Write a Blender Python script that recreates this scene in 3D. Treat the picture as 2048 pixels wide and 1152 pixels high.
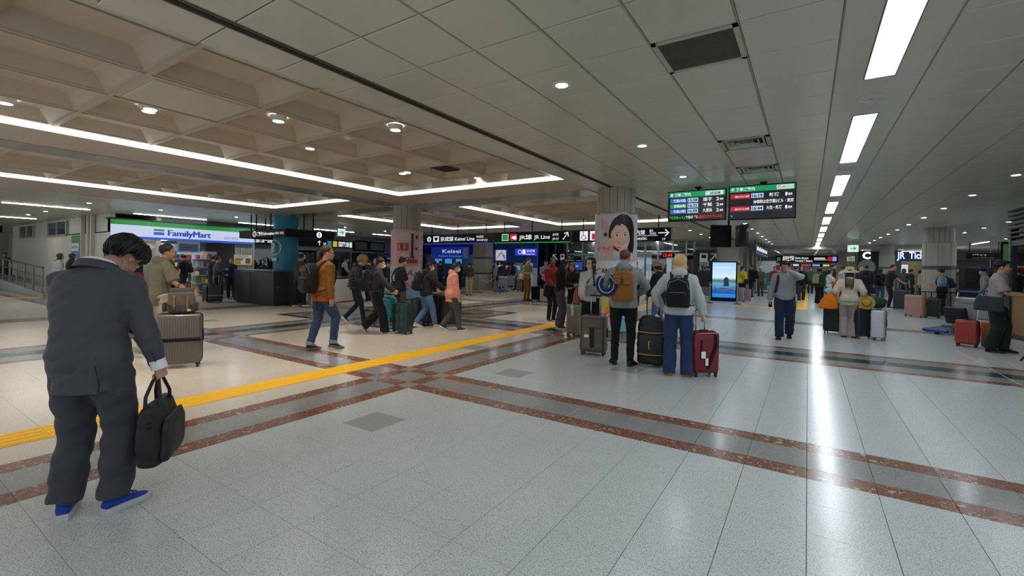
import bpy, bmesh, math, random
import numpy as np
from mathutils import Vector, Matrix, Euler

for o in list(bpy.data.objects): bpy.data.objects.remove(o, do_unlink=True)
SC = bpy.context.scene
COL = SC.collection
random.seed(4)
PI = math.pi
R_ = math.radians

# ------------------------------------------------------------------ camera
F, YAW, PITCH, ROLL, CY, H, HC = 906.1, .5787, .0051, .0174, 536.6, 1.48, 3.16
def _rot():
    cy, sy = math.cos(YAW), math.sin(YAW); cp, sp = math.cos(PITCH), math.sin(PITCH); cr, sr = math.cos(ROLL), math.sin(ROLL)
    a = np.array([[cy,0,sy],[0,1,0],[-sy,0,cy]]); b = np.array([[1,0,0],[0,cp,-sp],[0,sp,cp]]); c = np.array([[cr,-sr,0],[sr,cr,0],[0,0,1]])
    return c @ b @ a
RC = _rot()
def ray(u, v):
    d = RC.T @ np.array([(u-1024)/F, (v-CY)/F, 1.]); return np.array([d[0], d[2], -d[1]])
def onz(u, v, z=0.):
    d = ray(u, v); t = (z-H)/d[2]; return Vector((d[0]*t, d[1]*t, z))
def onx(u, v, x):
    d = ray(u, v); t = x/d[0]; return Vector((x, d[1]*t, H+d[2]*t))
def ony(u, v, y):
    d = ray(u, v); t = y/d[1]; return Vector((d[0]*t, y, H+d[2]*t))
def zat(u, v, x, y):
    "height on the upright line through (x, y) that shows at row v"
    d = ray(u, v); t = math.hypot(x, y)/math.hypot(d[0], d[1]); return H+d[2]*t

cam_d = bpy.data.cameras.new('camera'); cam = bpy.data.objects.new('camera', cam_d); COL.objects.link(cam)
cam_d.sensor_width = 36; cam_d.lens = 36*F/2048; cam_d.shift_y = -(576-CY)/2048; cam_d.clip_end = 300; cam_d.clip_start = .05
def _w(r): return Vector((r[0], r[2], -r[1]))      # camera row in (right, down, ahead) axes -> blender axes
xr, yd, zf = _w(RC[0]), _w(RC[1]), _w(RC[2])
m = Matrix((xr, -yd, -zf)).transposed().to_4x4(); m.translation = (0, 0, H); cam.matrix_world = m
SC.camera = cam

# ------------------------------------------------------------------ world, exposure
SC.view_settings.view_transform = 'Standard'; SC.view_settings.look = 'None'; SC.view_settings.gamma = 1
SC.view_settings.use_curve_mapping = False
SC.view_settings.exposure = -.14
wd = bpy.data.worlds.new('world'); SC.world = wd; wd.use_nodes = True
bg = wd.node_tree.nodes['Background']; bg.inputs[0].default_value = (.92, .96, 1.0, 1); bg.inputs[1].default_value = .80
LAMP = 20.        # troffers and linear lights
COVE = 4.5        # light strips round the coffers
DOWN = 260.       # round downlights
SC.cycles.max_bounces = 7; SC.cycles.diffuse_bounces = 4; SC.cycles.glossy_bounces = 3; SC.cycles.transmission_bounces = 5
SC.cycles.transparent_max_bounces = 8; SC.cycles.sample_clamp_indirect = 6; SC.cycles.caustics_reflective = False; SC.cycles.caustics_refractive = False

# ------------------------------------------------------------------ materials
MATS = {}
def srgb(c):
    if isinstance(c, str): c = tuple(int(c[i:i+2], 16)/255 for i in (0, 2, 4))
    return tuple(x/12.92 if x <= .04045 else ((x+.055)/1.055)**2.4 for x in c)
def _new(name):
    m = bpy.data.materials.new(name); m.use_nodes = True; nt = m.node_tree
    return m, nt, nt.nodes['Principled BSDF']
def _coord(nt, space):
    if space == 'world': return nt.nodes.new('ShaderNodeNewGeometry').outputs['Position']
    return nt.nodes.new('ShaderNodeTexCoord').outputs['Object']
def mat(c, rough=.5, metal=0., kind='plain', scale=40., amt=.12, bump=.0, spec=.5, coat=0., space='obj', sheen=0., alpha=1.):
    """Procedural surface: colour with a noise drift, and a noise bump."""
    key = (str(c), rough, metal, kind, scale, amt, bump, spec, coat, space, sheen, alpha)
    if key in MATS: return MATS[key]
    m, nt, b = _new(kind); L = nt.links.new; col = srgb(c)
    b.inputs['Roughness'].default_value = rough; b.inputs['Metallic'].default_value = metal
    b.inputs['Specular IOR Level'].default_value = spec; b.inputs['Coat Weight'].default_value = coat
    b.inputs['Sheen Weight'].default_value = sheen; b.inputs['Alpha'].default_value = alpha
    co = _coord(nt, space)
    n = nt.nodes.new('ShaderNodeTexNoise'); n.inputs['Scale'].default_value = scale; n.inputs['Detail'].default_value = 3
    L(co, n.inputs['Vector'])
    r = nt.nodes.new('ShaderNodeMix'); r.data_type = 'RGBA'
    r.inputs[6].default_value = tuple(max(0, x*(1-amt)) for x in col)+(1,); r.inputs[7].default_value = tuple(min(1, x*(1+amt)) for x in col)+(1,)
    L(n.outputs['Fac'], r.inputs[0]); L(r.outputs[2], b.inputs['Base Color'])
    if bump:
        bp = nt.nodes.new('ShaderNodeBump'); bp.inputs['Strength'].default_value = bump; bp.inputs['Distance'].default_value = .01
        L(n.outputs['Fac'], bp.inputs['Height']); L(bp.outputs[0], b.inputs['Normal'])
    MATS[key] = m; return m
def fabric(c, rough=.85, bump=.25): return mat(c, rough, 0, 'fabric', 22., .22, bump, .25, sheen=.08)
def plastic(c, rough=.38): return mat(c, rough, 0, 'plastic', 60., .06, 0, .5)
def metal(c='b9bcc0', rough=.3): return mat(c, rough, 1., 'metal', 80., .06)
def paint(c, rough=.5): return mat(c, rough, 0, 'paint', 6., .04)
def leather(c): return mat(c, .5, 0, 'leather', 70., .2, .2, .4)
def skin(c='c99a7c'): return mat(c, .5, 0, 'skin', 30., .07, 0, .35)
def emit(c, s=1.):
    key = ('emit', str(c), s)
    if key in MATS: return MATS[key]
    m, nt, b = _new('glowing'); b.inputs['Base Color'].default_value = (.02, .02, .02, 1)
    b.inputs['Emission Color'].default_value = srgb(c)+(1,); b.inputs['Emission Strength'].default_value = s
    b.inputs['Roughness'].default_value = .4
    MATS[key] = m; return m
def glass(c='dfe8ea', rough=.02, alpha=.18):
    key = ('glass', c, rough, alpha)
    if key in MATS: return MATS[key]
    m, nt, b = _new('glass'); L = nt.links.new; nt.nodes.remove(b)
    out = nt.nodes['Material Output']; g = nt.nodes.new('ShaderNodeBsdfGlossy'); g.inputs['Roughness'].default_value = rough
    t = nt.nodes.new('ShaderNodeBsdfTransparent'); t.inputs[0].default_value = srgb(c)+(1,)
    f = nt.nodes.new('ShaderNodeFresnel'); f.inputs[0].default_value = 1.5
    a = nt.nodes.new('ShaderNodeMath'); a.operation = 'ADD'; a.inputs[1].default_value = alpha*.4; L(f.outputs[0], a.inputs[0])
    mx = nt.nodes.new('ShaderNodeMixShader'); L(a.outputs[0], mx.inputs[0]); L(t.outputs[0], mx.inputs[1]); L(g.outputs[0], mx.inputs[2]); L(mx.outputs[0], out.inputs[0])
    MATS[key] = m; return m
def stone(base, fleck, fleck2, rough=.2, fscale=230., cut=.60, chip=None, chipscale=16., drift=.05):
    """Polished terrazzo / marble laid in world space so every tile differs."""
    m, nt, b = _new('stone'); L = nt.links.new
    b.inputs['Roughness'].default_value = rough; b.inputs['Specular IOR Level'].default_value = .5
    co = _coord(nt, 'world')
    def noise(s, d=2.):
        n = nt.nodes.new('ShaderNodeTexNoise'); n.inputs['Scale'].default_value = s; n.inputs['Detail'].default_value = d; L(co, n.inputs['Vector']); return n.outputs['Fac']
    def ramp(src, a, bb):
        r = nt.nodes.new('ShaderNodeMapRange'); r.inputs[1].default_value = a; r.inputs[2].default_value = bb; L(src, r.inputs[0]); return r.outputs[0]
    def mix(f, c1, c2):
        x = nt.nodes.new('ShaderNodeMix'); x.data_type = 'RGBA'; L(f, x.inputs[0])
        for i, c in ((6, c1), (7, c2)):
            if isinstance(c, tuple): x.inputs[i].default_value = c+(1,)
            else: L(c, x.inputs[i])
        return x.outputs[2]
    bs = srgb(base)
    c = mix(noise(2.2), tuple(v*(1-drift) for v in bs), tuple(min(1, v*(1+drift)) for v in bs))
    c = mix(ramp(noise(fscale, 1.), cut, cut+.04), c, srgb(fleck))
    c = mix(ramp(noise(fscale*.55, 1.), cut+.04, cut+.08), c, srgb(fleck2))
    if chip:
        wv = nt.nodes.new('ShaderNodeTexNoise'); wv.inputs['Scale'].default_value = chipscale*1.2; wv.inputs['Detail'].default_value = 2; L(co, wv.inputs['Vector'])
        wm = nt.nodes.new('ShaderNodeMix'); wm.data_type = 'RGBA'; wm.inputs[0].default_value = .06; L(co, wm.inputs[6]); L(wv.outputs['Color'], wm.inputs[7])
        for sc, lo in ((chipscale*2., .88), (chipscale, .93)):
            v = nt.nodes.new('ShaderNodeTexVoronoi'); v.inputs['Scale'].default_value = sc; L(wm.outputs[2], v.inputs['Vector'])
            sp = nt.nodes.new('ShaderNodeSeparateColor'); L(v.outputs['Color'], sp.inputs[0])
            g = nt.nodes.new('ShaderNodeMath'); g.operation = 'GREATER_THAN'; g.inputs[1].default_value = lo; L(sp.outputs[0], g.inputs[0])
            h = nt.nodes.new('ShaderNodeMath'); h.operation = 'LESS_THAN'; h.inputs[1].default_value = .42; L(v.outputs['Distance'], h.inputs[0])
            gm = nt.nodes.new('ShaderNodeMath'); gm.operation = 'MULTIPLY'; L(g.outputs[0], gm.inputs[0]); L(h.outputs[0], gm.inputs[1])
            c = mix(gm.outputs[0], c, srgb(chip))
    L(c, b.inputs['Base Color'])
    return m

# ------------------------------------------------------------------ mesh builder
class MB:
    def __init__(s): s.v = []; s.f = []; s.m = []; s.n = 0
    def add(s, v, f, mi=0):
        v = np.asarray(v, float).reshape(-1, 3); s.v.append(v)
        for q in f: s.f.append(tuple(int(i)+s.n for i in q)); s.m.append(mi)
        s.n += len(v); return s
    def box(s, x0, x1, y0, y1, z0, z1, mi=0):
        return s.add([(x0,y0,z0),(x1,y0,z0),(x1,y1,z0),(x0,y1,z0),(x0,y0,z1),(x1,y0,z1),(x1,y1,z1),(x0,y1,z1)],
                     [(0,3,2,1),(4,5,6,7),(0,1,5,4),(1,2,6,5),(2,3,7,6),(3,0,4,7)], mi)
    def tile(s, x0, x1, y0, y1, z, t, b, up=1, mi=0):
        "flat plate with a chamfered rim, face at z"
        zi = z-up*b; zb = z-up*t
        v = [(x0,y0,zb),(x1,y0,zb),(x1,y1,zb),(x0,y1,zb),(x0,y0,zi),(x1,y0,zi),(x1,y1,zi),(x0,y1,zi),(x0+b,y0+b,z),(x1-b,y0+b,z),(x1-b,y1-b,z),(x0+b,y1-b,z)]
        f = [(8,9,10,11)]+[(i,(i+1)%4,4+(i+1)%4,4+i) for i in range(4)]+[(4+i,4+(i+1)%4,8+(i+1)%4,8+i) for i in range(4)]
        if up < 0: f = [q[::-1] for q in f]
        return s.add(v, f, mi)
    def loft(s, rings, cap=True, mi=0, closed=False):
        n = len(rings[0]); k = len(rings); v = np.concatenate([np.asarray(r, float) for r in rings]); f = []
        for i in range(k-1 if not closed else k):
            a, b = i*n, ((i+1) % k)*n
            f += [(a+j, a+(j+1) % n, b+(j+1) % n, b+j) for j in range(n)]
        if cap and not closed: f += [tuple(range(n))[::-1], tuple((k-1)*n+j for j in range(n))]
        return s.add(v, f, mi)
    def tube(s, pts, rad, n=8, cap=True, mi=0, closed=False, flat=1.):
        pts = [Vector(p) for p in pts]; k = len(pts)
        if not hasattr(rad, '__len__'): rad = [rad]*k
        rings = []; prev = None
        for i in range(k):
            if closed: d = pts[(i+1) % k]-pts[i-1]
            else: d = pts[min(i+1, k-1)]-pts[max(i-1, 0)]
            d = d.normalized() if d.length > 1e-9 else Vector((0,0,1))
            if prev is None:
                a = Vector((0,0,1)) if abs(d.z) < .9 else Vector((0,1,0)); u = d.cross(a).normalized()
            else: u = (prev-d*prev.dot(d)).normalized()
            w = d.cross(u); prev = u
            rings.append([tuple(pts[i]+(u*math.cos(2*PI*j/n)+w*math.sin(2*PI*j/n)*flat)*rad[i]) for j in range(n)])
        return s.loft(rings, cap, mi, closed)
    def cyl(s, p0, p1, r, n=16, mi=0): return s.tube([p0, p1], r, n, True, mi)
    def lathe(s, prof, n=24, c=(0,0,0), mi=0, cap=True):
        rings = [[(c[0]+r*math.cos(2*PI*j/n), c[1]+r*math.sin(2*PI*j/n), c[2]+z) for j in range(n)] for r, z in prof]
        return s.loft(rings, cap, mi)
    def ell(s, c, r, n=14, k=9, mi=0, M=None):
        rings = []
        for i in range(k):
            t = -PI/2+PI*(i+.5)/k
            rings.append([(r[0]*math.cos(t)*math.cos(2*PI*j/n), r[1]*math.cos(t)*math.sin(2*PI*j/n), r[2]*math.sin(t)) for j in range(n)])
        v = np.array(rings).reshape(-1, 3)
        if M is not None: v = v @ np.array(M.to_3x3()).T
        v = v+np.array(c); b = MB().loft(v.reshape(k, n, 3)); return s.add(np.concatenate(b.v), b.f, mi)
    def rbox(s, c, sz, r, k=2, mi=0, M=None):
        "box with rounded edges, centre c, full sizes sz"
        h = np.array(sz)/2; r = min(r, *(h*.999)); us = np.concatenate([np.linspace(-1, 0, k+1), np.linspace(0, 1, k+1)]); sg = np.array([-1]*(k+1)+[1]*(k+1))
        n = len(us); idx = {}; V = []; Fc = []
        for ax in range(3):
            for sd in (-1, 1):
                g = []
                for i in range(n):
                    row = []
                    for j in range(n):
                        d = np.zeros(3); q = np.zeros(3); a1, a2 = (ax+1) % 3, (ax+2) % 3
                        d[ax] = sd; d[a1] = math.tan(us[i]*PI/4); d[a2] = math.tan(us[j]*PI/4); q[ax] = sd; q[a1] = sg[i]; q[a2] = sg[j]
                        p = q*(h-r)+d/np.linalg.norm(d)*r; key = tuple(np.round(p, 6))
                        if key not in idx: idx[key] = len(V); V.append(p)
                        row.append(idx[key])
                    g.append(row)
                for i in range(n-1):
                    for j in range(n-1):
                        fq = [g[i][j], g[i+1][j], g[i+1][j+1], g[i][j+1]]
                        if sd < 0: fq = fq[::-1]
                        fq = [a for t, a in enumerate(fq) if a != fq[t-1]]
                        if len(set(fq)) >= 3: Fc.append(tuple(fq))
        V = np.array(V)
        if M is not None: V = V @ np.array(M.to_3x3()).T
        return s.add(V+np.array(c), Fc, mi)
    def poly(s, pts, axis, a, b, mi=0):
        "prism: outline in the plane across axis, from a to b"
        def P(p, t): return {'x': (t, p[0], p[1]), 'y': (p[0], t, p[1]), 'z': (p[0], p[1], t)}[axis]
        n = len(pts); v = [P(p, a) for p in pts]+[P(p, b) for p in pts]
        f = [tuple(range(n)), tuple(range(n, 2*n))[::-1]]+[(i, i+n, (i+1) % n+n, (i+1) % n) for i in range(n)]
        return s.add(v, f, mi)
    def xf(s, M):
        A = np.array(M); s.v = [np.concatenate(s.v) @ A[:3,:3].T+A[:3,3]] if s.v else []; return s
    def arr(s): return np.concatenate(s.v) if s.v else np.zeros((0,3))
    def join(s, o, mi=None):
        b = s.n; s.v.append(o.arr()); s.f += [tuple(i+b for i in q) for q in o.f]; s.m += o.m if mi is None else [mi]*len(o.m); s.n += o.n; return s
    def mesh(s, name, mats, smooth=40):
        me = bpy.data.meshes.new(name); me.from_pydata(s.arr().tolist(), [], s.f)
        if not isinstance(mats, (list, tuple)): mats = [mats]
        for x in mats: me.materials.append(x)
        if len(mats) > 1: me.polygons.foreach_set('material_index', s.m)
        me.validate()
        bm = bmesh.new(); bm.from_mesh(me); bmesh.ops.recalc_face_normals(bm, faces=bm.faces); bm.to_mesh(me); bm.free()
        if smooth:
            me.polygons.foreach_set('use_smooth', [True]*len(me.polygons))
            if smooth < 180: me.set_sharp_from_angle(angle=R_(smooth))
        me.update(); return me
    def build(s, name, mats, parent=None, smooth=40, loc=None, rz=0.):
        o = bpy.data.objects.new(name, s.mesh(name, mats, smooth)); COL.objects.link(o)
        if parent is not None: o.parent = parent
        if loc is not None: o.location = loc; o.rotation_euler.z = rz
        return o
def obj(name, me, parent=None, loc=None):
    o = bpy.data.objects.new(name, me); COL.objects.link(o)
    if parent is not None: o.parent = parent
    if loc is not None: o.location = loc
    return o
def tag(o, label, cat, group=None, kind=None):
    if label: o['label'] = label
    if cat: o['category'] = cat
    if group: o['group'] = group
    if kind: o['kind'] = kind
    return o
def thing(name, label, cat, loc=(0,0,0), rz=0., group=None, kind=None):
    o = bpy.data.objects.new(name, None); o.empty_display_size = .1; COL.objects.link(o); o.location = loc; o.rotation_euler.z = rz
    return tag(o, label, cat, group, kind)
def struct(o, label=None): o['kind'] = 'structure'; (label and o.__setitem__('label', label)); return o
def copy_tree(o, parent=None):
    c = o.copy(); COL.objects.link(c); c.parent = parent
    for ch in list(o.children): copy_tree(ch, c)
    return c
PENDING = []      # objects whose modifiers or text are turned into plain meshes at the end
FACE = {'-y': (PI/2, 0, 0), '+x': (PI/2, 0, PI/2), '+y': (PI/2, 0, PI), '-x': (PI/2, 0, -PI/2)}
def text(s, loc, size, m, face='-y', parent=None, w=None, ax='LEFT', bold=.0, name='lettering', rot=None):
    "flat lettering; w stretches it to that width"
    cu = bpy.data.curves.new(name, 'FONT'); cu.body = s; cu.size = size; cu.align_x = 'LEFT'; cu.offset = bold*size; cu.resolution_u = 2; cu.fill_mode = 'FRONT'
    cu.materials.append(m); o = bpy.data.objects.new(name, cu); COL.objects.link(o); o.location = loc; o.rotation_euler = rot or FACE[face]
    if parent is not None: o.parent = parent
    PENDING.append((o, 'text', w, ax)); return o
def finish():
    dg = bpy.context.evaluated_depsgraph_get(); dg.update(); done = []
    for o, k, w, ax in PENDING:
        me = bpy.data.meshes.new_from_object(o.evaluated_get(dg)); done.append(me)
    for (o, k, w, ax), me in zip(PENDING, done):
        if k == 'text':
            n = len(me.vertices); a = np.zeros(n*3); me.vertices.foreach_get('co', a); a = a.reshape(-1, 3)
            if n:
                x0, x1 = a[:,0].min(), a[:,0].max()
                a[:,0] -= x0
                if w: a[:,0] *= w/max(1e-6, x1-x0); x1 = x0+w
                a[:,0] -= {'LEFT': 0, 'CENTER': .5, 'RIGHT': 1}[ax]*(x1-x0)
                me.vertices.foreach_set('co', a.ravel()); me.update()
            nm = o.name.split('.')[0]; q = bpy.data.objects.new(nm, me); COL.objects.link(q); q.parent = o.parent; q.location = o.location; q.rotation_euler = o.rotation_euler
            bpy.data.objects.remove(o, do_unlink=True)
        else:
            o.modifiers.clear(); o.data = me
            if callable(w): w(me)
    PENDING.clear()
# ------------------------------------------------------------------ floor
M_WHITE = stone('c6cbc9', '8b918f', 'a3a9a7', .23, 150., .575)
M_CREAM = stone('cdc4b5', 'a89e8e', 'ded6c8', .21, 150., .59)
M_GRAN = stone('8e8e8c', '6e6f70', 'aaaaa8', .18, 220., .60, 'a9a7a9', 45.)
M_GTILE = stone('a3a6a4', '74787a', 'b8bab8', .18, 240., .58)
M_BROWN = stone('7e5645', '65402f', '96705c', .20, 60., .55, 'b5a08c', 22., .25)
M_GREEN = stone('26413d', '17302c', '3d5a55', .18, 110., .60, '56706a', 14., .2)
M_YEL = mat('f2b90c', .42, 0, 'yellow_tactile', 14., .05, 0, .4, space='world')
M_GROUT = paint('6f716d', .8)

def steps(a, b, d):
    n = max(1, round((b-a)/d)); return [a+(b-a)*i/n for i in range(n)]
XS = []   # (x0, x1, band type)
def add_axis(lst, cuts):
    for a, b, t, d in cuts:
        s = steps(a, b, d)+[b]
        lst += [(s[i], s[i+1], t) for i in range(len(s)-1)]
add_axis(XS, [(-48,-24.2,None,.8),(-24.2,-23.9,'y',.4),(-23.9,-15.9,None,.8),(-15.9,-15.7,'b',.2),(-15.7,-15.3,'g',.4),(-15.3,-15.1,'b',.2),(-15.1,-10.9,None,.42),
  (-10.9,-10.7,'b',.2),(-10.7,-10.3,'g',.4),(-10.3,-9.9,'n',.4),(-9.9,-9.5,'g',.4),(-9.5,-9.3,'b',.2),(-9.3,-5.6,None,.41),(-5.6,-5.2,'y',.4),(-5.2,-4.782,None,.42),
  (-4.782,-4.582,'b',.2),(-4.582,-4.182,'g',.4),(-4.182,-3.982,'b',.2),(-3.982,5.618,None,.4),(5.618,14,None,.8)])
YS = []
add_axis(YS, [(-1.333,3.867,None,.4),(3.867,4.067,'b',.2),(4.067,4.467,'g',.4),(4.467,4.667,'b',.2),(4.667,8.667,None,.4),(8.667,8.867,'b',.2),(8.867,9.267,'g',.4),(9.267,9.667,'n',.4),
  (9.667,10.067,'g',.4),(10.067,10.267,'b',.2),(10.267,14.867,None,.4),(14.867,15.017,'b',.2),(15.017,15.417,'g',.4),(15.417,15.567,'b',.2),(15.567,20.6,None,.42),(20.6,20.95,'y',.4),(20.95,60,None,.8)])
GREY_SPOTS = [(-3.4,2.9),(-3.4,5.3),(-2.2,6.5),(-4.95,6.5),(-12.4,5.4),(-13.3,4.2),(-7.2,14.2),(-6.1,12.1)]
def cell_kind(x, y, tx, ty):
    if tx == 'y' and x > -10 and y < 20.6: return 'y'
    if tx == 'y' and x < -20: return 'y'
    if ty == 'y' and -17 < x < 0: return 'y'
    if -.5 < x < 0 and y > 20.9 and y < 42: return 'y'
    tx = None if tx == 'y' else tx; ty = None if ty == 'y' else ty
    if tx and tx != 'b' and y > 20.6: tx = None
    if tx and ty:
        if (tx == 'b') != (ty == 'b'): return 'b'
        if tx == 'b': return 'g'
        return 'n' if 'n' in (tx, ty) else 'g'
    if tx or ty: return (tx or ty) if not (tx and y > 20.6) else 'c'
    # star of triangles round the poster column: green rim, brown and grey inside
    dx, dy = abs(x+10.1), abs(y-9.47)
    if .8 < dx < 2.6 and .8 < dy < 2.6:
        return None
    for gx, gy in GREY_SPOTS:
        if abs(x-gx) < .2 and abs(y-gy) < .2: return 't'
    return 'w' if x > -4.4 else 'c'
KM = {'w': M_WHITE, 'c': M_CREAM, 'g': M_GRAN, 'b': M_BROWN, 'n': M_GREEN, 't': M_GTILE, 'y': M_YEL}
KN = {'w': 'floor_tile', 'c': 'floor_tile', 't': 'floor_tile', 'g': 'granite_slab', 'b': 'marble_strip', 'n': 'marble_strip', 'y': 'tactile_tile'}
floor = struct(MB().box(-48, 14, -1.34, 60, -.2, -.012).build('floor', M_GROUT, smooth=0), 'polished terrazzo concourse floor with brown marble bands')
def pix(x, y, z):
    c = RC @ np.array([x, -(z-H), y]); return (1024+F*c[0]/c[2], CY+F*c[1]/c[2], c[2]) if c[2] > .15 else None
def plate_mesh(cache, w, d, k, gap, z, t, b, up, m, ridges=False):
    key = (round(w, 3), round(d, 3), k)
    if key not in cache:
        q = MB().tile(-w/2+gap[0], w/2-gap[0], -d/2+gap[1], d/2-gap[1], z, t, b, up)
        if ridges:
            alongx = w < .36 or d < .36
            if ridges == 'x':
                for i in range(4): yy = (-.375+.25*i)*d; q.tile(-w/2+.02, w/2-.02, yy-.022, yy+.022, z+.005, .005, .006)
            else:
                for i in range(4): xx = (-.375+.25*i)*w; q.tile(xx-.022, xx+.022, -d/2+.015, d/2-.015, z+.005, .005, .006)
        cache[key] = q.mesh(KN.get(k, k), m, 0)
    return cache[key]
cells = []
for x0, x1, tx in XS:
    for y0, y1, ty in YS:
        cx, cy = (x0+x1)/2, (y0+y1)/2; k = cell_kind(cx, cy, tx, ty); p = pix(cx, cy, 0); a = 0
        if p and -60 < p[0] < 2110 and -60 < p[1] < 1210: a = (x1-x0)*(y1-y0)/p[2]**3
        if k: cells.append((a, x0, x1, y0, y1, k))
cells.sort(key=lambda c: -c[0])
cnt = {}; cache = {}; rest = {k: MB() for k in KM}
for a, x0, x1, y0, y1, k in cells:
    nm = KN[k]; z = .0 if k != 'y' else .003
    lim = 300 if nm == 'floor_tile' else 180
    if a > 0 and cnt.get(nm, 0) < lim:
        cnt[nm] = cnt.get(nm, 0)+1
        rg = False
        if k == 'y': rg = 'x' if (y0 >= 20.5 and x0 < -.6) else 'y'
        me = plate_mesh(cache, x1-x0, y1-y0, k+(rg or ''), (.0016, .0008), z, .012, .0012, 1, KM[k], rg)
        if me.name.split('.')[0] != nm: me.name = nm
        obj(nm, me, floor, ((x0+x1)/2, (y0+y1)/2, 0))
    else: rest[k].tile(x0+.0016, x1-.0016, y0+.0008, y1-.0008, z, .012, .0012)
for k, q in rest.items():
    if q.n: o = q.build({'y': 'tactile_paving', 'b': 'marble_border', 'n': 'green_marble', 'g': 'granite_paving'}.get(k, 'floor_tiling'), KM[k], floor, 0); o['kind'] = 'stuff'

# star of marble triangles in the four corners of the crossing under the pink poster
XE, YE_ = [x for x in sorted({round(c[0], 4) for c in XS}|{round(c[1], 4) for c in XS})], [y for y in sorted({round(c[0], 4) for c in YS}|{round(c[1], 4) for c in YS})]
def span(es, c, lo, hi, sg):
    v = [e for e in zip(es[:-1], es[1:]) if lo < sg*((e[0]+e[1])/2-c) < hi]; return min(e[0] for e in v), max(e[1] for e in v)
def tri(name, pts, m): MB().poly([(x, y) for x, y in pts], 'z', -.012, 0).build(name, m, floor, 0)
for sx in (-1, 1):
    for sy in (-1, 1):
        xa, xb = span(XE, -10.1, .8, 2.6, sx); ya, yb = span(YE_, 9.47, .8, 2.6, sy)
        if sx < 0: xa, xb = xb, xa
        if sy < 0: ya, yb = yb, ya
        P_ = lambda u, v: (xa+(xb-xa)*u, ya+(yb-ya)*v)
        tri('marble_strip', [P_(.88, 0), P_(1, 0), P_(1, 1), P_(.88, .88)], M_GREEN); tri('marble_strip', [P_(0, .88), P_(.88, .88), P_(1, 1), P_(0, 1)], M_GREEN)
        g = .44
        for i in range(2):
            for j in range(2):
                a, b, c, d = P_(i*g, j*g), P_(i*g+g, j*g), P_(i*g+g, j*g+g), P_(i*g, j*g+g)
                t1_, t2_ = ([a, b, c], [a, c, d]) if (i+j) % 2 else ([a, b, d], [b, c, d])
                tri('marble_triangle', t1_, M_BROWN if (i+j) % 2 == 0 else M_GRAN); tri('marble_triangle', t2_, M_GREEN if i == j == 0 else (M_GRAN if (i+j) % 2 == 0 else M_BROWN))

# ------------------------------------------------------------------ ceiling
M_PANEL = mat('b9b9ab', .27, 0, 'enamelled_panel', 3., .05, 0, .6, space='world')
M_SOFFIT = mat('b3aa9b', .42, 0, 'painted_soffit', 2., .04, 0, .5, space='world')
M_COFFER = mat('aea495', .75, 0, 'painted_plaster', 5., .04, .03, .3, space='world')
M_GLOSSY = mat('9d9a94', .22, .25, 'glossy_soffit', 2., .06, 0, .6, space='world')
M_DARK = paint('2a2a29', .7)
M_FRAME = metal('8f9496', .35)
ceiling = struct(MB().box(-48, 14, -2, 62, 3.56, 3.66).build('ceiling', M_DARK, smooth=0), 'grey metal panel ceiling with beige coffered bays')
# metal tile field beside the camera: 0.6 m grid read off the photograph
gx = [-1.62+.5964*j for j in range(-3, 4)]+[.79+.5964*j for j in range(0, 23)]
gy = [2.804+.6034*i for i in range(-7, 56)]
VENTS = {(-1.024, 0): 'grille'}
tl = []
for i in range(len(gx)-1):
    x0, x1 = gx[i], gx[i+1]
    if abs(x0-.169) < .02: continue
    for y0, y1 in zip(gy[:-1], gy[1:]): tl.append((x0, x1, y0, y1))
for y0, y1 in zip(gy[:-1], gy[1:]): tl.append((-3.97, -3.52, y0, y1))
def in_vent(x, y): return (-1.03 < x < -.42) and ((3.40 < y < 4.02) or (6.42 < y < 7.03) or (8.23 < y < 8.84))
sized = []
for t in tl:
    cx, cy = (t[0]+t[1])/2, (t[2]+t[3])/2
    if in_vent(cx, cy): continue
    p = pix(cx, cy, HC); a = 0
    if p and -150 < p[0] < 2200 and -150 < p[1] < 1300: a = 1/p[2]**3
    sized.append((a, t))
sized.sort(key=lambda c: -c[0]); cache = {}; q = MB()
for n, (a, (x0, x1, y0, y1)) in enumerate(sized):
    if n < 300:
        obj('ceiling_panel', plate_mesh(cache, x1-x0, y1-y0, 'ceiling_panel', (.008, .006), HC, .03, .005, -1, M_PANEL), ceiling, ((x0+x1)/2, (y0+y1)/2, 0))
    else: q.tile(x0+.008, x1-.008, y0+.006, y1-.006, HC, .03, .005, -1)
for (xa, xb, ya, yb, dx, dy) in ((-48,-16.25,-2,36.6,.6,.6), (-16.25,-3.97,18.75,36.6,.6,.6), (-40,14,36.6,62,1.2,1.2)):
    for x0 in steps(xa, xb, dx):
        for y0 in steps(ya, yb, dy): q.tile(x0+.005, x0+dx-.005, y0+.004, y0+dy-.004, HC if yb < 40 else 2.95, .03, .004, -1)
o = q.build('ceiling_panelling', M_PANEL, ceiling, 0); o['kind'] = 'stuff'
MB().box(-40, 14, 36.5, 36.6, 2.95, 3.4).build('bulkhead', M_PANEL, ceiling, 0)
# T-bars between panels (thin runner strips of the grid) and the dark slot beside the coffers
q = MB()
for x in gx: q.box(x-.006, x+.006, -1.4, 36.6, HC+.002, HC+.03)
o = q.build('grid_runner', paint('8f8a78', .5), ceiling, 0); o['kind'] = 'stuff'
MB().box(-3.52, -3.505, -1.4, 36.6, HC-.006, HC+.04).box(-3.43, -3.42, -1.4, 36.6, HC-.006, HC+.04).build('slot_trim', paint('5c564d', .4), ceiling, 0)
MB().box(-3.505, -3.43, -1.4, 36.6, HC+.03, HC+.05).build('slot_liner', M_DARK, ceiling, 0)

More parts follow.
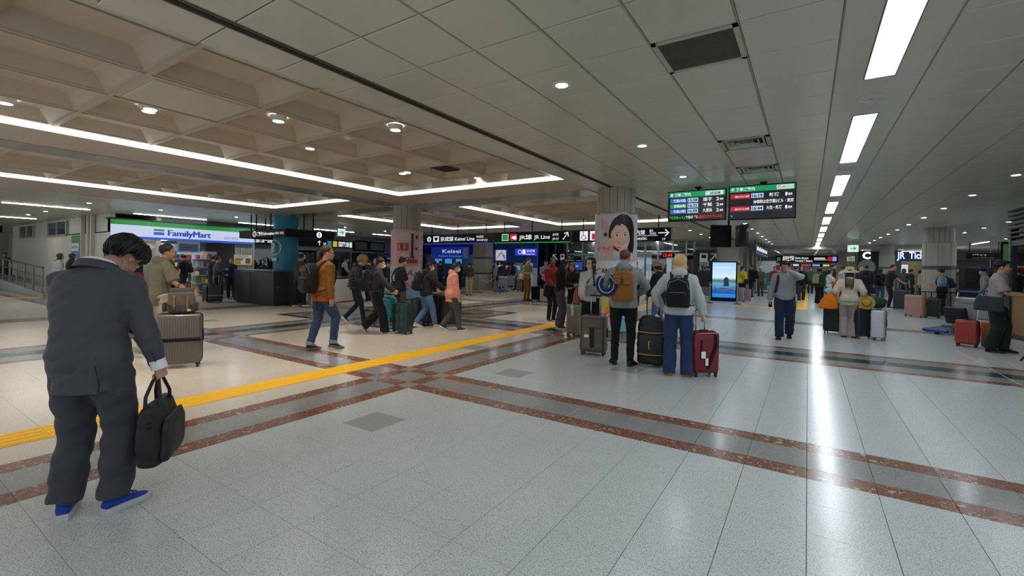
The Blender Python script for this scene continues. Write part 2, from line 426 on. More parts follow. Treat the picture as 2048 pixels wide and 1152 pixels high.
# light strip running down the hall with its troffers and speakers
seams = []
k = 0
TROF = [(-1.2, 1.28), (2.45, 4.97)]+[(6.1+3.66*i, 8.63+3.66*i) for i in range(9)]
for a, b in TROF:
    p = pix(.48, (a+b)/2, HC)
    MB().tile(.172, .376, a-.02, b+.02, HC, .03, .003, -1).tile(.594, .787, a-.02, b+.02, HC, .03, .003, -1).build('strip_panel', M_PANEL, ceiling, 0)
for i in range(len(TROF)-1):
    a, b = TROF[i][1]+.025, TROF[i+1][0]-.025; m_ = (a+b)/2
    for y0, y1 in ((a, m_-.3), (m_-.295, m_+.3), (m_+.305, b)):
        MB().tile(.172, .787, y0, y1, HC, .03, .003, -1).build('strip_panel', M_PANEL, ceiling, 0)
    if i > 0:
        sp = thing('ceiling_speaker', 'round white speaker cover between troffers %s' % ['above the open floor', 'past the second troffer', 'before the gates'][min(i-1, 2)], 'speaker', (.48, m_, HC), 0, 'round speaker covers in the light strip')
        MB().lathe([(.12, .0), (.12, -.006), (.105, -.012), (.0, -.014)], 32).build('cover', paint('b4b5b0', .5), sp)
        MB().lathe([(.013, -.013), (.013, -.02), (.0, -.021)], 12).build('screw', paint('8b8b88', .5), sp)
M_TUBE = emit('f2faff', LAMP*1.5); M_REFL = mat('e8eef2', .25, .3, 'reflector', 5., .02)
M_LENS = emit('eef7ff', LAMP)
for n, (a, b) in enumerate(TROF):
    t = thing('troffer_light', 'recessed white troffer, %s in line down the hall from the return-air grille' % ['first', 'second', 'third', 'fourth', 'fifth', 'sixth', 'seventh', 'eighth', 'ninth', 'tenth', 'eleventh'][n], 'ceiling light', (.485, (a+b)/2, HC), 0, 'recessed troffers in a line down the hall'); L2 = (b-a)/2
    MB().box(-.108, -.100, -L2, L2, -.004, .09).box(.100, .108, -L2, L2, -.004, .09).box(-.108, .108, -L2-.008, -L2, -.004, .09).box(-.108, .108, L2, L2+.008, -.004, .09).build('frame', M_FRAME, t, 0)
    MB().add([(-.1,-L2,.0),(.1,-L2,.0),(.1,L2,.0),(-.1,L2,.0),(-.05,-L2,.06),(.05,-L2,.06),(.05,L2,.06),(-.05,L2,.06)], [(0,4,7,3),(1,2,6,5),(4,5,6,7),(0,1,5,4),(2,3,7,6)]).build('reflector', M_LENS, t, 0)
    for s in (-.032, .032): MB().cyl((s, -L2+.03, .03), (s, L2-.03, .03), .014, 10).build('tube', M_TUBE, t)

def vent(kind, x, y, label):
    t = thing('ceiling_vent', label, 'vent', (x, y, HC)); w = .295
    if kind == 'grille':
        MB().box(-w, w, -w, -w+.035, -.006, .03).box(-w, w, w-.035, w, -.006, .03).box(-w, -w+.035, -w, w, -.006, .03).box(w-.035, w, -w, w, -.006, .03).build('frame', paint('a8a89a', .5), t, 0)
        MB().box(-w, w, -w, w, .06, .07).build('duct', M_DARK, t, 0)
        for i in range(26):
            yy = -.25+.5*i/25; MB().box(-.255, .255, yy-.002, yy+.004, -.001, .014).build('slat', paint('56554d', .6), t, 0)
    else:
        MB().box(-w, w, -w, -w+.05, -.008, .03).box(-w, w, w-.05, w, -.008, .03).box(-w, -w+.05, -w, w, -.008, .03).box(w-.05, w, -w, w, -.008, .03).build('frame', paint('9b9b90', .5), t, 0)
        MB().box(-w, w, -w, w, .06, .07).build('duct', M_DARK, t, 0)
        for i, r in enumerate((.23, .17, .11, .05)):
            q = MB(); z0, z1 = -.002-.004*i, .03
            for s in ((1,0),(0,1),(-1,0),(0,-1)):
                tx, ty = -s[1], s[0]
                q.add([((s[0]*r+tx*r), (s[1]*r+ty*r), z0), ((s[0]*r-tx*r), (s[1]*r-ty*r), z0), ((s[0]-tx)*(r-.035), (s[1]-ty)*(r-.035), z1), ((s[0]+tx)*(r-.035), (s[1]+ty)*(r-.035), z1)], [(0,1,2,3)])
            q.build('diffuser_ring', paint('b0b0a4', .5), t, 0)
    return t
vent('grille', -.725, 3.71, 'square dark return-air grille in the metal ceiling')
vent('cone', -.725, 6.725, 'square stepped air diffuser beside the return grille, blue-lit by the boards')
vent('cone', -.725, 8.535, 'square stepped air diffuser right above the departure boards')
M_DL = emit('fff5e6', DOWN*3.2); M_DLC = emit('eaf3ff', DOWN)
DL_MESH = {}
def downlight(x, y, z, label, group, m=None, r=.085, drop=.0):  # drop: extra rim depth, added to keep the glow off the coffer sides
    t = thing('downlight', label, 'downlight', (x, y, z), 0, group); m = m or M_DLC
    k = (m.name, r)
    if k not in DL_MESH:
        DL_MESH[k] = (MB().lathe([(r*.62, -.004), (r*.66, -.010-drop), (r*.70, -.010-drop), (r, -.008), (r*1.02, -.002), (r*1.02, .0)], 28, cap=False).mesh('rim', paint('cfd0cc', .4)),
                      MB().lathe([(.001, -.005), (r*.64, -.005)], 24, cap=False).mesh('lens', m))
    obj('rim', DL_MESH[k][0], t); obj('lens', DL_MESH[k][1], t); return t
for x in (-1.93, 2.9, 5.31, 7.72, 10.1, -4.31):
    for i in range(-1, 13):
        y = 3.74+2.42*i
        if x == -4.31 and y < 19: continue
        if x in (5.31,) and y < 20: continue
        if x == 7.72 and y < 28: continue
        downlight(x, y, HC, 'small round downlight in the ceiling row '+{-1.93: 'between the coffers and the troffers', 2.9: 'nearest the troffers on the ticket office side', 5.31: 'over the thick column', 7.72: 'over the dark passage', 10.1: 'along the outer wall', -4.31: 'before the glazed wall'}[x], 'round downlights in the metal ceiling')
for x in (-6.7, -9.1, -11.5, -13.9):  # grid of downlights added to brighten the back zone
    for y in (19.6, 22.0, 24.6, 27.0): downlight(x, y, HC, 'small round added downlight in the ceiling before the blue counters', 'added downlights before the blue counters')
for x in (-18.2, -23.0, -25.5):
    for y in (2.05, 4.46, 6.26, 8.66, 11.1, 13.5, 15.9):
        if y > 5 and x < -20: continue
        downlight(x, y, HC, 'small round downlight in the ceiling by the shop front', 'downlights before the shop front')
def linear(x, y0, y1, label, group):
    t = thing('linear_light', label, 'ceiling light', (x, (y0+y1)/2, HC), 0, group); l = (y1-y0)/2
    MB().box(-.06, .06, -l, l, -.006, .02).build('housing', paint('cfd2d2', .4), t, 0); MB().box(-.045, .045, -l+.01, l-.01, -.012, -.004).build('lens', emit('f4faff', LAMP*2.2), t, 0)
for x, ys in ((-20.7, [(-.6,1.45),(3.05,5.1),(6.3,8.7),(9.95,12.1),(13.5,15.9),(17.2,19.5)]), (-28, [(.4,2.5),(3.1,5.15)]), (7.75, [(33,35.6)]), (-7.8, [(24,26.2),(27.5,29.7),(31,33.2)]), (-12, [(24,26.2),(27.5,29.7)]), (6.5, [(37.5,39.4)])):
    for a, b in ys: linear(x, a, b, 'thin linear light under the %s' % {-20.7: 'ceiling before the shop sign', -28: 'low ceiling of the side passage', 7.75: 'ceiling above the ticket office', -7.8: 'ceiling behind the glass wall', -12: 'ceiling behind the blue counters', 6.5: 'bulkhead by the ticket office'}[x], 'thin linear lights')

# coffered bays, light coves round them, and the painted beams between
BAYS = [(-8.5,-3.97,-1.6,7.85), (-14.15,-10.37,-1.6,7.85), (-8.5,-3.97,10.1,16.5), (-14.15,-10.37,10.1,16.5)]
ZG = 3.25
def coffer_mesh(w, d, flat=False):
    if flat: return MB().tile(-w/2, w/2, -d/2, d/2, ZG, .02, .012, -1).tile(-w/2+.07, w/2-.07, -d/2+.07, d/2-.07, ZG-.012, .012, .006, -1).mesh('coffer', mat('aeab9c', .4, 0, 'access_panel', 3., .04), 0)
    def rect(a, b, z): return [(-a,-b,z),(a,-b,z),(a,b,z),(-a,b,z)]
    r = [rect(w/2, d/2, ZG), rect(w/2-.035, d/2-.035, ZG), rect(w/2-.04, d/2-.04, ZG+.02), rect(w/2-.15, d/2-.15, ZG+.155), rect(w/2-.17, d/2-.17, ZG+.165)]
    return MB().loft(r, False).add(r[-1], [(0,1,2,3)]).mesh('coffer', M_COFFER, 0)
cm = {}
CO = {}
for bi, (x0, x1, y0, y1) in enumerate(BAYS):
    xs = [x0, *[-7.4+1.04*i for i in range(0, 4)]][:4]+[x1] if bi in (0, 2) else [x0+(x1-x0)*i/4 for i in range(5)]
    if bi in (0, 2): xs = [-8.5, -7.4, -6.34, -5.30, -4.27, -3.97]
    ys = [-1.6]+[-.45+1.077*i for i in range(0, 8)]+[7.85] if bi < 2 else [10.1+6.4*i/6 for i in range(7)]
    for i in range(len(xs)-1):
        for j in range(len(ys)-1):
            w, d = xs[i+1]-xs[i]-.03, ys[j+1]-ys[j]-.03; cx, cy = (xs[i]+xs[i+1])/2, (ys[j]+ys[j+1])/2
            flat = (bi == 0 and abs(cx+5.82) < .1 and abs(cy-2.23) < .2) or w < .5
            key = (round(w, 3), round(d, 3), flat)
            if key not in cm: cm[key] = coffer_mesh(w, d, flat)
            CO[(bi, i, j)] = (cx, cy); obj('coffer', cm[key], ceiling, (cx, cy, 0))
    # ribs between the coffers
    for x in xs[1:-1]: MB().box(x-.016, x+.016, y0, y1, ZG-.012, ZG+.03).build('coffer_rib', paint('a99f8e', .5), ceiling, 0)
    for y in ys[1:-1]: MB().box(x0, x1, y-.016, y+.016, ZG-.02, ZG+.03).build('coffer_rib', paint('a99f8e', .5), ceiling, 0)
    m = emit('f4fbff', COVE)
    side = ['by the beam', 'before the shop', 'over the sign row', 'behind the pink poster'][bi]
    for nm, bx in (('along the hall', (x0, x0+.02, y0, y1)), ('along the hall', (x1-.02, x1, y0, y1)), ('across the hall', (x0, x1, y1-.02, y1)), ('across the hall', (x0, x1, y0, y0+.02))):
        if bx[3] == y0+.02 and bi < 2: continue
        if bx[0] == x1-.02 and bi in (0, 2): continue
        tag(MB().box(*bx, 3.168, 3.243).build('cove_light', m, smooth=0), 'white light strip %s edging the coffers %s' % (nm, side), 'ceiling light', 'light coves round the coffered bays')
def beam(x0, x1, y0, y1): MB().tile(x0, x1, y0, y1, HC, .36, .004, -1).build('beam', M_SOFFIT, ceiling, 0)
for (xa, xb) in ((-10.37,-8.5), (-16.25,-14.15)):
    for ya, yb in ((-1.6,1.0),(1.006,2.45),(2.456,4.9),(4.906,7.85),(10.1,13.2),(13.206,16.5)): beam(xa, xb, ya, yb)
for (ya, yb) in ((7.85,10.1), (16.5,18.75)):
    for xa, xb in ((-16.25,-13.2),(-13.194,-9.9),(-9.894,-6.7),(-6.694,-3.97)): beam(xa, xb, ya, yb)
for ya, yb in ((-1.6,2.45),(2.456,4.9),(4.906,9.0),(10.0,16.4)): MB().tile(-10.3, -9.62, ya, yb, HC-.012, .014, .004, -1).build('beam_cover', M_GLOSSY, ceiling, 0)
for xa, xb in ((-15.6,-10.4),(-9.3,-4.0)): MB().tile(xa, xb, 9.05, 9.8, HC-.012, .014, .004, -1).build('beam_cover', M_GLOSSY, ceiling, 0)
for u, v, lab in ((297,213,'next to the flat access panel'),(557,233,'in the second row of coffers'),(791,251,'by the edge of the metal panels'),(10,196,'over the edge of the bay'),(805,341,'beside the dark air outlet'),(955,350,'past the dark air outlet')):
    p = onz(u, v, ZG+.16); cc = min((c for k, c in CO.items() if k[0] == 0), key=lambda c: (c[0]-p.x)**2+(c[1]-p.y)**2)
    downlight(p.x, p.y, ZG+.162, 'round warm downlight inside a coffer '+lab, 'downlights in the coffers', M_DL, .10, .06)
for (bi, i, j), (cx, cy) in CO.items():      # downlights added to brighten the floor below, hidden by the coffer rims
    if (bi == 0 and i == 1 and j % 2 == 1) or (bi == 2 and i in (1, 3) and j % 2 == 0) or (bi in (1, 3) and i in (1, 3) and j % 2 == 1 and cy > 0):
        downlight(cx, cy, ZG+.162, 'round warm added downlight deep inside a coffer %s' % ['of the near bay', 'before the shop', 'over the sign row', 'behind the pink poster'][bi], 'downlights in the coffers', M_DL, .10, .06)
p = onz(884, 340, ZG+.1); t = thing('ceiling_vent', 'dirty dark air outlet filling one coffer', 'vent', (p.x, p.y, ZG+.14))
MB().box(-.33, .33, -.33, .33, -.01, .02).build('plate', paint('6b6258', .7), t, 0)
for i in range(4):
    r = .24-.06*i; MB().box(-r, r, -r, -r+.02, -.03, 0).box(-r, r, r-.02, r, -.03, 0).box(-r, -r+.02, -r, r, -.03, 0).box(r-.02, r, -r, r, -.03, 0).build('diffuser_ring', paint('3e3a36', .7), t, 0)
p = onz(697, 274, ZG+.16); sd = thing('smoke_detector', 'small white smoke detector inside a coffer', 'smoke detector', (p.x, p.y, ZG+.163))
MB().lathe([(.06, 0), (.06, -.02), (.045, -.035), (.0, -.04)], 20).build('dome', paint('d8d2c6', .5), sd); MB().lathe([(.075, .003), (.075, -.008), (.06, -.01)], 20).build('base', paint('d8d2c6', .5), sd)

# ------------------------------------------------------------------ columns
M_COLP = mat('9a968a', .35, 0, 'column_panel', 4., .05, 0, .5); M_COLD = paint('4d4b46', .5)
def column(name, x, y, r, label, panels=16, z0=0., z1=HC, m=None):
    o = struct(thing(name, label, None, (x, y, 0)), label)
    MB().lathe([(r-.012, z0), (r-.012, z1)], 40).build('core', M_COLD, o)
    me = None
    for i in range(panels):
        a0, a1 = 2*PI*i/panels+.012, 2*PI*(i+1)/panels-.012
        if me is None:
            v = []
            for j in range(6):
                a = a0+(a1-a0)*j/5
                for z in (z0, z1): v += [(r*math.cos(a), r*math.sin(a), z), ((r-.012)*math.cos(a), (r-.012)*math.sin(a), z)]
            f = []
            for j in range(5):
                b = j*4; f += [(b, b+4, b+6, b+2)]
            f += [(0, 2, 3, 1), (20, 21, 23, 22)]
            me = MB().add(v, f).mesh('column_panel', m or M_COLP, 30)
        q = obj('column_panel', me, o); q.rotation_euler.z = 2*PI*i/panels
    return o
CEN1, CEN2, CEN3 = Vector((-3.5, 9.45, 0)), Vector((-9.85, 9.42, 0)), Vector((-16.15, 9.43, 0))
c1 = column('column', CEN1.x, CEN1.y, .40, 'round panelled column wrapped in the smiling-face poster')
c2 = column('column', CEN2.x, CEN2.y, .40, 'round panelled column wrapped in the pink poster')
# ------------------------------------------------------------------ people
def evaluate(mb, mods):
    o = mb.build('temp', paint('888888'), None, 0)
    for k, kw in mods:
        md = o.modifiers.new(k, k)
        for a, b in kw.items(): setattr(md, a, b)
    dg = bpy.context.evaluated_depsgraph_get(); dg.update(); me = bpy.data.meshes.new_from_object(o.evaluated_get(dg)); bpy.data.objects.remove(o, do_unlink=True)
    v = np.zeros(len(me.vertices)*3); me.vertices.foreach_get('co', v); q = MB().add(v.reshape(-1, 3), [tuple(p.vertices) for p in me.polygons]); bpy.data.meshes.remove(me); return q
def head_template(vox):
    q = MB(); e = lambda c, r: q.ell(c, r, 20, 14)
    e((0,-.014,.036), (.076,.096,.081)); e((0,.022,-.018), (.064,.070,.088)); e((0,.050,-.088), (.036,.036,.027)); e((0,.02,-.07), (.052,.055,.045))
    e((0,.084,.020), (.046,.016,.012)); e((0,.096,-.012), (.010,.014,.032)); e((0,.105,-.030), (.014,.014,.010)); e((0,.085,-.062), (.025,.016,.012))
    for s in (-1, 1): e((.078*s,-.006,-.008), (.010,.019,.031)); e((.036*s,.062,-.030), (.026,.028,.026))
    q.tube([(0,-.012,-.16), (0,-.016,-.05)], .052, 16)
    return evaluate(q, [('REMESH', dict(mode='VOXEL', voxel_size=vox)), ('SMOOTH', dict(factor=.5, iterations=3))])
HEADS = {'near': head_template(.006), 'far': head_template(.011)}
def two_bone(a, t, l1, l2, pole):
    a, t, pole = Vector(a), Vector(t), Vector(pole); d = t-a; L = min(d.length, (l1+l2)*.998); d.normalize()
    c = (l1*l1+L*L-l2*l2)/(2*l1*L); c = max(-1, min(1, c)); p = (pole-d*pole.dot(d)).normalized()
    return a+d*(l1*c)+p*(l1*math.sqrt(max(0, 1-c*c))), a+d*L
def ring(c, hw, hd, xa=Vector((1,0,0)), ya=Vector((0,1,0)), n=20, e=2.4):
    out = []
    for j in range(n):
        a = 2*PI*j/n; cx, cy = math.cos(a), math.sin(a)
        out.append(tuple(Vector(c)+xa*(hw*math.copysign(abs(cx)**(2/e), cx))+ya*(hd*math.copysign(abs(cy)**(2/e), cy))))
    return out
def hand_mesh(q, wrist, d, n, side, curl, s):
    d = d.normalized(); n = (n-d*n.dot(d)).normalized(); t = d.cross(n)*(1 if side > 0 else -1)
    Mx = Matrix((t, d, n)).transposed()
    q.rbox(wrist+d*.045*s, (.078*s, .095*s, .03*s), .014*s, 2, 0, Mx)
    q.tube([wrist-d*.03*s, wrist+d*.02*s], [.026*s, .027*s], 8)
    def seg(base, dr, L, r, angs):
        pts = [base]; a = 0; p = base.copy()
        for l, g in zip(L, angs):
            a += R_(g); p = p+(dr*math.cos(a)+n*math.sin(a))*l*s; pts.append(p.copy())
        q.tube(pts, [r*s]*(len(pts)-1)+[r*.72*s], 7)
    for off, ln, r in ((.029, .070, .0088), (.0098, .078, .0092), (-.0095, .073, .0088), (-.028, .057, .0078)):
        seg(wrist+d*.086*s+t*off*s+n*.002*s, d, (ln*.45, ln*.32, ln*.26), r, (62*curl+6, 75*curl+6, 45*curl+4))
    td = (d*.55+t*.8).normalized(); b = wrist+d*.022*s+t*.03*s+n*.006*s; p1 = b+(td+n*.25*curl)*.036*s; p2 = p1+(d*.8+t*(.5-.6*curl)+n*.8*curl).normalized()*.032*s; p3 = p2+(d*.9+n*.9*curl-t*.3*curl).normalized()*.025*s
    q.tube([b, p1, p2, p3], [.014*s, .0115*s, .0098*s, .0075*s], 7)
def wrinkle(amp, seed, scale=1., stretch=(1.,1.,1.), fade=None):
    rg = np.random.RandomState(seed); K = [(rg.normal(size=3)*np.array([18., 18., 34.])*scale*np.array(stretch), rg.uniform(0, 6.3), rg.uniform(.4, 1.)) for _ in range(9)]
    def f(me):
        n = len(me.vertices); v = np.zeros(n*3); me.vertices.foreach_get('co', v); v = v.reshape(-1, 3); nr = np.zeros(n*3); me.vertices.foreach_get('normal', nr); nr = nr.reshape(-1, 3)
        w = sum(a*np.sin(v @ k+p+1.5*np.sin(v @ k[::-1]*.3)) for k, p, a in K)/4.; w = np.sign(w)*np.abs(w)**.8
        a = amp if fade is None else amp*fade(v)[:, None]
        v += nr*w[:, None]*a; me.vertices.foreach_set('co', v.ravel())
        me.polygons.foreach_set('use_smooth', [True]*len(me.polygons)); me.update()
    return f
def cloth(name, q, m, parent, vox, amp, seed, iters=3, **kw):
    o = q.build(name, m, parent, 0)
    md = o.modifiers.new('r', 'REMESH'); md.mode = 'VOXEL'; md.voxel_size = vox; md.use_smooth_shade = True
    md = o.modifiers.new('s', 'SMOOTH'); md.factor = .5; md.iterations = iters
    PENDING.append((o, 'mesh', wrinkle(amp, seed, **kw), None)); return o
def hair_mesh(style, s, M, vol=.014, length=.0, seed=0, N=60, K=14, bangs=32., nape=-46., lump=1.):
    rg = np.random.RandomState(seed); ph = rg.uniform(0, 6.3, 8); q = MB(); rows = []
    c = Vector((0,-.014,.034)); rad = (.079,.099,.084); cols = []
    ext = 10 if length > .01 else 0
    for j in range(N):
        az = 2*PI*j/N; fa = abs((az+PI) % (2*PI)-PI)/PI*180        # 0 front, 180 back
        if fa < 48: e1 = bangs
        elif fa < 78: e1 = bangs+(-20-bangs)*((fa-48)/30)**1.2
        elif fa < 104: e1 = -20+(8*math.sin((fa-78)/26*PI) if not length else -4)
        else: e1 = -20+(nape+20)*min(1, (fa-104)/36)
        clump = .55*math.sin(az*9+ph[0])+.4*math.sin(az*17+ph[1])+.35*math.sin(az*31+ph[2]); e1 += clump*3.2*(1 if not length else .4)
        pts = []
        for i in range(K):
            e = 90+(e1-90)*(i/(K-1)); er = R_(e)
            f_ = i/(K-1); tp_ = (1.15-.45*f_*f_) if length else (1.15-.95*max(0, f_-.45)/.55)
            th = vol*(1+lump*(.16*math.sin(az*13+ph[3]+e*.03)+.12*math.sin(az*29+ph[4]-e*.04)+.16*math.sin(az*5+ph[5]+e*.03)))*tp_
            d = Vector((math.sin(az)*math.cos(er), math.cos(az)*math.cos(er), math.sin(er)))
            p = c+Vector((d.x*(rad[0]+th), d.y*(rad[1]+th), d.z*(rad[2]+th*.9))); pts.append(p)
        if length:
            ln = length if fa > 70 else (0 if fa < 52 else length*(fa-52)/18)
            ln *= 1+.12*math.sin(az*7+ph[6])+.06*math.sin(az*23+ph[7])
            b = pts[-1]; out = Vector((b.x, b.y, 0)).normalized()
            for i in range(1, ext+1):
                t = i/ext; back = -.02*t if fa > 90 else -.01*t
                w = .008*math.sin(az*11+ph[0]+t*5)+.006*math.sin(az*23+ph[1]+t*8)
                pts.append(b+out*(.012*math.sin(min(1., t*2.2)*PI/2)+w*t-.015*t*t)+Vector((0, back, -ln*t)))
        inn = pts[-1].copy(); inn = Vector((inn.x*.86, inn.y*.86 if inn.y < 0 else inn.y-.03, inn.z+.004)); pts.append(inn)
        cols.append(pts)
    rings = [[tuple(M @ (cols[j][i]*s)) for j in range(N)] for i in range(len(cols[0]))]
    q.loft(rings, False); return q
HAIRM = {}
def hair_mat(c):
    if c in HAIRM: return HAIRM[c]
    m, nt, b = _new('hair'); L = nt.links.new; col = srgb(c); co = nt.nodes.new('ShaderNodeTexCoord').outputs['Object']
    mp = nt.nodes.new('ShaderNodeMapping'); mp.inputs['Scale'].default_value = (160, 160, 12); L(co, mp.inputs[0])
    n = nt.nodes.new('ShaderNodeTexNoise'); n.inputs['Scale'].default_value = 1.; n.inputs['Detail'].default_value = 2; L(mp.outputs[0], n.inputs['Vector'])
    r = nt.nodes.new('ShaderNodeMix'); r.data_type = 'RGBA'; r.inputs[6].default_value = tuple(x*.55 for x in col)+(1,); r.inputs[7].default_value = tuple(min(1, x*1.5) for x in col)+(1,)
    L(n.outputs['Fac'], r.inputs[0]); L(r.outputs[2], b.inputs['Base Color']); b.inputs['Roughness'].default_value = .42; b.inputs['Specular IOR Level'].default_value = .4
    bp = nt.nodes.new('ShaderNodeBump'); bp.inputs['Strength'].default_value = .5; bp.inputs['Distance'].default_value = .006; L(n.outputs['Fac'], bp.inputs['Height']); L(bp.outputs[0], b.inputs['Normal'])
    HAIRM[c] = m; return m
SHOES = {}
def shoe_mesh(kind):
    if kind in SHOES: return SHOES[kind]
    up, so, lc = MB(), MB(), MB()
    prof = [(-.072,.026,.075,.03),(-.055,.034,.098,.03),(-.02,.036,.105,.03),(.02,.037,.098,.03),(.06,.041,.076,.028),(.10,.045,.060,.026),(.14,.044,.050,.024),(.175,.034,.040,.022),(.195,.014,.030,.022)]
    rr = []
    for y, w, zt, zb in prof:
        zc = (zt+zb)/2; rr.append([(w*math.cos(2*PI*j/14), y, zc+(zt-zb)/2*math.sin(2*PI*j/14)) for j in range(14)])
    up.loft(rr)
    up.tube([(0,-.022,.08), (0,-.028,.125)], [.037,.036], 12)
    thick = .022 if kind != 'sneaker' else .032
    sl = []
    for z, g in ((0., .94), (.006, 1.02), (thick, 1.04), (thick+.008, .98)):
        o_ = [(w*1.06*g, y*1.02) for y, w, a, b in prof]; sl.append([(x, y, z) for x, y in o_]+[(-x, y, z) for x, y in o_[::-1]])
    so.loft(sl)
    for i in range(4): lc.tube([(-.02, .035+.022*i, .100-.011*i), (0, .038+.022*i, .104-.011*i), (.02, .035+.022*i, .100-.011*i)], .004, 5)
    SHOES[kind] = (up, so, lc); return SHOES[kind]
FEM = dict(hw=(.12,.17,.178,.135,.13,.138,.146,.142,.105,.070,.056), hd=(.09,.115,.12,.092,.092,.115,.110,.090,.072,.062,.056), sh=.155)
MAS = dict(hw=(.12,.160,.165,.150,.152,.166,.176,.165,.125,.082,.060), hd=(.09,.112,.118,.104,.104,.113,.113,.098,.082,.070,.062), sh=.175)
TZ = (.82,.90,.97,1.06,1.15,1.25,1.34,1.40,1.44,1.475,1.50)
class P: pass
STAND = [(-.10, 0, 12, 0, 0), (.10, .02, -12, 0, 0)]
def WALK(st=.30, lead='R', lift=35):
    a = (-.085, -st, 3, lift, .0); b = (.085, st*.9, -3, -6, .0)
    return [a, b] if lead == 'R' else [(-.085, st*.9, 3, -6, 0), (.085, -st, -3, lift, 0)]
NPERS = [0]
def person(label, pos, a=0., h=1.7, top=None, legs=None, shoes=('222222', 'e8e8e8', 'shoe'), hair=('1d1714', {}), pose=None, female=False, girth=1., skin_c='c0937a', near=False,
           face=False, glasses=False, mask=None, group=None, world_a=None):
    NPERS[0] += 1; seed = NPERS[0]; rg = random.Random(seed); s = h/1.75; pose = pose or {}
    if len(pos) == 2 and pos[1] > 70: pos = onz(*pos)      # a pixel where the feet meet the floor
    va = math.atan2(pos[1], pos[0]); th = va-R_(a) if world_a is None else R_(world_a)
    root = thing('person', label, 'person', (pos[0], pos[1], 0), th-PI/2, group); pr = P(); pr.root = root; pr.s = s
    pr.M = Matrix.Translation((pos[0], pos[1], 0)) @ Matrix.Rotation(th-PI/2, 4, 'Z')
    B = FEM if female else MAS; vox = .014 if near else .022
    lean, hunch = pose.get('lean', 2.), pose.get('hunch', 4.); tw = R_(pose.get('twist', 0.)); drop = pose.get('drop', 0.)
    feet = pose.get('feet', STAND)
    FM, ank = [], []
    for x, y, yaw, pit, lift in feet:
        M = Matrix.Translation((x*s, y*s, lift)) @ Matrix.Rotation(R_(yaw), 4, 'Z') @ Matrix.Translation((0, .12*s, .01)) @ Matrix.Rotation(R_(-pit), 4, 'X') @ Matrix.Translation((0, -.12*s, -.01)) @ Matrix.Scale(s, 4)
        FM.append(M); ank.append(M @ Vector((0, -.02, .09)))
    L1, L2 = .44*s, .43*s; py = sum(p.y for p in ank)/2+pose.get('py', 0.); hz = 9.
    for i, sd in enumerate((-1, 1)):
        p = ank[i]; dx, dy = p.x-sd*.09*s, p.y-py; hz = min(hz, p.z+math.sqrt(max(.01, (.995*(L1+L2))**2-dx*dx-dy*dy)))
    hz = min(hz, .945*s)-drop; base = hz-.93*s
    # spine
    sp = {}; y, z, prev = py, hz+.02*s, .95
    def at(zz):
        d = max(0, zz-.95)*s; n = 12; y, z = py, base+min(zz, .95)*s; a_ = R_(lean)
        for k in range(n):
            t = (k+.5)/n*d/(.53*s); a_ = R_(lean+hunch*min(1.3, t)**2); y += math.sin(a_)*d/n; z += math.cos(a_)*d/n
        return Vector((0, y, z)), a_
    def frame(zz):
        p, an = at(zz); w = tw*max(0, min(1, (zz-1.0)/.35)); xa = Vector((math.cos(w), math.sin(w), 0)); ya = Vector((-math.sin(w), math.cos(w), 0))*math.cos(an)+Vector((0, 0, -math.sin(an))); return p, xa, ya, an
    def torso(q, z0, z1, g, flare=0., belly=0.):
        zs = [z for z in TZ if z0+.02 < z < z1-.01]; zs = [z0]+zs+[z1]; rr = []
        for z in zs:
            p, xa, ya, an = frame(z); hw = float(np.interp(z, TZ, B['hw']))*s*girth+g; hd = float(np.interp(z, TZ, B['hd']))*s*girth+g
            if z < 1.0: hw += flare*(1.0-z)*2; hd += flare*(1.0-z)*2
            if belly and .95 < z < 1.3: p = p+ya*belly*.5; hd += belly
            rr.append(ring(p, hw, hd, xa, ya))
        q.loft(rr)
    shj, elb, wri = [], [], []
    hands = pose.get('hands', {})
    for i, (sd, k) in enumerate(((-1, 'L'), (1, 'R'))):
        p, xa, ya, an = frame(1.395); j = p+xa*(sd*B['sh']*s*min(1.08, girth)); hd_ = hands.get(k, {}); tg = hd_.get('to', (sd*.26, .03, .80))
        tg = Vector(tg)*s+Vector((0, 0, 0)); pole = Vector(hd_.get('pole', (sd*.35, -1, -.15)))
        e, w = two_bone(j, tg, .285*s, .25*s, pole); shj.append(j); elb.append(e); wri.append(w)
    hip, knee = [], []
    for i, sd in enumerate((-1, 1)):
        hj = Vector((sd*.088*s*girth, py, hz)); kn, an_ = two_bone(hj, ank[i], L1, L2, pose.get('kpole', (sd*.12, 1, 0))); hip.append(hj); knee.append(kn)
    # body: one skin from feet to crown, with head and hands joined on
    q = MB(); torso(q, .88, 1.50, -.02)
    p0, p1 = at(1.44)[0], at(1.50)[0]; hp = pose.get('head', (0, 0, 0)); an = at(1.5)[1]
    nk = p1; tilt = Matrix.Rotation(-R_(hp[1]), 4, 'Z') @ Matrix.Rotation(-R_(hp[0])-an*.35, 4, 'X') @ Matrix.Rotation(R_(hp[2]), 4, 'Y')
    hc = nk+Vector((0, math.sin(an)*.05*s, .0))+(tilt.to_3x3() @ Vector((0, .022, .125)))*s; HM = Matrix.Translation(hc) @ tilt; pr.HM = HM
    q.tube([p0, nk, hc+(tilt.to_3x3() @ Vector((0, -.014, -.05)))*s], [.07*s, .056*s, .055*s], 12)
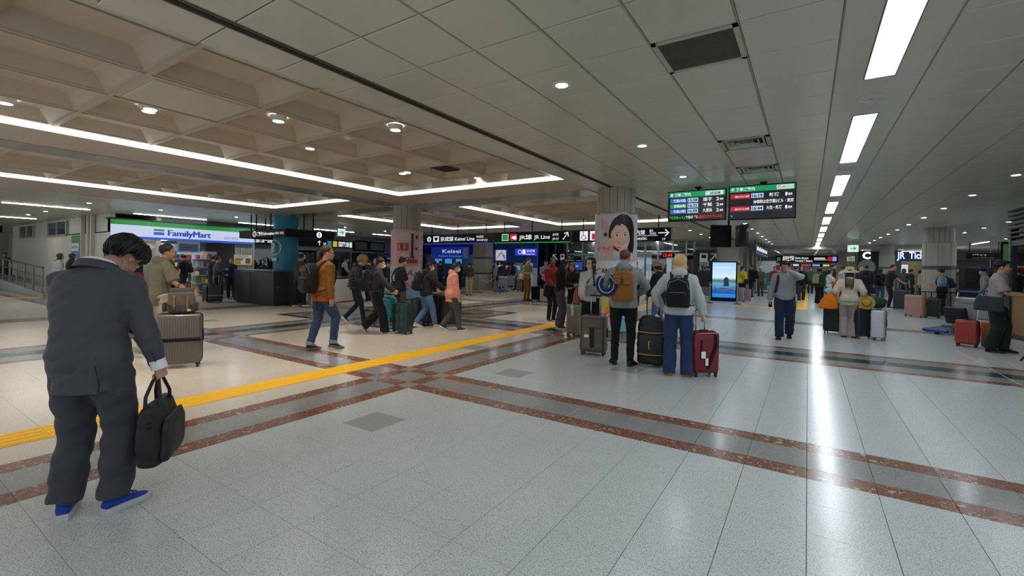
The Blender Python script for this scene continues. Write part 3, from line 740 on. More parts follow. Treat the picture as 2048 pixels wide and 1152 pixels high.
    for i in range(2):
        d0 = (shj[i]-p0)*.35+p0; q.tube([d0, shj[i], shj[i]+(elb[i]-shj[i])*.45, elb[i], elb[i]+(wri[i]-elb[i])*.35, wri[i]], [.05*s, .056*s, .046*s, .038*s, .040*s, .027*s], 10)
        q.tube([hip[i]+Vector((0,0,.03)), hip[i]+(knee[i]-hip[i])*.5, knee[i], knee[i]+(ank[i]-knee[i])*.35, ank[i]], [.085*s, .072*s, .052*s, .05*s, .036*s], 10)
        q.ell(FM[i] @ Vector((0, .02, .048)), (.026*s, .07*s, .022*s), 10, 6, 0, FM[i].normalized())
    ex = MB(); hv = HEADS['near' if near else 'far']; A = HM @ Matrix.Scale(s*.99, 4); t_ = MB(); t_.join(hv); t_.xf(A); ex.join(t_)
    pr.hand = {}
    for i, (sd, k) in enumerate(((-1, 'L'), (1, 'R'))):
        hd_ = hands.get(k, {}); d = (wri[i]-elb[i]).normalized()
        if 'dir' in hd_: d = Vector(hd_['dir']).normalized()
        n = Vector(hd_.get('palm', (-sd, .1, 0))); hand_mesh(ex, wri[i], d, n, sd, hd_.get('curl', .35), s)
        pr.hand[k] = pr.M @ (wri[i]+d*.085*s+(n-d*n.dot(d)).normalized()*.028*s)
    bo = q.build('body', skin(skin_c), root, 0); md = bo.modifiers.new('r', 'REMESH'); md.mode = 'VOXEL'; md.voxel_size = .016 if near else .024; md = bo.modifiers.new('s', 'SMOOTH'); md.iterations = 2
    exm = ex.mesh('body', skin(skin_c), 180)
    def joinit(me):
        b = bmesh.new(); b.from_mesh(me); b.from_mesh(exm); b.to_mesh(me); b.free(); me.polygons.foreach_set('use_smooth', [True]*len(me.polygons)); me.update()
    PENDING.append((bo, 'mesh', joinit, None))
    # garments
    tp = dict(name='shirt', c='555555', sleeve=1., hem=.86, loose=.014, flare=.02, amp=.004, hood=False, collar=True, belly=0.); tp.update(top or {})
    q = MB(); lo = tp['loose']; torso(q, tp['hem'], 1.49, lo, tp['flare'], tp['belly'])
    for i in range(2):
        d0 = (shj[i]-p0)*.45+p0; r = lo; ln = tp['sleeve']; e, w = elb[i], wri[i]
        if ln >= 1: end = w+(w-e).normalized()*.005; pts = [d0, shj[i], shj[i]+(e-shj[i])*.5, e, e+(end-e)*.5, end]; rad = [.055*s+r*.7, .060*s+r, .052*s+r, .046*s+r, .040*s+r, .032*s+r*.75]
        else:
            t = ln*2; end = shj[i]+(e-shj[i])*min(1, t); pts = [d0, shj[i], shj[i]+(end-shj[i])*.5, end]; rad = [.055*s+r*.7, .060*s+r, .056*s+r*1.1, .055*s+r*1.25]
            if t > 1: pts.append(e+(w-e)*(t-1)); rad[-1] = .048*s+r; rad.append(.044*s+r)
        q.tube(pts, rad, 12)
    if tp['hood']:
        pb, xa, ya, an_ = frame(1.46); q.ell(pb-ya*.085*s+Vector((0,0,.015)), (.115*s, .055*s, .085*s), 14, 9)
        for sd in (-1, 1): q.ell(pb+xa*.075*sd*s-ya*.03*s+Vector((0,0,.035)), (.035*s, .075*s, .04*s), 10, 7)
    elif tp['collar']:
        pb = at(1.49)[0]; q.tube([pb+Vector((0,0,-.03)), pb+Vector((0,.0,.026*s))], [.082*s+lo, .060*s+lo*.6], 14)
    tm = tp.get('m') or fabric(tp['c'])
    pr.top = cloth(tp['name'], q, tm, root, tp.get('vox', vox), tp['amp'], seed*7)
    lg = dict(name='trousers', c='22252b', loose=.012, hem=.05, wide=0., amp=.004, waist=1.0, short=False); lg.update(legs or {})
    q = MB(); torso(q, .86, lg['waist'], lg['loose']*.6+.002)
    for i in range(2):
        r = lg['loose']; wd = lg['wide']; k, an_ = knee[i], ank[i]; end = an_+(an_-k).normalized()*(.045-lg['hem']+.03)
        q.tube([hip[i]+Vector((0,0,.04)), hip[i]+(k-hip[i])*.45, k, k+(end-k)*.45, end], [.094*s*girth**.5+r*.6, .084*s*girth**.5+r, .060*s+r+wd*.5, .055*s+r+wd*.8, .045*s+r+wd], 14)
    pr.leg = cloth(lg['name'], q, lg.get('m') or fabric(lg['c']), root, vox, lg['amp'], seed*7+3)
    pr.cuff = [(knee[i], ank[i]) for i in range(2)]
    up, so, lc = shoe_mesh(shoes[2])
    for i in range(2):
        t_ = MB().join(up).xf(FM[i]); so_ = MB().join(so).xf(FM[i]); o = t_.build('shoe', fabric(shoes[0]) if shoes[2] != 'shoe' else leather(shoes[0]), root, 60); so_.build('sole', plastic(shoes[1], .6), o, 40)
        if near: MB().join(lc).xf(FM[i]).build('lace', fabric(shoes[3] if len(shoes) > 3 else shoes[0]), o, 60)
    # head details
    hcol, hk = hair
    if hcol:
        hk = dict(hk); bun = hk.pop('bun', None); tail = hk.pop('tail', None); locks = hk.pop('locks', 0)
        q = hair_mesh('h', s, HM, seed=seed, **hk)
        if bun: q.ell(HM @ (Vector(bun[:3])*s), (bun[3]*s,)*3, 14, 9)
        if tail:
            pts = [HM @ (Vector((0, -.10, .02))*s), HM @ (Vector((0, -.135, -.01))*s), HM @ (Vector((.0, -.13, -.09))*s), HM @ (Vector((.01, -.12, -.09-tail))*s)]; q.tube(pts, [.022*s, .034*s, .036*s, .008*s], 12)
        if hk.get('length', 0) > .05:      # long hair drapes over the clothes
            A_ = q.arr()
            for v_ in A_:
                zz = (v_[2]-base)/s
                if zz < 1.475:
                    pz, xa_, ya_, _ = frame(max(zz, .9)); g_ = tp['loose']+.016; hw_ = float(np.interp(zz, TZ, B['hw']))*s*girth+g_; hd_2 = float(np.interp(zz, TZ, B['hd']))*s*girth+g_
                    kk = max(0., 1-min(1., abs(v_[0])/hw_)**2.4)**(1/2.4)
                    if v_[1] < pz.y+.05: v_[1] = min(v_[1], pz.y-hd_2*kk)
                    else: v_[1] = max(v_[1], pz.y+hd_2*kk)
            q.v = [A_]
        ho = q.build('hair', hair_mat(hcol), root, 180)
        if locks:
            lk = MB(); r2 = random.Random(seed)
            for _ in range(locks):
                az = r2.uniform(0, 2*PI); fa = abs((az+PI) % (2*PI)-PI)/PI*180; e0 = R_(r2.uniform(15, 75)); e1 = R_((30 if fa < 50 else (-10 if fa < 110 else -36))+r2.uniform(-8, 10)); rr_ = hk.get('vol', .014)*r2.uniform(.75, 1.35); e1 -= R_(r2.uniform(0, 12)); pts = []
                for t in range(6):
                    e = e0+(e1-e0)*t/5; az2 = az+r2.uniform(-.05, .05)+.12*t/5; pts.append(HM @ (Vector((math.sin(az2)*math.cos(e)*(.079+rr_), -.014+math.cos(az2)*math.cos(e)*(.099+rr_), .034+math.sin(e)*(.084+rr_)))*s))
                lk.tube(pts, [.003*s, .0065*s, .0075*s, .0065*s, .004*s, .0006*s], 5)
            lk.build('hair_locks', hair_mat(hcol), ho, 180)['kind'] = 'stuff'
    HS = HM @ Matrix.Scale(s, 4)
    if face:
        for sd in (-1, 1):
            o = MB().ell((.031*sd, .080, .006), (.0145, .009, .0075), 12, 8).ell((.031*sd, .0875, .006), (.0065, .003, .0068), 10, 6, 1).xf(HS).build('eye', [plastic('e6e2dc', .3), plastic('1a1412', .2)], root, 180)
            MB().tube([(.014*sd, .096, .026), (.032*sd, .094, .031), (.048*sd, .082, .026)], [.003, .0042, .002], 6).xf(HS).build('eyebrow', hair_mat(hcol or '2a1d16'), root, 180)
        MB().ell((0, .097, -.058), (.023, .008, .004), 12, 6).ell((0, .0965, -.066), (.019, .008, .005), 12, 6).xf(HS).build('lips', skin('a8685c'), root, 180)
    if mask:
        q = MB(); rr = []
        for z, w, y in ((-.008,.030,.110),(-.025,.052,.121),(-.05,.060,.118),(-.075,.056,.108),(-.098,.040,.088)):
            rr.append([(w*math.sin(R_(t)), y-.075*(1-math.cos(R_(t))), z) for t in (-80,-55,-30,-10,10,30,55,80)]+[(w*.93*math.sin(R_(t)), y-.006-.075*(1-math.cos(R_(t))), z) for t in (80,55,30,10,-10,-30,-55,-80)])
        q.loft(rr); q.xf(HS).build('mask', fabric(mask, .8, .05), root, 60)
    if glasses:
        q = MB()
        for sd in (-1, 1):
            q.tube([(.032*sd+.024*math.cos(2*PI*j/14), .104-.006*abs(math.cos(2*PI*j/14)), .004+.017*math.sin(2*PI*j/14)) for j in range(14)], .0022, 5, closed=True)
            q.tube([(.056*sd, .098, .008), (.074*sd, .05, .010), (.080*sd, -.005, .012)], .002, 5)
        q.tube([(-.009, .104, .008), (.009, .104, .008)], .002, 5); q.xf(HS).build('eyeglasses', plastic('1c1a18', .25), root, 60)
    pb, xa, ya, an_ = frame(1.28); Mc = Matrix((xa, ya, xa.cross(ya))).transposed().to_4x4(); Mc.translation = pb; pr.chest = pr.M @ Mc; pr.chestL = Mc
    pr.back = (float(np.interp(1.28, TZ, B['hd']))*s*girth+lo); pr.front = pr.back; pr.wide = B['sh']*s
    pb, xa, ya, an_ = frame(.98); Mc = Matrix((xa, ya, xa.cross(ya))).transposed().to_4x4(); Mc.translation = pb; pr.hips = pr.M @ Mc
    pr.frame, pr.B, pr.girth = frame, B, girth
    pr.seed = seed; pr.shj, pr.elb, pr.wri, pr.sgirth = shj, elb, wri, lo; pr.ank = ank; pr.hd = HS; pr.lo = lo
    return pr
# ------------------------------------------------------------------ luggage and bags
def place(o, M): o.matrix_world = M; return o
def upright(p, world_a=0., a=None):
    "stand frame at floor point p; local +y points along world_a (degrees), or a degrees clockwise of away-from-viewer"
    th = R_(world_a) if a is None else math.atan2(p[1], p[0])-R_(a)
    return Matrix.Translation((p[0], p[1], 0)) @ Matrix.Rotation(th-PI/2, 4, 'Z')
def wheel_set(root, w, d, c='1a1a1b', r=.025, hub='55565a'):
    for sx in (-1, 1):
        for sy in (-1, 1):
            x, y = sx*(w/2-.04), sy*(d/2-.04)
            o = MB().cyl((x-.011, y, r), (x+.011, y, r), r, 18).build('wheel', plastic(c, .5), root); MB().cyl((x-.0125, y, r), (x+.0125, y, r), r*.45, 12).build('hub', plastic(hub, .4), o)
            MB().rbox((x, y, r*2+.008), (.042, .046, .034), .01, 1).build('wheel_housing', plastic(c, .45), root)
def pull_handle(root, w, h, z, y, c='9da0a4', grip='1b1b1c', up=.30, gw=None):
    g = gw or w*.36
    q = MB(); q.rbox((-g/2, y, z+up/2), (.016, .012, up), .004, 1).rbox((g/2, y, z+up/2), (.016, .012, up), .004, 1); q.build('pull_handle', metal(c, .3), root)
    MB().rbox((0, y, z+up+.008), (g+.05, .03, .034), .012, 2).build('hand_grip', plastic(grip, .45), root)
def suitcase(label, p, w, d, h, c, world_a=0., a=None, ribs='v', rough=.35, wheel='1a1a1b', handle=.0, hc='9da0a4', group=None, soft=False, trim=None, strap=None, tagit=False, frame_c=None, metal_=0., side_grip=True, tilt=0.):
    if len(p) == 2 and p[1] > 70: p = onz(*p)
    t = thing('suitcase', label, 'suitcase', (0,0,0), 0, group); place(t, upright(p, world_a, a)); r = .045 if not soft else .035; z0 = .055; hh = h-z0
    m = (fabric(c) if soft else mat(c, rough, metal_, 'suitcase_shell', 30., .05, .02, .5)); dk = fabric(trim) if trim else plastic('141415', .5)
    q = MB().rbox((0, 0, z0+hh/2), (w, d, hh), r, 3)
    n = 9
    if ribs == 'v':
        n = max(7, round(w/.035))
        for i in range(n):
            x = -w/2+.055+(w-.11)*i/(n-1)
            for sy in (-1, 1): q.rbox((x, sy*d/2, z0+hh/2), ((w-.11)/n*.55, .012, hh-.10), .005, 1)
        for sx in (-1, 1):
            for i in range(4): q.rbox((sx*w/2, -d/2+.06+(d-.12)*i/3, z0+hh/2), (.012, .022, hh-.10), .005, 1)
    elif ribs == 'h':
        n = max(6, round(hh/.05))
        for i in range(n):
            z = z0+.06+(hh-.12)*i/(n-1)
            for sy in (-1, 1): q.rbox((0, sy*d/2, z), (w-.09, .012, (hh-.12)/n*.55), .005, 1)
            for sx in (-1, 1): q.rbox((sx*w/2, 0, z), (.012, d-.09, (hh-.12)/n*.55), .005, 1)
    elif ribs == 'panel':
        for sy in (-1, 1):
            for i in range(2):
                for j in range(3): q.rbox(((-.25+.5*i)*(w-.08), sy*d/2, z0+.05+(hh-.1)*(j+.5)/3), ((w-.1)/2-.012, .014, (hh-.1)/3-.014), .006, 1)
        for sx in (-1, 1):
            for j in range(3): q.rbox((sx*w/2, 0, z0+.05+(hh-.1)*(j+.5)/3), (.012, d-.1, (hh-.1)/3-.014), .006, 1)
    q.build('shell', m, t, 50)
    if soft:
        MB().rbox((0, -d/2-.008, z0+hh*.42), (w*.82, .045, hh*.62), .03, 2).build('front_pocket', m, t); MB().rbox((0, -d/2-.032, z0+hh*.42), (w*.17, .006, hh*.55), .002, 1).build('pocket_panel', dk, t)
        MB().tube([(-w/2+.03, -d/2-.002, z0+.03), (-w/2+.03, -d/2-.002, z0+hh-.03), (w/2-.03, -d/2-.002, z0+hh-.03), (w/2-.03, -d/2-.002, z0+.03)], .006, 6, closed=True).build('piping', dk, t)
        MB().tube([(-w*.36, -d/2-.034, z0+hh*.70), (w*.36, -d/2-.034, z0+hh*.70)], .004, 5).build('zipper', metal('6e6a62', .4), t)
    else:
        q = MB(); ww, hz = w+.006, hh+.006
        pts = [(sx*(ww/2-r*(1-math.cos(a_))) , 0, z0+hh/2+sz*(hz/2-r*(1-math.sin(a_)))) for sx, sz, rg in ((1, 1, (0, .25, .5)), (-1, 1, (.5, .25, 0)), (-1, -1, (0, .25, .5)), (1, -1, (.5, .25, 0))) for a_ in [PI*k for k in rg]]
        q.tube(pts, .008, 6, closed=True); q.build('zipper' if not frame_c else 'frame', plastic('131314', .5) if not frame_c else metal(frame_c, .3), t)
    MB().rbox((0, 0, z0+hh+.014), (w*.34, .03, .018), .008, 2).box(-w*.17, -w*.17+.02, -.013, .013, z0+hh-.005, z0+hh+.014).box(w*.17-.02, w*.17, -.013, .013, z0+hh-.005, z0+hh+.014).build('top_grip', dk if soft else plastic('1b1b1d', .5), t)
    if side_grip: MB().rbox((w/2+.014, 0, z0+hh*.55), (.018, .03, .16), .008, 2).build('side_grip', dk if soft else plastic('1b1b1d', .5), t)
    for sx in (-1, 1): MB().ell((-w/2-.004, sx*d*.28, z0+hh*.15), (.012, .018, .018), 10, 6).build('side_foot', plastic('222224', .5), t)
    if strap:
        for zc, c1, hgt in strap: MB().rbox((0, 0, z0+hh*zc), (w+.022, d+.026, hgt), .02, 2).build('luggage_strap', fabric(c1), t)
    if handle: pull_handle(t, w, h, z0+hh-.01, d/2-.03, hc, up=handle)
    if tagit:
        MB().box(-w*.30, -w*.12, -d/2-.05, -d/2-.046, z0+hh*.42, z0+hh*.50).build('paper_tag', paint('e9e9e6', .6), t, 0); MB().box(-w*.24, -w*.20, -d/2-.048, -d/2-.044, z0+hh*.46, z0+hh*.60).build('orange_tag', paint('e0502a', .6), t, 0)
    wheel_set(t, w, d, wheel); return t
def straps(t, pr, c, w=.05, drop=.30, spread=.10, back=None):
    "two shoulder straps in the wearer's chest frame"
    b = pr.back+.012; s = pr.s
    for sd in (-1, 1):
        x = spread*s; pts = [(sd*x*.75, -b, .06*s), (sd*x*.95, -b*.85, .135*s), (sd*x*1.05, -b*.3, .185*s+pr.lo), (sd*x*1.1, b*.35, .165*s+pr.lo), (sd*x*1.15, b*.98, .08*s), (sd*x*1.2, b*1.06, -.06*s), (sd*x*1.55, b*.75, -.2*s), (sd*x*1.75, -b*.2, -.27*s), (sd*x*1.35, -b*1.0, -drop*s)]
        MB().tube(pts, [w*.5]*len(pts), 8, flat=.28).build('shoulder_strap', fabric(c), t)
def backpack(pr, label, c, w=.30, h=.44, d=.17, z=-.06, style='day', c2=None, strap=None, group=None, tilt=0., roll=0., bands=None):
    t = thing('backpack', label, 'backpack', (0,0,0), 0, group); place(t, pr.chest); b = pr.back+.004; m = fabric(c); m2 = fabric(c2 or c); s = pr.s
    y = -b-d/2
    q = MB(); rr = []
    for zz, ww, dd, yo in ((-.5, .80, .72, .0), (-.47, .96, .95, 0), (-.25, 1.02, 1.05, -.01), (.05, 1.0, .98, 0), (.3, .94, .84, .008), (.44, .80, .62, .02), (.5, .5, .35, .03)):
        rr.append(ring((0, y+yo, z+zz*h), w/2*ww, d/2*dd, n=18, e=3.2))
    q.loft(rr); o = cloth('bag_body', q, m, t, .012, .0035, pr.seed*5+1, 2)
    MB().rbox((0, y-d/2+.005, z-.22*h), (w*.74, .07, h*.42), .03, 3).build('front_pocket', m2, t)
    MB().tube([(-w*.36, y-d/2-.02, z-.02*h), (-w*.2, y-d/2-.026, z+.0*h), (w*.2, y-d/2-.026, z+.0*h), (w*.36, y-d/2-.02, z-.02*h)], .005, 6).build('zipper', metal('8a8a88', .4), t)
    MB().tube([(-w*.42, y-d*.30, z+.12*h), (-w*.36, y-d*.42, z+.33*h), (0, y-d*.38, z+.44*h), (w*.36, y-d*.42, z+.33*h), (w*.42, y-d*.30, z+.12*h)], .006, 6).build('zipper', metal('76767a', .4), t)
    MB().tube([(-.035, y+.03, z+.47*h), (-.03, y+.02, z+.56*h), (.03, y+.02, z+.56*h), (.035, y+.03, z+.47*h)], .008, 8).build('top_loop', m2, t)
    straps(t, pr, strap or c, drop=.5*h-z-.03)
    if bands:
        for x in bands: MB().rbox((x, y-d/2-.035, z+.02), (.025, .012, h*.8), .004, 1).build('buckle_strap', leather('8a4a28'), t)
    return t
def shoulder_bag(pr, label, c, side=1, w=.32, h=.24, d=.13, zt=.0, cross=True, fwd=0., m=None, group=None, name='shoulder_bag', out=0.):
    "bag at the hip, its strap over a shoulder"
    t = thing(name, label, 'bag', (0,0,0), 0, group); place(t, pr.chest); s = pr.s; x = side*(pr.wide+pr.lo+d*.5+.03+out); mt = m or fabric(c); zc = -.32*s+zt
    q = MB(); rr = []
    for zz, ww, dd in ((-.5, .86, .8), (-.44, 1.0, 1.05), (-.1, 1.02, 1.1), (.25, .96, .85), (.5, .86, .45)): rr.append(ring((x, fwd, zc+zz*h), d/2*dd, w/2*ww, n=18, e=3.))
    q.loft(rr); cloth('bag_body', q, mt, t, .012, .005, pr.seed*5+2, 2)
    MB().tube([(x, fwd-w*.42, zc+h*.48), (x+side*.004, fwd, zc+h*.5), (x, fwd+w*.42, zc+h*.48)], .006, 6).build('zipper', metal('5a5a58', .4), t)
    sx = -side*.10*s if cross else side*.12*s; b = pr.back+.012
    zs = .165*s+pr.lo
    MB().tube([(x-side*d*.2, fwd-w*.38, zc+h*.45), (x*.55+sx*.45, -b, -.05*s), (sx*1.0, -b*.7, zs-.04), (sx, 0, zs), (sx, b*.7, zs-.03), (x*.5+sx*.5, b*1.02, -.04*s), (x-side*d*.2, fwd+w*.38, zc+h*.45)], .02, 8, flat=.25).build('shoulder_strap', mt, t); return t
def phone(pr, k, label, c='14161a', glow=None):
    t = thing('phone', label, 'phone', (0,0,0)); p = pr.hand[k]; Mx = pr.M.copy(); Mx.translation = p; place(t, Mx @ Matrix.Rotation(R_(-50), 4, 'X'))
    MB().rbox((0, .03, 0), (.072, .145, .009), .004, 2).build('case', plastic(c, .3), t); MB().box(-.033, .033, -.038, .098, .0046, .0052).build('screen', emit(glow, 1.2) if glow else plastic('0a0c10', .1), t, 0); return t
# ------------------------------------------------------------------ printed wraps on the columns
WHT = plastic('e6e6e4', .4)
def wrap_patch(name, cen, r, pts, m, parent, dr=.0, cut=.05):
    "flat print bent round a column; pts in (arc length towards image right, height)"
    bm = bmesh.new(); vs = [bm.verts.new((s, 0, z)) for s, z in pts]; es = [bm.edges.new((vs[i], vs[(i+1) % len(vs)])) for i in range(len(vs))]
    bmesh.ops.triangle_fill(bm, use_beauty=True, use_dissolve=False, edges=es)
    s0, s1 = min(p[0] for p in pts), max(p[0] for p in pts); s = math.floor(s0/cut)*cut+cut
    while s < s1:
        bmesh.ops.bisect_plane(bm, geom=bm.verts[:]+bm.edges[:]+bm.faces[:], plane_co=(s, 0, 0), plane_no=(1, 0, 0)); s += cut
    f0 = math.atan2(-cen[1], -cen[0])
    for v in bm.verts: a = f0+v.co.x/r; v.co = ((r+dr)*math.cos(a), (r+dr)*math.sin(a), v.co.z)
    me = bpy.data.meshes.new(name); bm.to_mesh(me); bm.free(); me.materials.append(m); me.polygons.foreach_set('use_smooth', [True]*len(me.polygons)); return obj(name, me, parent)
def oval(cx, cz, a, b, n=28, rot=0.): return [(cx+a*math.cos(t)*math.cos(rot)-b*math.sin(t)*math.sin(rot), cz+a*math.cos(t)*math.sin(rot)+b*math.sin(t)*math.cos(rot)) for t in [2*PI*i/n for i in range(n)]]
def rect(x0, x1, z0, z1): return [(x0, z0), (x1, z0), (x1, z1), (x0, z1)]
def wrap_text(s, cen, r, sx, z, size, m, parent, w=None, rot=0., bold=.02):
    f0 = math.atan2(-cen[1], -cen[0]); a = f0+sx/r
    return text(s, (r*math.cos(a), r*math.sin(a), z), size, m, parent=parent, w=w, ax='CENTER', rot=(PI/2, rot, a+PI/2), bold=bold)
pr_ = lambda c: mat(c, .35, 0, 'print', 20., .02, 0, .4)
def wrap(cen, r, z0, z1, label, base):
    t = thing('column_poster', label, 'poster', (cen.x, cen.y, 0)); MB().lathe([(r, z0), (r, z1), (r-.02, z1), (r-.02, z0)], 64, cap=False).build('sheet', pr_(base), t)
    MB().lathe([(r+.006, z1), (r+.006, z1+.03), (r-.03, z1+.03)], 64, cap=False).build('top_band', metal('8a8880', .3), t); return t
R1 = .45
t1 = wrap(CEN1, R1, .17, 2.60, 'wraparound cosmetics poster of a smiling dark-haired woman', 'c3bfc6')
W = lambda n, pts, c, d: wrap_patch(n, CEN1, R1, pts, pr_(c), t1, d)
# left edge pixel 1190 .. right 1273 spans the half circumference; local units in metres
W('printed_hair', oval(.14, 2.20, .29, .395, 36, -.1), '17110f', .002); W('printed_hair', [(.18,2.3),(.42,2.3),(.44,1.95),(.38,1.72),(.26,1.70),(.20,1.95)], '17110f', .002)
WF = lambda n, pts, c, d: W(n, [(.10+(x-.085)*1.28, 2.10+(z-2.10)*1.12) for x, z in pts], c, d)
WF('printed_neck', [(.06,1.95),(.20,1.95),(.24,1.72),(.06,1.70)], 'c79c88', .003); WF('printed_face', oval(.085, 2.12, .155, .245, 36, .12), 'dcb6a2', .004); WF('printed_cheek', oval(.02, 2.04, .05, .035), 'dba596', .0052); WF('printed_cheek', oval(.165, 2.05, .05, .035), 'dba596', .0052)
WF('printed_fringe', [(-.08,2.16),(-.07,2.32),(.02,2.42),(.14,2.44),(.26,2.36),(.27,2.08),(.235,2.2),(.20,2.30),(.14,2.345),(.09,2.36),(.06,2.31),(.04,2.345),(-.01,2.31),(-.05,2.24)], '17110f', .006)
for sx, sz in ((.025, 2.145), (.155, 2.155)):
    WF('printed_eye', oval(sx, sz, .034, .015), 'f0ebe6', .006); WF('printed_iris', oval(sx, sz, .0145, .0155), '2a1712', .007); WF('printed_lid', [(sx-.038, sz), (sx-.02, sz+.018), (sx+.015, sz+.020), (sx+.038, sz+.002), (sx+.015, sz+.012), (sx-.02, sz+.011)], '2a1712', .008); WF('printed_brow', [(sx-.042, sz+.042), (sx, sz+.056), (sx+.042, sz+.045), (sx, sz+.047)], '4a342a', .006)
WF('printed_nose', [(.078,2.075),(.095,2.068),(.112,2.076),(.096,2.080)], 'b98a78', .006); WF('printed_mouth', [(.03,2.012),(.06,2.022),(.092,2.018),(.125,2.024),(.16,2.018),(.13,1.985),(.095,1.975),(.06,1.984)], 'bd4c48', .006); WF('printed_teeth', [(.045,2.010),(.095,2.008),(.145,2.013),(.12,1.996),(.095,1.992),(.068,1.995)], 'f4efe9', .007)
W('printed_arm', [(-.24,1.66),(-.08,1.66),(-.06,1.93),(-.17,1.93)], 'cfa690', .006); W('printed_hand', oval(-.11, 1.97, .075, .085), 'd9b09b', .007)
for i in range(4): W('printed_finger', oval(-.155+.034*i, 2.045+.008*i, .0165, .055, 14, -.25+.1*i), 'ddb7a3', .008); W('printed_nail', oval(-.148+.034*i, 2.085+.010*i, .008, .012), 'c9656a', .009)
W('printed_shirt', [(-.1,1.62),(.42,1.62),(.42,1.78),(.28,1.80),(.12,1.74),(-.05,1.72)], '9fb4c6', .004); W('printed_disc', oval(.20, 1.76, .09, .09), 'd9a0a6', .008); W('printed_disc', oval(.20, 1.76, .045, .045), 'eae6ea', .009); W('printed_disc', oval(.34, 1.70, .07, .10), 'e3b4ba', .008)
for i in range(5): W('printed_stroke', oval(-.32+.035*i, 2.40-.02*i, .009, .14, 14, -.1), 'd98a94', .004)
W('printed_heart', oval(-.22, 2.17, .05, .045), '5a3a3a', .006)
wrap_text('チライナー', CEN1, R1+.009, -.14, 1.83, .13, pr_('cf4a34'), t1, .50, -.08); wrap_text('ミー', CEN1, R1+.009, -.33, 1.95, .11, pr_('d86a6a'), t1, .20, -.1)
W('printed_band', rect(-.7, .7, 1.10, 1.62), 'dcdadd', .004); wrap_text('CANMAKE', CEN1, R1+.008, -.07, 1.36, .15, pr_('7c1f4a'), t1, .62); wrap_text('TOKYO', CEN1, R1+.008, -.05, 1.22, .09, pr_('7d7fae'), t1, .25)
W('printed_swirl', rect(-.7, .7, .18, 1.02), 'b8cfd6', .002); W('printed_swirl', oval(-.10, .72, .30, .28), 'e8d36a', .004); W('printed_swirl', oval(-.02, .85, .10, .10), 'eeb7c3', .006); W('printed_swirl', oval(-.12, .60, .075, .075), 'e9a23a', .006); W('printed_swirl', oval(-.22, .40, .22, .16), 'f0c9d2', .005); W('printed_swirl', oval(.18, .30, .20, .14), '7fc4d2', .005); W('printed_swirl', oval(.3, .75, .2, .3), 'f2d7dc', .003)
wrap_text('プラ', CEN1, R1+.008, -.15, .38, .20, pr_('d05a78'), t1, .34)
R2 = .455
t2 = wrap(CEN2, R2, .25, 2.44, 'pink wraparound cosmetics poster with mascara and palettes', 'd7a3b1')
W2 = lambda n, pts, c, d: wrap_patch(n, CEN2, R2, pts, pr_(c), t2, d)
W2('printed_border', rect(.40, .72, .9, 2.43), 'd9c6cb', .002)
for i in range(8): W2('printed_dot', oval(.52, 1.0+.18*i, .04, .04), ['a96a70', '8b7b88', 'c28a72', '6e5a60'][i % 4], .004)
W2('printed_palette', rect(-.22, .14, 2.16, 2.36), 'c7b9b4', .004); W2('printed_palette', rect(-.28, .05, 1.86, 2.08), 'b04a3a', .004)
for i in range(4): W2('printed_pan', rect(-.25+.075*i, -.19+.075*i, 1.90, 2.04), ['c9a03a', '7b2d28', 'cf7a5a', '8f5a40'][i], .006)
W2('printed_tube', rect(.12, .19, 1.66, 2.36), '39242c', .005); W2('printed_tube', rect(.22, .26, 1.72, 2.40), 'b9a8a6', .005)
W2('printed_star', oval(.30, 2.26, .06, .07, 6), '7b4438', .005); W2('printed_gem', oval(.28, 1.92, .045, .045), '3d3136', .005)
W2('printed_face', oval(-.33, 1.55, .13, .20), 'd2b09a', .003); W2('printed_brush', rect(-.2, .35, 1.50, 1.62), 'b4562a', .004); W2('printed_lips', oval(-.05, 1.72, .10, .06), 'e6cfc9', .004)
wrap_text('まつげ', CEN2, R2+.008, .02, 1.56, .19, pr_('6d2418'), t2, .42)
W2('printed_band', rect(-.71, .40, .95, 1.42), 'cfcfd4', .004); wrap_text('CANMAKE', CEN2, R2+.008, -.24, 1.20, .12, pr_('b23a62'), t2, .50); wrap_text('A', CEN2, R2+.009, .10, 1.16, .24, pr_('c23a7a'), t2, .16, .2)
W2('printed_foot', rect(-.71, .72, .26, .92), '7fb2d2', .003)

# ------------------------------------------------------------------ teal information column, ring sign and counter
TEAL = mat('14809f', .4, 0, 'teal_film', 8., .04)
c3 = column('column', CEN3.x, CEN3.y, .42, 'teal column of the information desk', 10, m=TEAL)
f0 = math.atan2(-CEN3.y, -CEN3.x)
q = MB().tube([(-.27*.27*math.cos(2*PI*j/36)**2/.95, .27*math.cos(2*PI*j/36), .27*math.sin(2*PI*j/36)) for j in range(36)], .018, 8, closed=True); a_ = f0-.95; q.xf(Matrix.Translation((.45*math.cos(a_), .45*math.sin(a_), 2.0)) @ Matrix.Rotation(a_, 4, 'Z')); q.build('emblem_ring', WHT, c3)
text('?', (.50*math.cos(a_), .50*math.sin(a_), 1.84), .46, WHT, parent=c3, ax='CENTER', rot=(PI/2, 0, a_+PI/2), bold=.04); [MB().box(-.14+.10*i, -.06+.10*i, -.004, .004, 1.52, 1.62).xf(Matrix.Translation((.455*math.cos(a_), .455*math.sin(a_), 0)) @ Matrix.Rotation(a_+PI/2, 4, 'Z')).build('faint_mark', WHT, c3, 0) for i in range(3)]
SB = mat('0a0b0d', .55, 0, 'black_housing', 30., .1, 0, .2); LW = emit('f4f6ff', 1.0)
t = thing('ring_sign', 'black illuminated ring sign lettered Information round the teal column', 'sign', (0,0,0))
X0, X1, Y0 = -17.62, -14.60, 8.50; Y1 = 10.36; Z0, Z1 = 2.33, 2.60
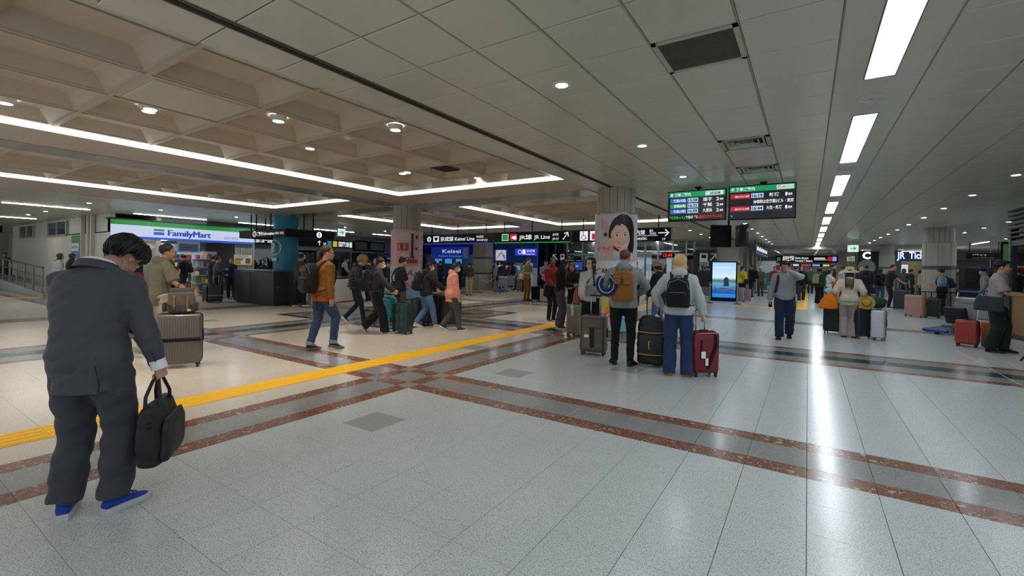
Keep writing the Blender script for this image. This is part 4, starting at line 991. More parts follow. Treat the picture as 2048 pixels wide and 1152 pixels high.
for nm, b in (('sign_face', (X0, X1, Y0, Y0+.12)), ('sign_face', (X0, X1, Y1-.12, Y1)), ('sign_face', (X1-.12, X1, Y0+.12, Y1-.12)), ('sign_face', (X0, X0+.12, Y0+.12, Y1-.12))): MB().box(*b, Z0, Z1).build(nm, SB, t, 0)
for x, y in ((-16.9,8.56),(-16.55,8.56),(-14.66,9.2),(-14.66,9.55),(-15.6,8.56),(-17.5,9.4)): MB().cyl((x, y, Z1), (x, y, HC), .022, 10).build('hanger_rod', SB, t)
MB().tube([(-16.55+.10*math.cos(2*PI*j/24), Y0-.004, 2.46+.10*math.sin(2*PI*j/24)) for j in range(24)], .008, 5, closed=True).build('emblem_ring', LW, t)
text('?', (-16.55, Y0-.006, 2.40), .17, LW, parent=t, ax='CENTER', bold=.03); text('ご案内', (-16.40, Y0-.006, 2.41), .14, LW, parent=t, w=.40, bold=.02); text('Information', (-15.95, Y0-.006, 2.41), .14, LW, parent=t, w=.68, bold=.02); text('问询处', (-15.22, Y0-.006, 2.42), .10, LW, parent=t, w=.24); text('안내소', (-14.92, Y0-.006, 2.42), .10, LW, parent=t, w=.24)
MB().cyl((X1+.002, 9.75, 2.465), (X1+.006, 9.75, 2.465), .105, 28).build('emblem_disc', LW, t); text('?', (X1+.008, 9.75, 2.40), .18, SB, '+x', t, ax='CENTER', bold=.04)
t = thing('information_counter', 'long black panelled information counter below the ring sign', 'counter', (0,0,0)); ZT = zat(546, 541, -14.9, 8.3); GRAN = mat('24262a', .5, 0, 'black_laminate', 140., .4, .05, .4)
for x0, x1 in ((-17.55,-16.45),(-16.445,-14.9)): MB().rbox(((x0+x1)/2, 8.33, ZT/2-.01), (x1-x0-.006, .06, ZT-.10), .006, 1).build('front_panel', GRAN, t)
MB().rbox((-14.93, 8.85, ZT/2-.01), (.06, 1.02, ZT-.10), .006, 1).build('end_panel', GRAN, t); MB().rbox((-16.22, 8.62, ZT-.02), (2.70, .66, .045), .012, 2).build('worktop', mat('4a4f55', .35, 0, 'laminate', 60., .1), t); MB().rbox((-15.22, 9.15, ZT-.02), (.62, .44, .045), .012, 2).build('worktop', mat('4a4f55', .35, 0, 'laminate', 60., .1), t)
MB().box(-17.5, -14.95, 8.38, 8.8, .0, .10).build('plinth', M_DARK, t, 0); MB().cyl((-14.895, 8.45, .62), (-14.89, 8.45, .62), .012, 10).build('lock', metal(), t)
t = thing('leaflet_rack', 'white leaflet rack with blue brochures beside the teal column', 'rack', (-14.85, 9.75, 0), R_(-20))
MB().box(-.22, -.20, -.15, .15, 0, 1.05).box(.20, .22, -.15, .15, 0, 1.05).build('side_panel', WHT, t, 0)
for i in range(4): z = .25+.22*i; MB().box(-.2, .2, -.13, .1, z, z+.015).build('shelf', WHT, t, 0)
for i in range(4):
    for j in range(3): tag(MB().box(-.055, .055, -.006, .006, 0, .2).build('brochure', paint(['2a6db0', 'd9dde0', '3d8cc4'][(i+j) % 3], .5), None, 0, (-14.85+(-.13+.13*j)*.94, 9.75+.04*j*-1-.05, .27+.22*i), R_(-20)), 'small blue or white brochure standing in the white leaflet rack', 'brochure', 'brochures in the leaflet rack')

# ------------------------------------------------------------------ hanging direction signs
YS_ = 14.4; sxp = lambda u: ony(u, 474, YS_).x
zt_, zb_ = ony(1142, 461.3, YS_).z, ony(1142, 484.6, YS_).z; zc_ = (zt_+zb_)/2; hh_ = zt_-zb_
WT = emit('f3f5f7', .95); GRN, BLU, RED = emit('1b9a4b', .8), emit('1b46c8', .8), emit('c8202c', .8)
def hsign(label, u0, u1, stripe):
    t = thing('direction_sign', label, 'sign', (0,0,0), 0, 'black direction signs across the hall'); x0, x1 = sxp(u0), sxp(u1)
    MB().box(x0+.01, x1-.01, YS_, YS_+.18, zb_, zt_).build('sign_box', SB, t, 0); MB().box(x0, x1, YS_-.006, YS_+.186, zt_, zt_+.02).box(x0-.002, x0+.012, YS_-.006, YS_+.186, zb_, zt_).box(x1-.012, x1+.002, YS_-.006, YS_+.186, zb_, zt_).build('sign_frame', metal('55585c', .4), t, 0)
    if stripe: MB().box(x0+.01, x1-.01, YS_-.004, YS_, zb_, zb_+.035).build('line_stripe', stripe, t, 0)
    for k in (.12, .5, .88): MB().cyl((x0+(x1-x0)*k, YS_+.09, zt_), (x0+(x1-x0)*k, YS_+.09, HC), .018, 8).build('hanger_rod', SB, t)
    return t
tx = lambda s, u0, u1, dz, size, t, m=None, b=.008: text(s, (sxp(u0), YS_-.006, zc_+dz), size, m or WT, parent=t, w=sxp(u1)-sxp(u0), bold=b)
def sq(u0, u1, z0, z1, m, t, name='icon', y=-.005): return MB().box(sxp(u0), sxp(u1), YS_+y-.002, YS_+y, zc_+z0, zc_+z1).build(name, m, t, 0)
t = hsign('black hanging sign with blue underline reading Keisei Line', 846, 988, BLU)
tx('✕', 840, 847, -.08, .2, t); cx = (sxp(854)+sxp(863))/2; MB().tube([(cx+.10*math.cos(2*PI*j/24), YS_-.006, zc_+.02+.10*math.sin(2*PI*j/24)) for j in range(24)], .014, 6, closed=True).build('icon', WT, t); MB().tube([(cx+.055*math.cos(2*PI*j/20), YS_-.006, zc_+.02+.055*math.sin(2*PI*j/20)) for j in range(20)], .012, 6, closed=True).build('icon', WT, t)
sq(867, 878, -.10, .14, WT, t); MB().poly([(sxp(869), zc_+.09), (sxp(876), zc_+.09), (sxp(875), zc_-.02), (sxp(872.5), zc_-.06), (sxp(870), zc_-.02)], 'y', YS_-.012, YS_-.008).build('icon', SB, t, 0)
tx('京成線', 881, 907, -.06, .2, t, b=.014); tx('Keisei Line', 910, 949, -.06, .2, t, b=.012); tx('京成线', 953, 967, .04, .1, t); tx('게이세이선', 953, 975, -.10, .1, t)
t = hsign('black hanging sign with green underline reading JR Line', 990, 1141, GRN)
sq(1004, 1017, -.11, .15, WT, t); sq(1005, 1016, -.09, .13, GRN, t, y=-.008); tx('JR', 1006, 1015, -.03, .13, t, b=.014); sq(1020, 1034, -.11, .15, RED, t); MB().poly([(sxp(1022), zc_), (sxp(1028), zc_+.07), (sxp(1033), zc_+.07), (sxp(1033), zc_-.07), (sxp(1028), zc_-.06)], 'y', YS_-.012, YS_-.008).build('icon', WT, t, 0)
tx('JR線', 1038, 1064, -.06, .2, t, b=.014); tx('JR Line', 1068, 1100, -.06, .2, t, b=.012); tx('JR线', 1105, 1117, .05, .1, t); tx('JR선', 1105, 1117, -.10, .1, t)
def arrow(t, u, dz, d, size=.16, m=None):
    c = Vector((sxp(u), YS_-.006, zc_+dz)); d = Vector((d[0], 0, d[1])).normalized(); n = Vector((-d.z, 0, d.x)); q = MB(); e = c+d*size
    q.tube([c-d*size, e-d*.03], .016, 4); q.tube([e-d*.11+n*.10, e, e-d*.11-n*.10], .018, 4); return q.build('arrow', m or WT, t)
arrow(t, 1131, .02, (.75, 1))
t = hsign('black hanging sign with wheelchair symbol reading Domestic', 1143, 1342, None)
sq(1160, 1176, -.15, .17, WT, t); c = Vector((sxp(1167.5), YS_-.010, zc_-.04)); MB().tube([(c.x+.075*math.cos(R_(a_)), c.y, c.z+.075*math.sin(R_(a_))) for a_ in range(110, 390, 20)], .011, 5).tube([(c.x-.02, c.y, c.z+.14), (c.x-.005, c.y, c.z+.05), (c.x+.06, c.y, c.z+.05), (c.x+.09, c.y, c.z-.05)], .012, 5).build('icon', SB, t); MB().cyl((c.x-.02, c.y-.002, c.z+.175), (c.x-.02, c.y+.002, c.z+.175), .022, 12).build('icon', SB, t)
sq(1180, 1194, -.15, .17, WT, t); sq(1184, 1190, -.12, .08, RED, t, y=-.008)
tx('国内線', 1262, 1290, .02, .16, t, b=.014); tx('国内', 1299, 1306, .09, .09, t); tx('국내선', 1299, 1312, .0, .09, t); sq(1262, 1315, -.035, -.022, WT, t); tx('Domestic', 1257, 1294, -.16, .15, t, b=.012); tx('1F', 1325, 1331, -.18, .10, t); arrow(t, 1327, .05, (1, 0))

# ------------------------------------------------------------------ departure boards
def board(label, x0, x1, z0, z1, y=9.8):
    t = thing('departure_board', label, 'display', (0,0,0), 0, 'train departure boards'); MB().box(x0-.02, x1+.02, y, y+.09, z0-.02, z1+.02).build('housing', SB, t, 0); MB().box(x0, x1, y-.004, y, z0, z1).build('screen', emit('05070a', .6), t, 0); MB().cyl(((x0+x1)/2+.03, y+.05, z1), ((x0+x1)/2+.03, y+.05, HC), .03, 10).rbox(((x0+x1)/2+.03, y+.05, HC-.012), (.12, .12, .024), .005, 1).build('bracket', SB, t)
    W_, H_ = x1-x0, z1-z0
    def cell(a, b, c, d, m, n='lit_cell'): MB().box(x0+a*W_, x0+b*W_, y-.007, y-.004, z0+c*H_, z0+d*H_).build(n, m, t, 0)
    def tt(s, a, b, c, sz, m, bold=.02): text(s, (x0+a*W_, y-.009, z0+c*H_), sz*H_, m, parent=t, w=(b-a)*W_, bold=bold)
    return t, cell, tt
EG, EB, EW, ER, EK = emit('14a86a', .8), emit('2f74e8', .85), emit('f2f8ff', 1.0), emit('d3152e', .85), plastic('0a0c10', .5); EGR = emit('2fe05a', .9); ERD = emit('ff2a2a', .9); ELB = emit('bcdcff', .95)
t, cell, tt = board('departure board of local trains headed 15:58, with a scrolling line', -2.475, -1.395, 2.49, 3.075)
cell(0, 1, .81, 1, EG); tt('発車ご案内', .10, .40, .855, .12, EW); cell(.03, .075, .85, .95, EW); cell(.66, .97, .83, .97, EW); tt('成田線', .74, .92, .86, .09, EK)
for zc, ec, a_, b_, c_, d_ in ((.62, EB, '快速(15両)', '15:58', '逗子', '2'), (.43, EG, '普通(8両)', '16:32', '千葉', '2'), (.24, EB, '快速(15両)', '16:58', '久里浜', '2')):
    cell(.025, .325, zc, zc+.15, ec); tt(a_, .09, .31, zc+.035, .11, EW); cell(.345, .535, zc, zc+.15, ELB); tt(b_, .36, .52, zc+.025, .14, EK, .03); tt(c_, .62, .78, zc+.03, .13, EW); tt(d_, .85, .90, zc+.02, .15, EW); tt('番線', .91, .97, zc+.03, .08, EW); cell(.02, .98, zc-.02, zc-.014, emit('4a5560', .8))
tt('「えきねっと」', .02, .30, .06, .11, EGR); tt('で並ばずに', .31, .54, .06, .11, EW); tt('成田エクスプレスを', .55, .96, .06, .11, ERD)
t, cell, tt = board('departure board of express trains headed 16:19, with red train boxes', -1.315, -.222, 2.475, 3.095)
cell(0, 1, .83, 1, EG); tt('発車ご案内', .10, .40, .875, .11, EW); cell(.03, .075, .865, .965, EW); cell(.73, .98, .85, .98, EW); cell(.745, .80, .865, .965, ER); tt('成田エクスプレス', .81, .97, .885, .06, EK)
for zc, b_, c_ in ((.63, '16:19', '新宿'), (.24, '16:44', '大船・新宿')):
    cell(.02, .325, zc, zc+.14, ER); tt('成田エクスプレス', .09, .24, zc+.035, .07, EW); tt('36号', .25, .315, zc+.035, .07, EW); cell(.345, .535, zc, zc+.14, ELB); tt(b_, .36, .52, zc+.02, .13, EK, .03); tt(c_, .62 if len(c_) == 2 else .58, .77 if len(c_) == 2 else .81, zc+.025, .12, EW); tt('1', .86, .89, zc+.02, .14, EW); tt('番線', .90, .96, zc+.03, .08, EW); cell(.02, .98, zc-.02, zc-.014, emit('4a5560', .8))
tt('停車駅は空港第2ビル・東京', .38, .98, .46, .12, EW)
cell(.02, .03, .10, .12, ELB); cell(.035, .05, .07, .09, ELB)
t = thing('hanging_monitor', 'black twin monitor hung below the departure boards, seen from behind', 'monitor', (-2.05, 15.2, 0)); za, zb2 = 2.17, 2.85
MB().rbox((-.22, 0, (za+zb2)/2), (.62, .09, zb2-za), .02, 1, 0, Matrix.Rotation(R_(30), 4, 'Z')).build('housing', SB, t); MB().rbox((.36, .05, (za+zb2)/2), (.55, .09, zb2-za), .02, 1, 0, Matrix.Rotation(R_(-50), 4, 'Z')).build('housing', plastic('30343a', .2), t); MB().cyl((0, 0, zb2-.1), (0, 0, HC), .03, 10).build('bracket', SB, t)

# ------------------------------------------------------------------ convenience store
XF = -21.3; fy = lambda u, v=465: onx(u, v, XF).y
t = thing('store_sign', 'lit green, white and blue store fascia lettered FamilyMart', 'sign', (0,0,0)); Ya, Yb = 5.80, 10.92; Zb, Zt = 2.27, 2.95; FG, FW, FB = emit('0f9a38', .75), emit('d3defc', .88), emit('1c58d8', .9)
MB().box(XF-.25, XF, Ya, Yb, Zb, Zt).build('light_box', WHT, t, 0)
edges = [Ya, fy(298), fy(424), fy(480), Yb]
for i in range(4):
    a_, b_ = edges[i]+.006, edges[i+1]-.006; MB().box(XF, XF+.02, a_, b_, Zb+.08, Zb+.50).build('white_panel', FW, t, 0); MB().box(XF, XF+.02, a_, b_, Zb+.50, Zt).build('green_panel', FG, t, 0); MB().box(XF, XF+.02, a_, b_, Zb, Zb+.08).build('blue_panel', FB, t, 0)
MB().box(XF-.3, XF+.06, Ya-.05, Yb+.05, Zt, Zt+.05).build('top_trim', M_DARK, t, 0)
text('FamilyMart', (XF+.026, fy(335), 2.44), .33, emit('1550c8', .7), '+x', t, w=fy(420)-fy(335), bold=0.); [text('FamilyMart', (XF+.0265+.0003*k_, fy(335)+.012*k_, 2.44+.006*(k_ % 2)), .33, emit('1550c8', .7), '+x', t, w=fy(420)-fy(335)) for k_ in (1, 2, 3)]; text('成田空港駅店', (XF+.026, fy(448), 2.42), .15, emit('7f97c8', .7), '+x', t, w=fy(476)-fy(448))
MB().box(XF+.022, XF+.028, fy(307), fy(328), 2.60, 2.68).build('logo_green', FG, t, 0); MB().box(XF+.022, XF+.028, fy(307), fy(328), 2.45, 2.56).build('logo_blue', FB, t, 0)
# store shell
M_WALLW = mat('b3aea3', .5, 0, 'wall_panel', 3., .04, 0, .5, space='world'); M_SHELF = paint('d6d8d8', .4)
struct(MB().box(-28, -27.9, 5.8, 13, 0, 2.5).build('wall_store', paint('cfd3d4', .6), smooth=0), 'white rear wall of the convenience store')
struct(MB().box(XF-6.6, XF-.3, 5.8, 13, 2.42, 2.5).build('ceiling_store', paint('d5d8d9', .6), smooth=0), 'white ceiling of the convenience store')
for i, y in enumerate((6.5, 7.7, 8.9)): tag(MB().box(-26.5, -21.9, y-.1, y+.1, 2.405, 2.418).build('store_light', emit('f4f8ff', LAMP*.5), smooth=0), 'flat white ceiling light inside the store, %s' % ['by the side wall', 'over the middle aisle', 'over the open cooler'][i], 'ceiling light', 'lights inside the store')
rp = random.Random(9); PN = ['red', 'yellow', 'green', 'blue', 'white', 'pink', 'brown', 'orange', 'pale blue', 'cream']; PC = ['c9442f', 'd9a52b', '3d8c4a', '2f66b5', 'e2e2dc', 'b53a6a', '6f4a2c', 'e07b2a', '8ab8c9', 'f0d9b0']; pm = {}
def shelf_unit(x, y, rz, L, rows, label):
    t = thing('store_shelf', label, 'shelf', (x, y, 0), rz); MB().box(-L/2, L/2, -.02, .02, 0, rows*.36+.1).build('back_panel', M_SHELF, t, 0)
    for i in range(rows): z = .12+.36*i; MB().box(-L/2, L/2, -.38, 0, z-.02, z).build('shelf_board', M_SHELF, t, 0)
    M_ = Matrix.Translation((x, y, 0)) @ Matrix.Rotation(rz, 4, 'Z')
    for i in range(rows):
        u = -L/2+.08
        while u < L/2-.08:
            w = rp.choice((.10, .13, .16)); hgt = rp.uniform(.14, .27); c = rp.choice(PC); k = (w, round(hgt, 2), c)
            if k not in pm: pm[k] = MB().rbox((0, 0, hgt/2), (w*.92, .2, hgt), .012, 1).mesh('packet', plastic(c, .4), 0)
            o = obj('packet', pm[k]); p = M_ @ Vector((u+w/2, -.22, .12+.36*i)); o.location = p; o.rotation_euler.z = rz; tag(o, '%s packet on the %s shelf of the %s' % (PN[PC.index(c)], ['bottom', 'second', 'third', 'fourth', 'fifth', 'top'][i], label.split(' with')[0]), 'packet', 'packets on the '+label.split(' with')[0]); u += w+.01
shelf_unit(-24.2, 7.0, PI/2, 2.2, 5, 'low white store rack with snacks'); shelf_unit(-25.6, 9.3, PI/2, 2.4, 6, 'tall white store rack with drinks'); shelf_unit(-23.0, 9.6, PI/2, 1.0, 5, 'short white rack near the till with sweets')
t = thing('store_banner', 'pale hanging banner of a frozen drink inside the store entrance', 'banner', (XF-.1, fy(290), 0)); MB().box(0, .01, -.55, .55, 1.92, 2.2).build('sheet', pr_('d9cfc6'), t, 0); MB().cyl((.005, -.5, 2.2), (.005, -.5, 2.42), .006, 6).cyl((.005, .5, 2.2), (.005, .5, 2.42), .006, 6).build('cord', SB, t); text('フラッペ', (.014, -.45, 1.98), .18, pr_('8c3a3a'), '+x', t, w=.8)
t = thing('store_poster', 'blue and white poster panel hanging over the store aisle', 'poster', (XF-.3, fy(384), 0)); MB().box(0, .012, -.42, .42, 1.72, 2.26).build('sheet', pr_('d3dde6'), t, 0); MB().box(.012, .016, -.34, .34, 1.86, 2.16).build('print', pr_('2b9bd0'), t, 0); MB().box(.016, .02, -.2, .2, 1.95, 2.05).build('print', pr_('e24a5a'), t, 0)
t = thing('hot_snack_case', 'red-fronted snack cabinet at the store entrance', 'cabinet', (XF-.2, fy(272), 0)); MB().rbox((0, 0, .5), (.5, .5, 1.0), .02, 1).build('body', plastic('7c2a26', .4), t); MB().rbox((0, 0, 1.2), (.46, .46, .4), .02, 1).build('glass_box', plastic('2a2d33', .15), t)
# panelled wall beside the store, its poster
t = struct(thing('wall_panelled', 'grey ribbed wall panel beside the store front', None, (0,0,0)), 'grey ribbed wall panel beside the store front')
ya, yb = fy(473, 500), fy(512, 500)
for i in range(8): y0 = ya+(yb-ya)*i/8; MB().tile(0, (yb-ya)/8-.01, 0, 2.6, .05, .05, .01).xf(Matrix.Translation((XF-.15, y0, 0)) @ Matrix(((0,0,1,0),(1,0,0,0),(0,1,0,0),(0,0,0,1)))).build('wall_panel', mat('8f9092', .5, 0, 'wall_panel', 3., .04), t, 0)
t = thing('caramel_poster', 'yellow-framed poster of a pudding beside the store', 'poster', (XF-.08, 0, 0)); y0, y1 = fy(469, 530), fy(506, 530); MB().box(0, .01, y0, y1, 1.30, 1.78).build('frame', pr_('d8b02a'), t, 0); MB().box(.01, .014, y0+.03, y1-.03, 1.33, 1.75).build('sheet', pr_('dfe0d8'), t, 0); MB().box(.014, .018, y0+.05, y0+.3, 1.35, 1.50).build('print', pr_('d59a1c'), t, 0); MB().box(.014, .018, y1-.3, y1-.08, 1.38, 1.62).build('print', pr_('8a5a2a'), t, 0); [MB().box(.014, .018, y0+.06, y0+w_, z_, z_+.03).build('print', pr_(c_), t, 0) for w_, z_, c_ in ((.62, 1.70, '9a8fb0'), (.50, 1.63, 'd98a2a'), (.42, 1.57, '4a4550'), (.36, 1.52, '4a4550'))]

# ------------------------------------------------------------------ side passage with ramp
t = struct(thing('wall_left', 'pale ribbed wall between the side passage and the store', None, (0,0,0)), 'pale ribbed wall between the side passage and the store')
MB().box(-47, XF+.0, 7.2, 7.35, 0, HC).box(-36.4, XF, 5.80, 5.95, 0, HC).build('backing', M_WALLW, t, 0)
n = 38
pmesh = MB().tile(0, .385, 0, HC-.75, .03, .03, .006).xf(Matrix(((1,0,0,0),(0,0,-1,0),(0,1,0,0),(0,0,0,1)))).mesh('wall_panel', M_WALLW, 0)
for i in range(n): obj('wall_panel', pmesh, t, (-36.3+.395*i, 5.80, .05))
for a_, b_ in ((-34.5,-31.8), (-29.2,-26.4)):
    w_ = struct(thing('window_1' if a_ < -30 else 'window_2', 'high dark window above the ramp wall', None, (0,0,0)), 'high dark window above the ramp wall'); MB().box(a_, b_, 5.74, 5.78, 2.50, 3.05).build('pane', mat('39444c', .12, 0, 'dark_glass', 3., .1), w_, 0)
    for x in (a_, (a_+b_)/2, b_): MB().box(x-.04, x+.04, 5.72, 5.79, 2.46, 3.08).build('mullion', metal('a5a7a6', .4), w_, 0)
    MB().box(a_, b_, 5.72, 5.79, 2.44, 2.50).build('sill', metal('a5a7a6', .4), w_, 0)
t = thing('store_side_sign', 'narrow upright store sign on the ramp wall with green top and blue foot', 'sign', (0, 5.745, 0)); xa, xb = ony(145, 480, 5.75).x, ony(159, 480, 5.75).x
MB().box(xa, xb, -.02, 0, 1.32, 2.42).build('panel', paint('c9cdd2', .5), t, 0); MB().box(xa, xb, -.026, -.02, 2.10, 2.42).build('green_panel', paint('1a7d33', .5), t, 0); MB().box(xa, xb, -.026, -.02, 1.70, 1.78).build('blue_panel', paint('2456b0', .5), t, 0); MB().box(xa, xb, -.026, -.02, 1.34, 1.68).build('blue_panel', paint('2456b0', .5), t, 0); text('FamilyMart', (xa+.06, -.03, 1.88), .2, paint('2456b0', .5), '-y', t, w=xb-xa-.12); MB().ell(((xa+xb)/2, -.028, 1.48), (.25, .006, .08), 16, 6).build('logo', WHT, t)
for x in (xb+.5, xb+1.3, xb+1.7): MB().box(x-.06, x+.06, 5.66, 5.78, 0, HC).build('wall_pilaster', M_WALLW, struct(bpy.data.objects['wall_left']), 0)
XW = -46.6
ew = struct(thing('wall_end', 'end wall of the side passage with a dark opening', None, (0,0,0)), 'end wall of the side passage with a dark opening')
MB().box(XW, XW+.1, -1.4, 2.6, 0, HC).box(XW, XW+.1, 5.0, 7.4, 0, HC).box(XW, XW+.1, 2.6, 5.0, 2.4, HC).build('wall_face', M_WALLW, ew, 0); MB().box(XW-.6, XW-.5, 2.4, 5.2, 0, 2.5).build('opening', mat('20262c', .2, 0, 'dark_glass', 3., .1), ew, 0)
t = thing('hanging_display', 'black display hanging before the side passage opening', 'display', (-33, 4.0, 0)); MB().rbox((0, .2, 2.85), (.12, 1.4, .32), .02, 1).build('housing', SB, t); MB().cyl((0, .2, 3.0), (0, .2, HC), .03, 8).build('bracket', SB, t)
t = thing('arrow_panel', 'dark panel with a white right arrow at the side passage', 'sign', (-45.9, 5.3, 0)); MB().box(-.05, 0, -.75, .3, 0.3, 2.2).build('panel', plastic('1c232b', .3), t, 0); MB().tube([(.01, -.35, 1.6), (.01, .1, 1.6)], .05, 4).tube([(.01, -.08, 1.85), (.01, .12, 1.6), (.01, -.08, 1.35)], .05, 4).build('arrow', WHT, t)
t = thing('ramp', 'grey ramp with low kerb rising along the pale wall', 'ramp', (0,0,0)); MB().poly([(-36, 0), (-24.2, 0), (-36, .55)], 'y', 4.7, 5.75).build('slope', mat('8f9392', .5, 0, 'rubber_floor', 20., .1), t, 0); MB().poly([(-36, 0), (-24.0, 0), (-24.0, .12), (-36, .67)], 'y', 4.6, 4.7).build('kerb', paint('8b8d8c', .5), t, 0)
t = thing('railing', 'brown-posted steel handrail along the ramp', 'railing', (0,0,0)); rz = lambda x: .12+(-24.0-x)*.55/12+.0
for i in range(9): x = -24.3-1.35*i; MB().rbox((x, 4.65, rz(x)+.48), (.10, .05, .96), .008, 1).build('post', mat('8d7f70', .5, .2, 'bronze', 10., .08), t)
for dz, r in ((.98, .035), (.62, .018), (.25, .018)): MB().tube([(-35.2, 4.62, rz(-35.2)+dz), (-24.1, 4.62, rz(-24.1)+dz)], r, 10).build('rail', metal('6d7276', .3), t)

# ------------------------------------------------------------------ offices behind the information desk
M_NAVY = paint('1a2433', .5); M_DW = mat('34383d', .5, 0, 'dark_wall', 3., .06, space='world')
wb = struct(thing('wall_offices', 'dark office fronts behind the information desk', None, (0,0,0)), 'dark office fronts behind the information desk')
XO = -23.4
MB().box(XO-.1, XO, 11.2, 25, 2.15, HC).build('bulkhead', paint('5b5f63', .5), wb, 0); MB().box(XO-3.2, XO-3.1, 11.2, 25, 0, 3).build('inner_wall', M_NAVY, wb, 0); MB().box(XO-3.2, XO-.02, 11.2, 25, 2.6, 2.62).build('inner_ceiling', paint('787c80', .6), wb, 0)
for y in (11.2, 13.4, 15.6, 17.8, 20, 22.2, 24.4): MB().box(XO-.1, XO, y-.06, y+.06, 0, 2.2).build('mullion', metal('6c7074', .4), wb, 0); MB().box(XO-3.1, XO-.1, y-.03, y+.03, 0, 2.6).build('partition', M_DW, wb, 0)
for i in range(6): y = 11.3+2.2*i; MB().box(XO-.06, XO-.05, y, y+2.0, 1.05, 2.15).build('window_pane', glass('c9d6dc', .02, .2), wb, 0); MB().box(XO-.12, XO+.02, y, y+2.05, 0, 1.05).build('counter_front', paint('3c4046', .5), wb, 0)
for i in range(6): tag(MB().box(XO-2.2, XO-.8, 11.8+2.2*i, 12.0+2.2*i, 2.585, 2.598).build('office_light', emit('eef6ff', LAMP*.12), smooth=0), 'white ceiling light inside the dark offices behind the glass', 'ceiling light', 'lights in the offices')
for i, (y, c, lab) in enumerate(((11.9, 'c33a3a', 'red and white notice behind the office glass'), (14.4, '3a78c8', 'blue poster behind the office glass'), (16.9, 'd9d9d4', 'white notice behind the office glass'), (21.2, '4aa0c0', 'pale blue poster behind the office glass'))): t = thing('notice', lab, 'notice', (XO-.9, y, 0)); MB().box(0, .01, -.3, .3, 1.3, 1.8).build('sheet', pr_('dcdcda'), t, 0); MB().box(.01, .014, -.28, .28, 1.6, 1.78).build('print', pr_(c), t, 0)
t = thing('direction_strip', 'long black overhead strip sign with up arrow, train and plane symbols', 'sign', (0,0,0)); XS_ = -20.2; gy_ = lambda u, v=487: onx(u, v, XS_).y; z0, z1 = onx(650, 495, XS_).z, onx(650, 479, XS_).z; y0, y1 = gy_(514), gy_(706)
MB().box(XS_-.15, XS_, y0, y1, z0, z1).build('sign_box', SB, t, 0); hz_ = z1-z0
for k in range(4): MB().cyl((XS_-.07, y0+(y1-y0)*(k+.5)/4, z1), (XS_-.07, y0+(y1-y0)*(k+.5)/4, HC), .018, 8).build('hanger_rod', SB, t)
tz = lambda s, u0, u1, k=.6, m=None: text(s, (XS_+.006, gy_(u0), z0+hz_*.25), hz_*k, m or WT, '+x', t, w=gy_(u1)-gy_(u0), bold=.02)
tz('国際線一到着', 512, 545); tz('↑', 635, 643, .8); tz('1F', 647, 652, .5); tz('国際線', 677, 698, .7)
for u0, u1, m in ((655, 663, emit('2a7fc0', .8)), (666, 674, emit('d8c422', .85)), (699, 704, emit('bfeee0', .9))): MB().box(XS_, XS_+.008, gy_(u0), gy_(u1), z0+hz_*.15, z0+hz_*.85).build('icon', m, t, 0)
tz('✈', 667, 673, .6, SB)
for i, (u0, u1) in enumerate(((707, 735), (737, 768))):
    t = thing('hanging_monitor', 'black flight monitor hung %s over the office fronts' % ['beside the strip sign', 'past the first monitor'][i], 'monitor', (0,0,0), 0, 'flight monitors'); MB().rbox((XS_, (gy_(u0)+gy_(u1))/2, (z0+z1)/2-.02), (.12, gy_(u1)-gy_(u0), hz_*1.5), .02, 1).build('housing', SB, t); MB().box(XS_+.062, XS_+.066, gy_(u0)+.08, gy_(u1)-.08, z0-.02, z1-.02).build('screen', emit('10161f', .8), t, 0); MB().cyl((XS_, (gy_(u0)+gy_(u1))/2, z1), (XS_, (gy_(u0)+gy_(u1))/2, HC), .02, 8).build('bracket', SB, t)
def exit_sign(u, v, y, w, h, label, c='d9f4ea', axis='y'):
    t = thing('exit_sign', label, 'sign', (0,0,0)); p = ony(u, v, y) if axis == 'y' else onx(u, v, y); rz = 0 if axis == 'y' else PI/2; t.location = p; t.rotation_euler.z = rz
    MB().rbox((0, 0, 0), (w, .08, h), .01, 1).build('housing', paint('c8cccb', .5), t); MB().box(-w*.46, w*.46, -.046, -.042, -h*.44, h*.44).build('lit_face', emit(c, 1.0), t, 0); MB().tube([(-w*.25, -.05, 0), (w*.25, -.05, 0)], h*.05, 4).tube([(w*.05, -.05, h*.2), (w*.25, -.05, 0), (w*.05, -.05, -h*.2)], h*.05, 4).build('arrow', emit('0b9a5a', .7), t); MB().cyl((0, 0, h/2), (0, 0, HC-p.z), .012, 8).build('hanger_rod', paint('9a9a92', .5), t)
exit_sign(682, 465, -17.5, .42, .36, 'small lit exit sign hanging beyond the ring sign', axis='x'); exit_sign(1706, 497, 30, .5, .4, 'lit exit sign with arrow hanging before the black panel with the letter C'); exit_sign(1701, 518, 44, .5, .4, 'small lit exit sign far down by the gates')
exit_sign(1980, 542, 36, .35, .3, 'tiny green exit sign in the dark passage by the booth', '6fe0c0')
# white desk
t = thing('white_desk', 'white fronted service desk with dark top behind the walkers', 'desk', (-15.2, 11.3, 0), R_(18)); 
for i in range(3): MB().rbox((.35, -.85+.85*i, .46), (.05, .84, .84), .008, 1).build('front_panel', paint('d3d5d4', .4), t)
MB().box(-.3, .33, -1.28, 1.28, 0, .1).build('plinth', paint('6a6d6c', .5), t, 0); MB().rbox((0, 0, .92), (.78, 2.6, .05), .01, 1).build('worktop', mat('2a2c2f', .4, 0, 'laminate', 30., .1), t); MB().rbox((.3, .9, 1.06), (.06, .7, .26), .01, 1).build('raised_panel', paint('d3d5d4', .4), t)

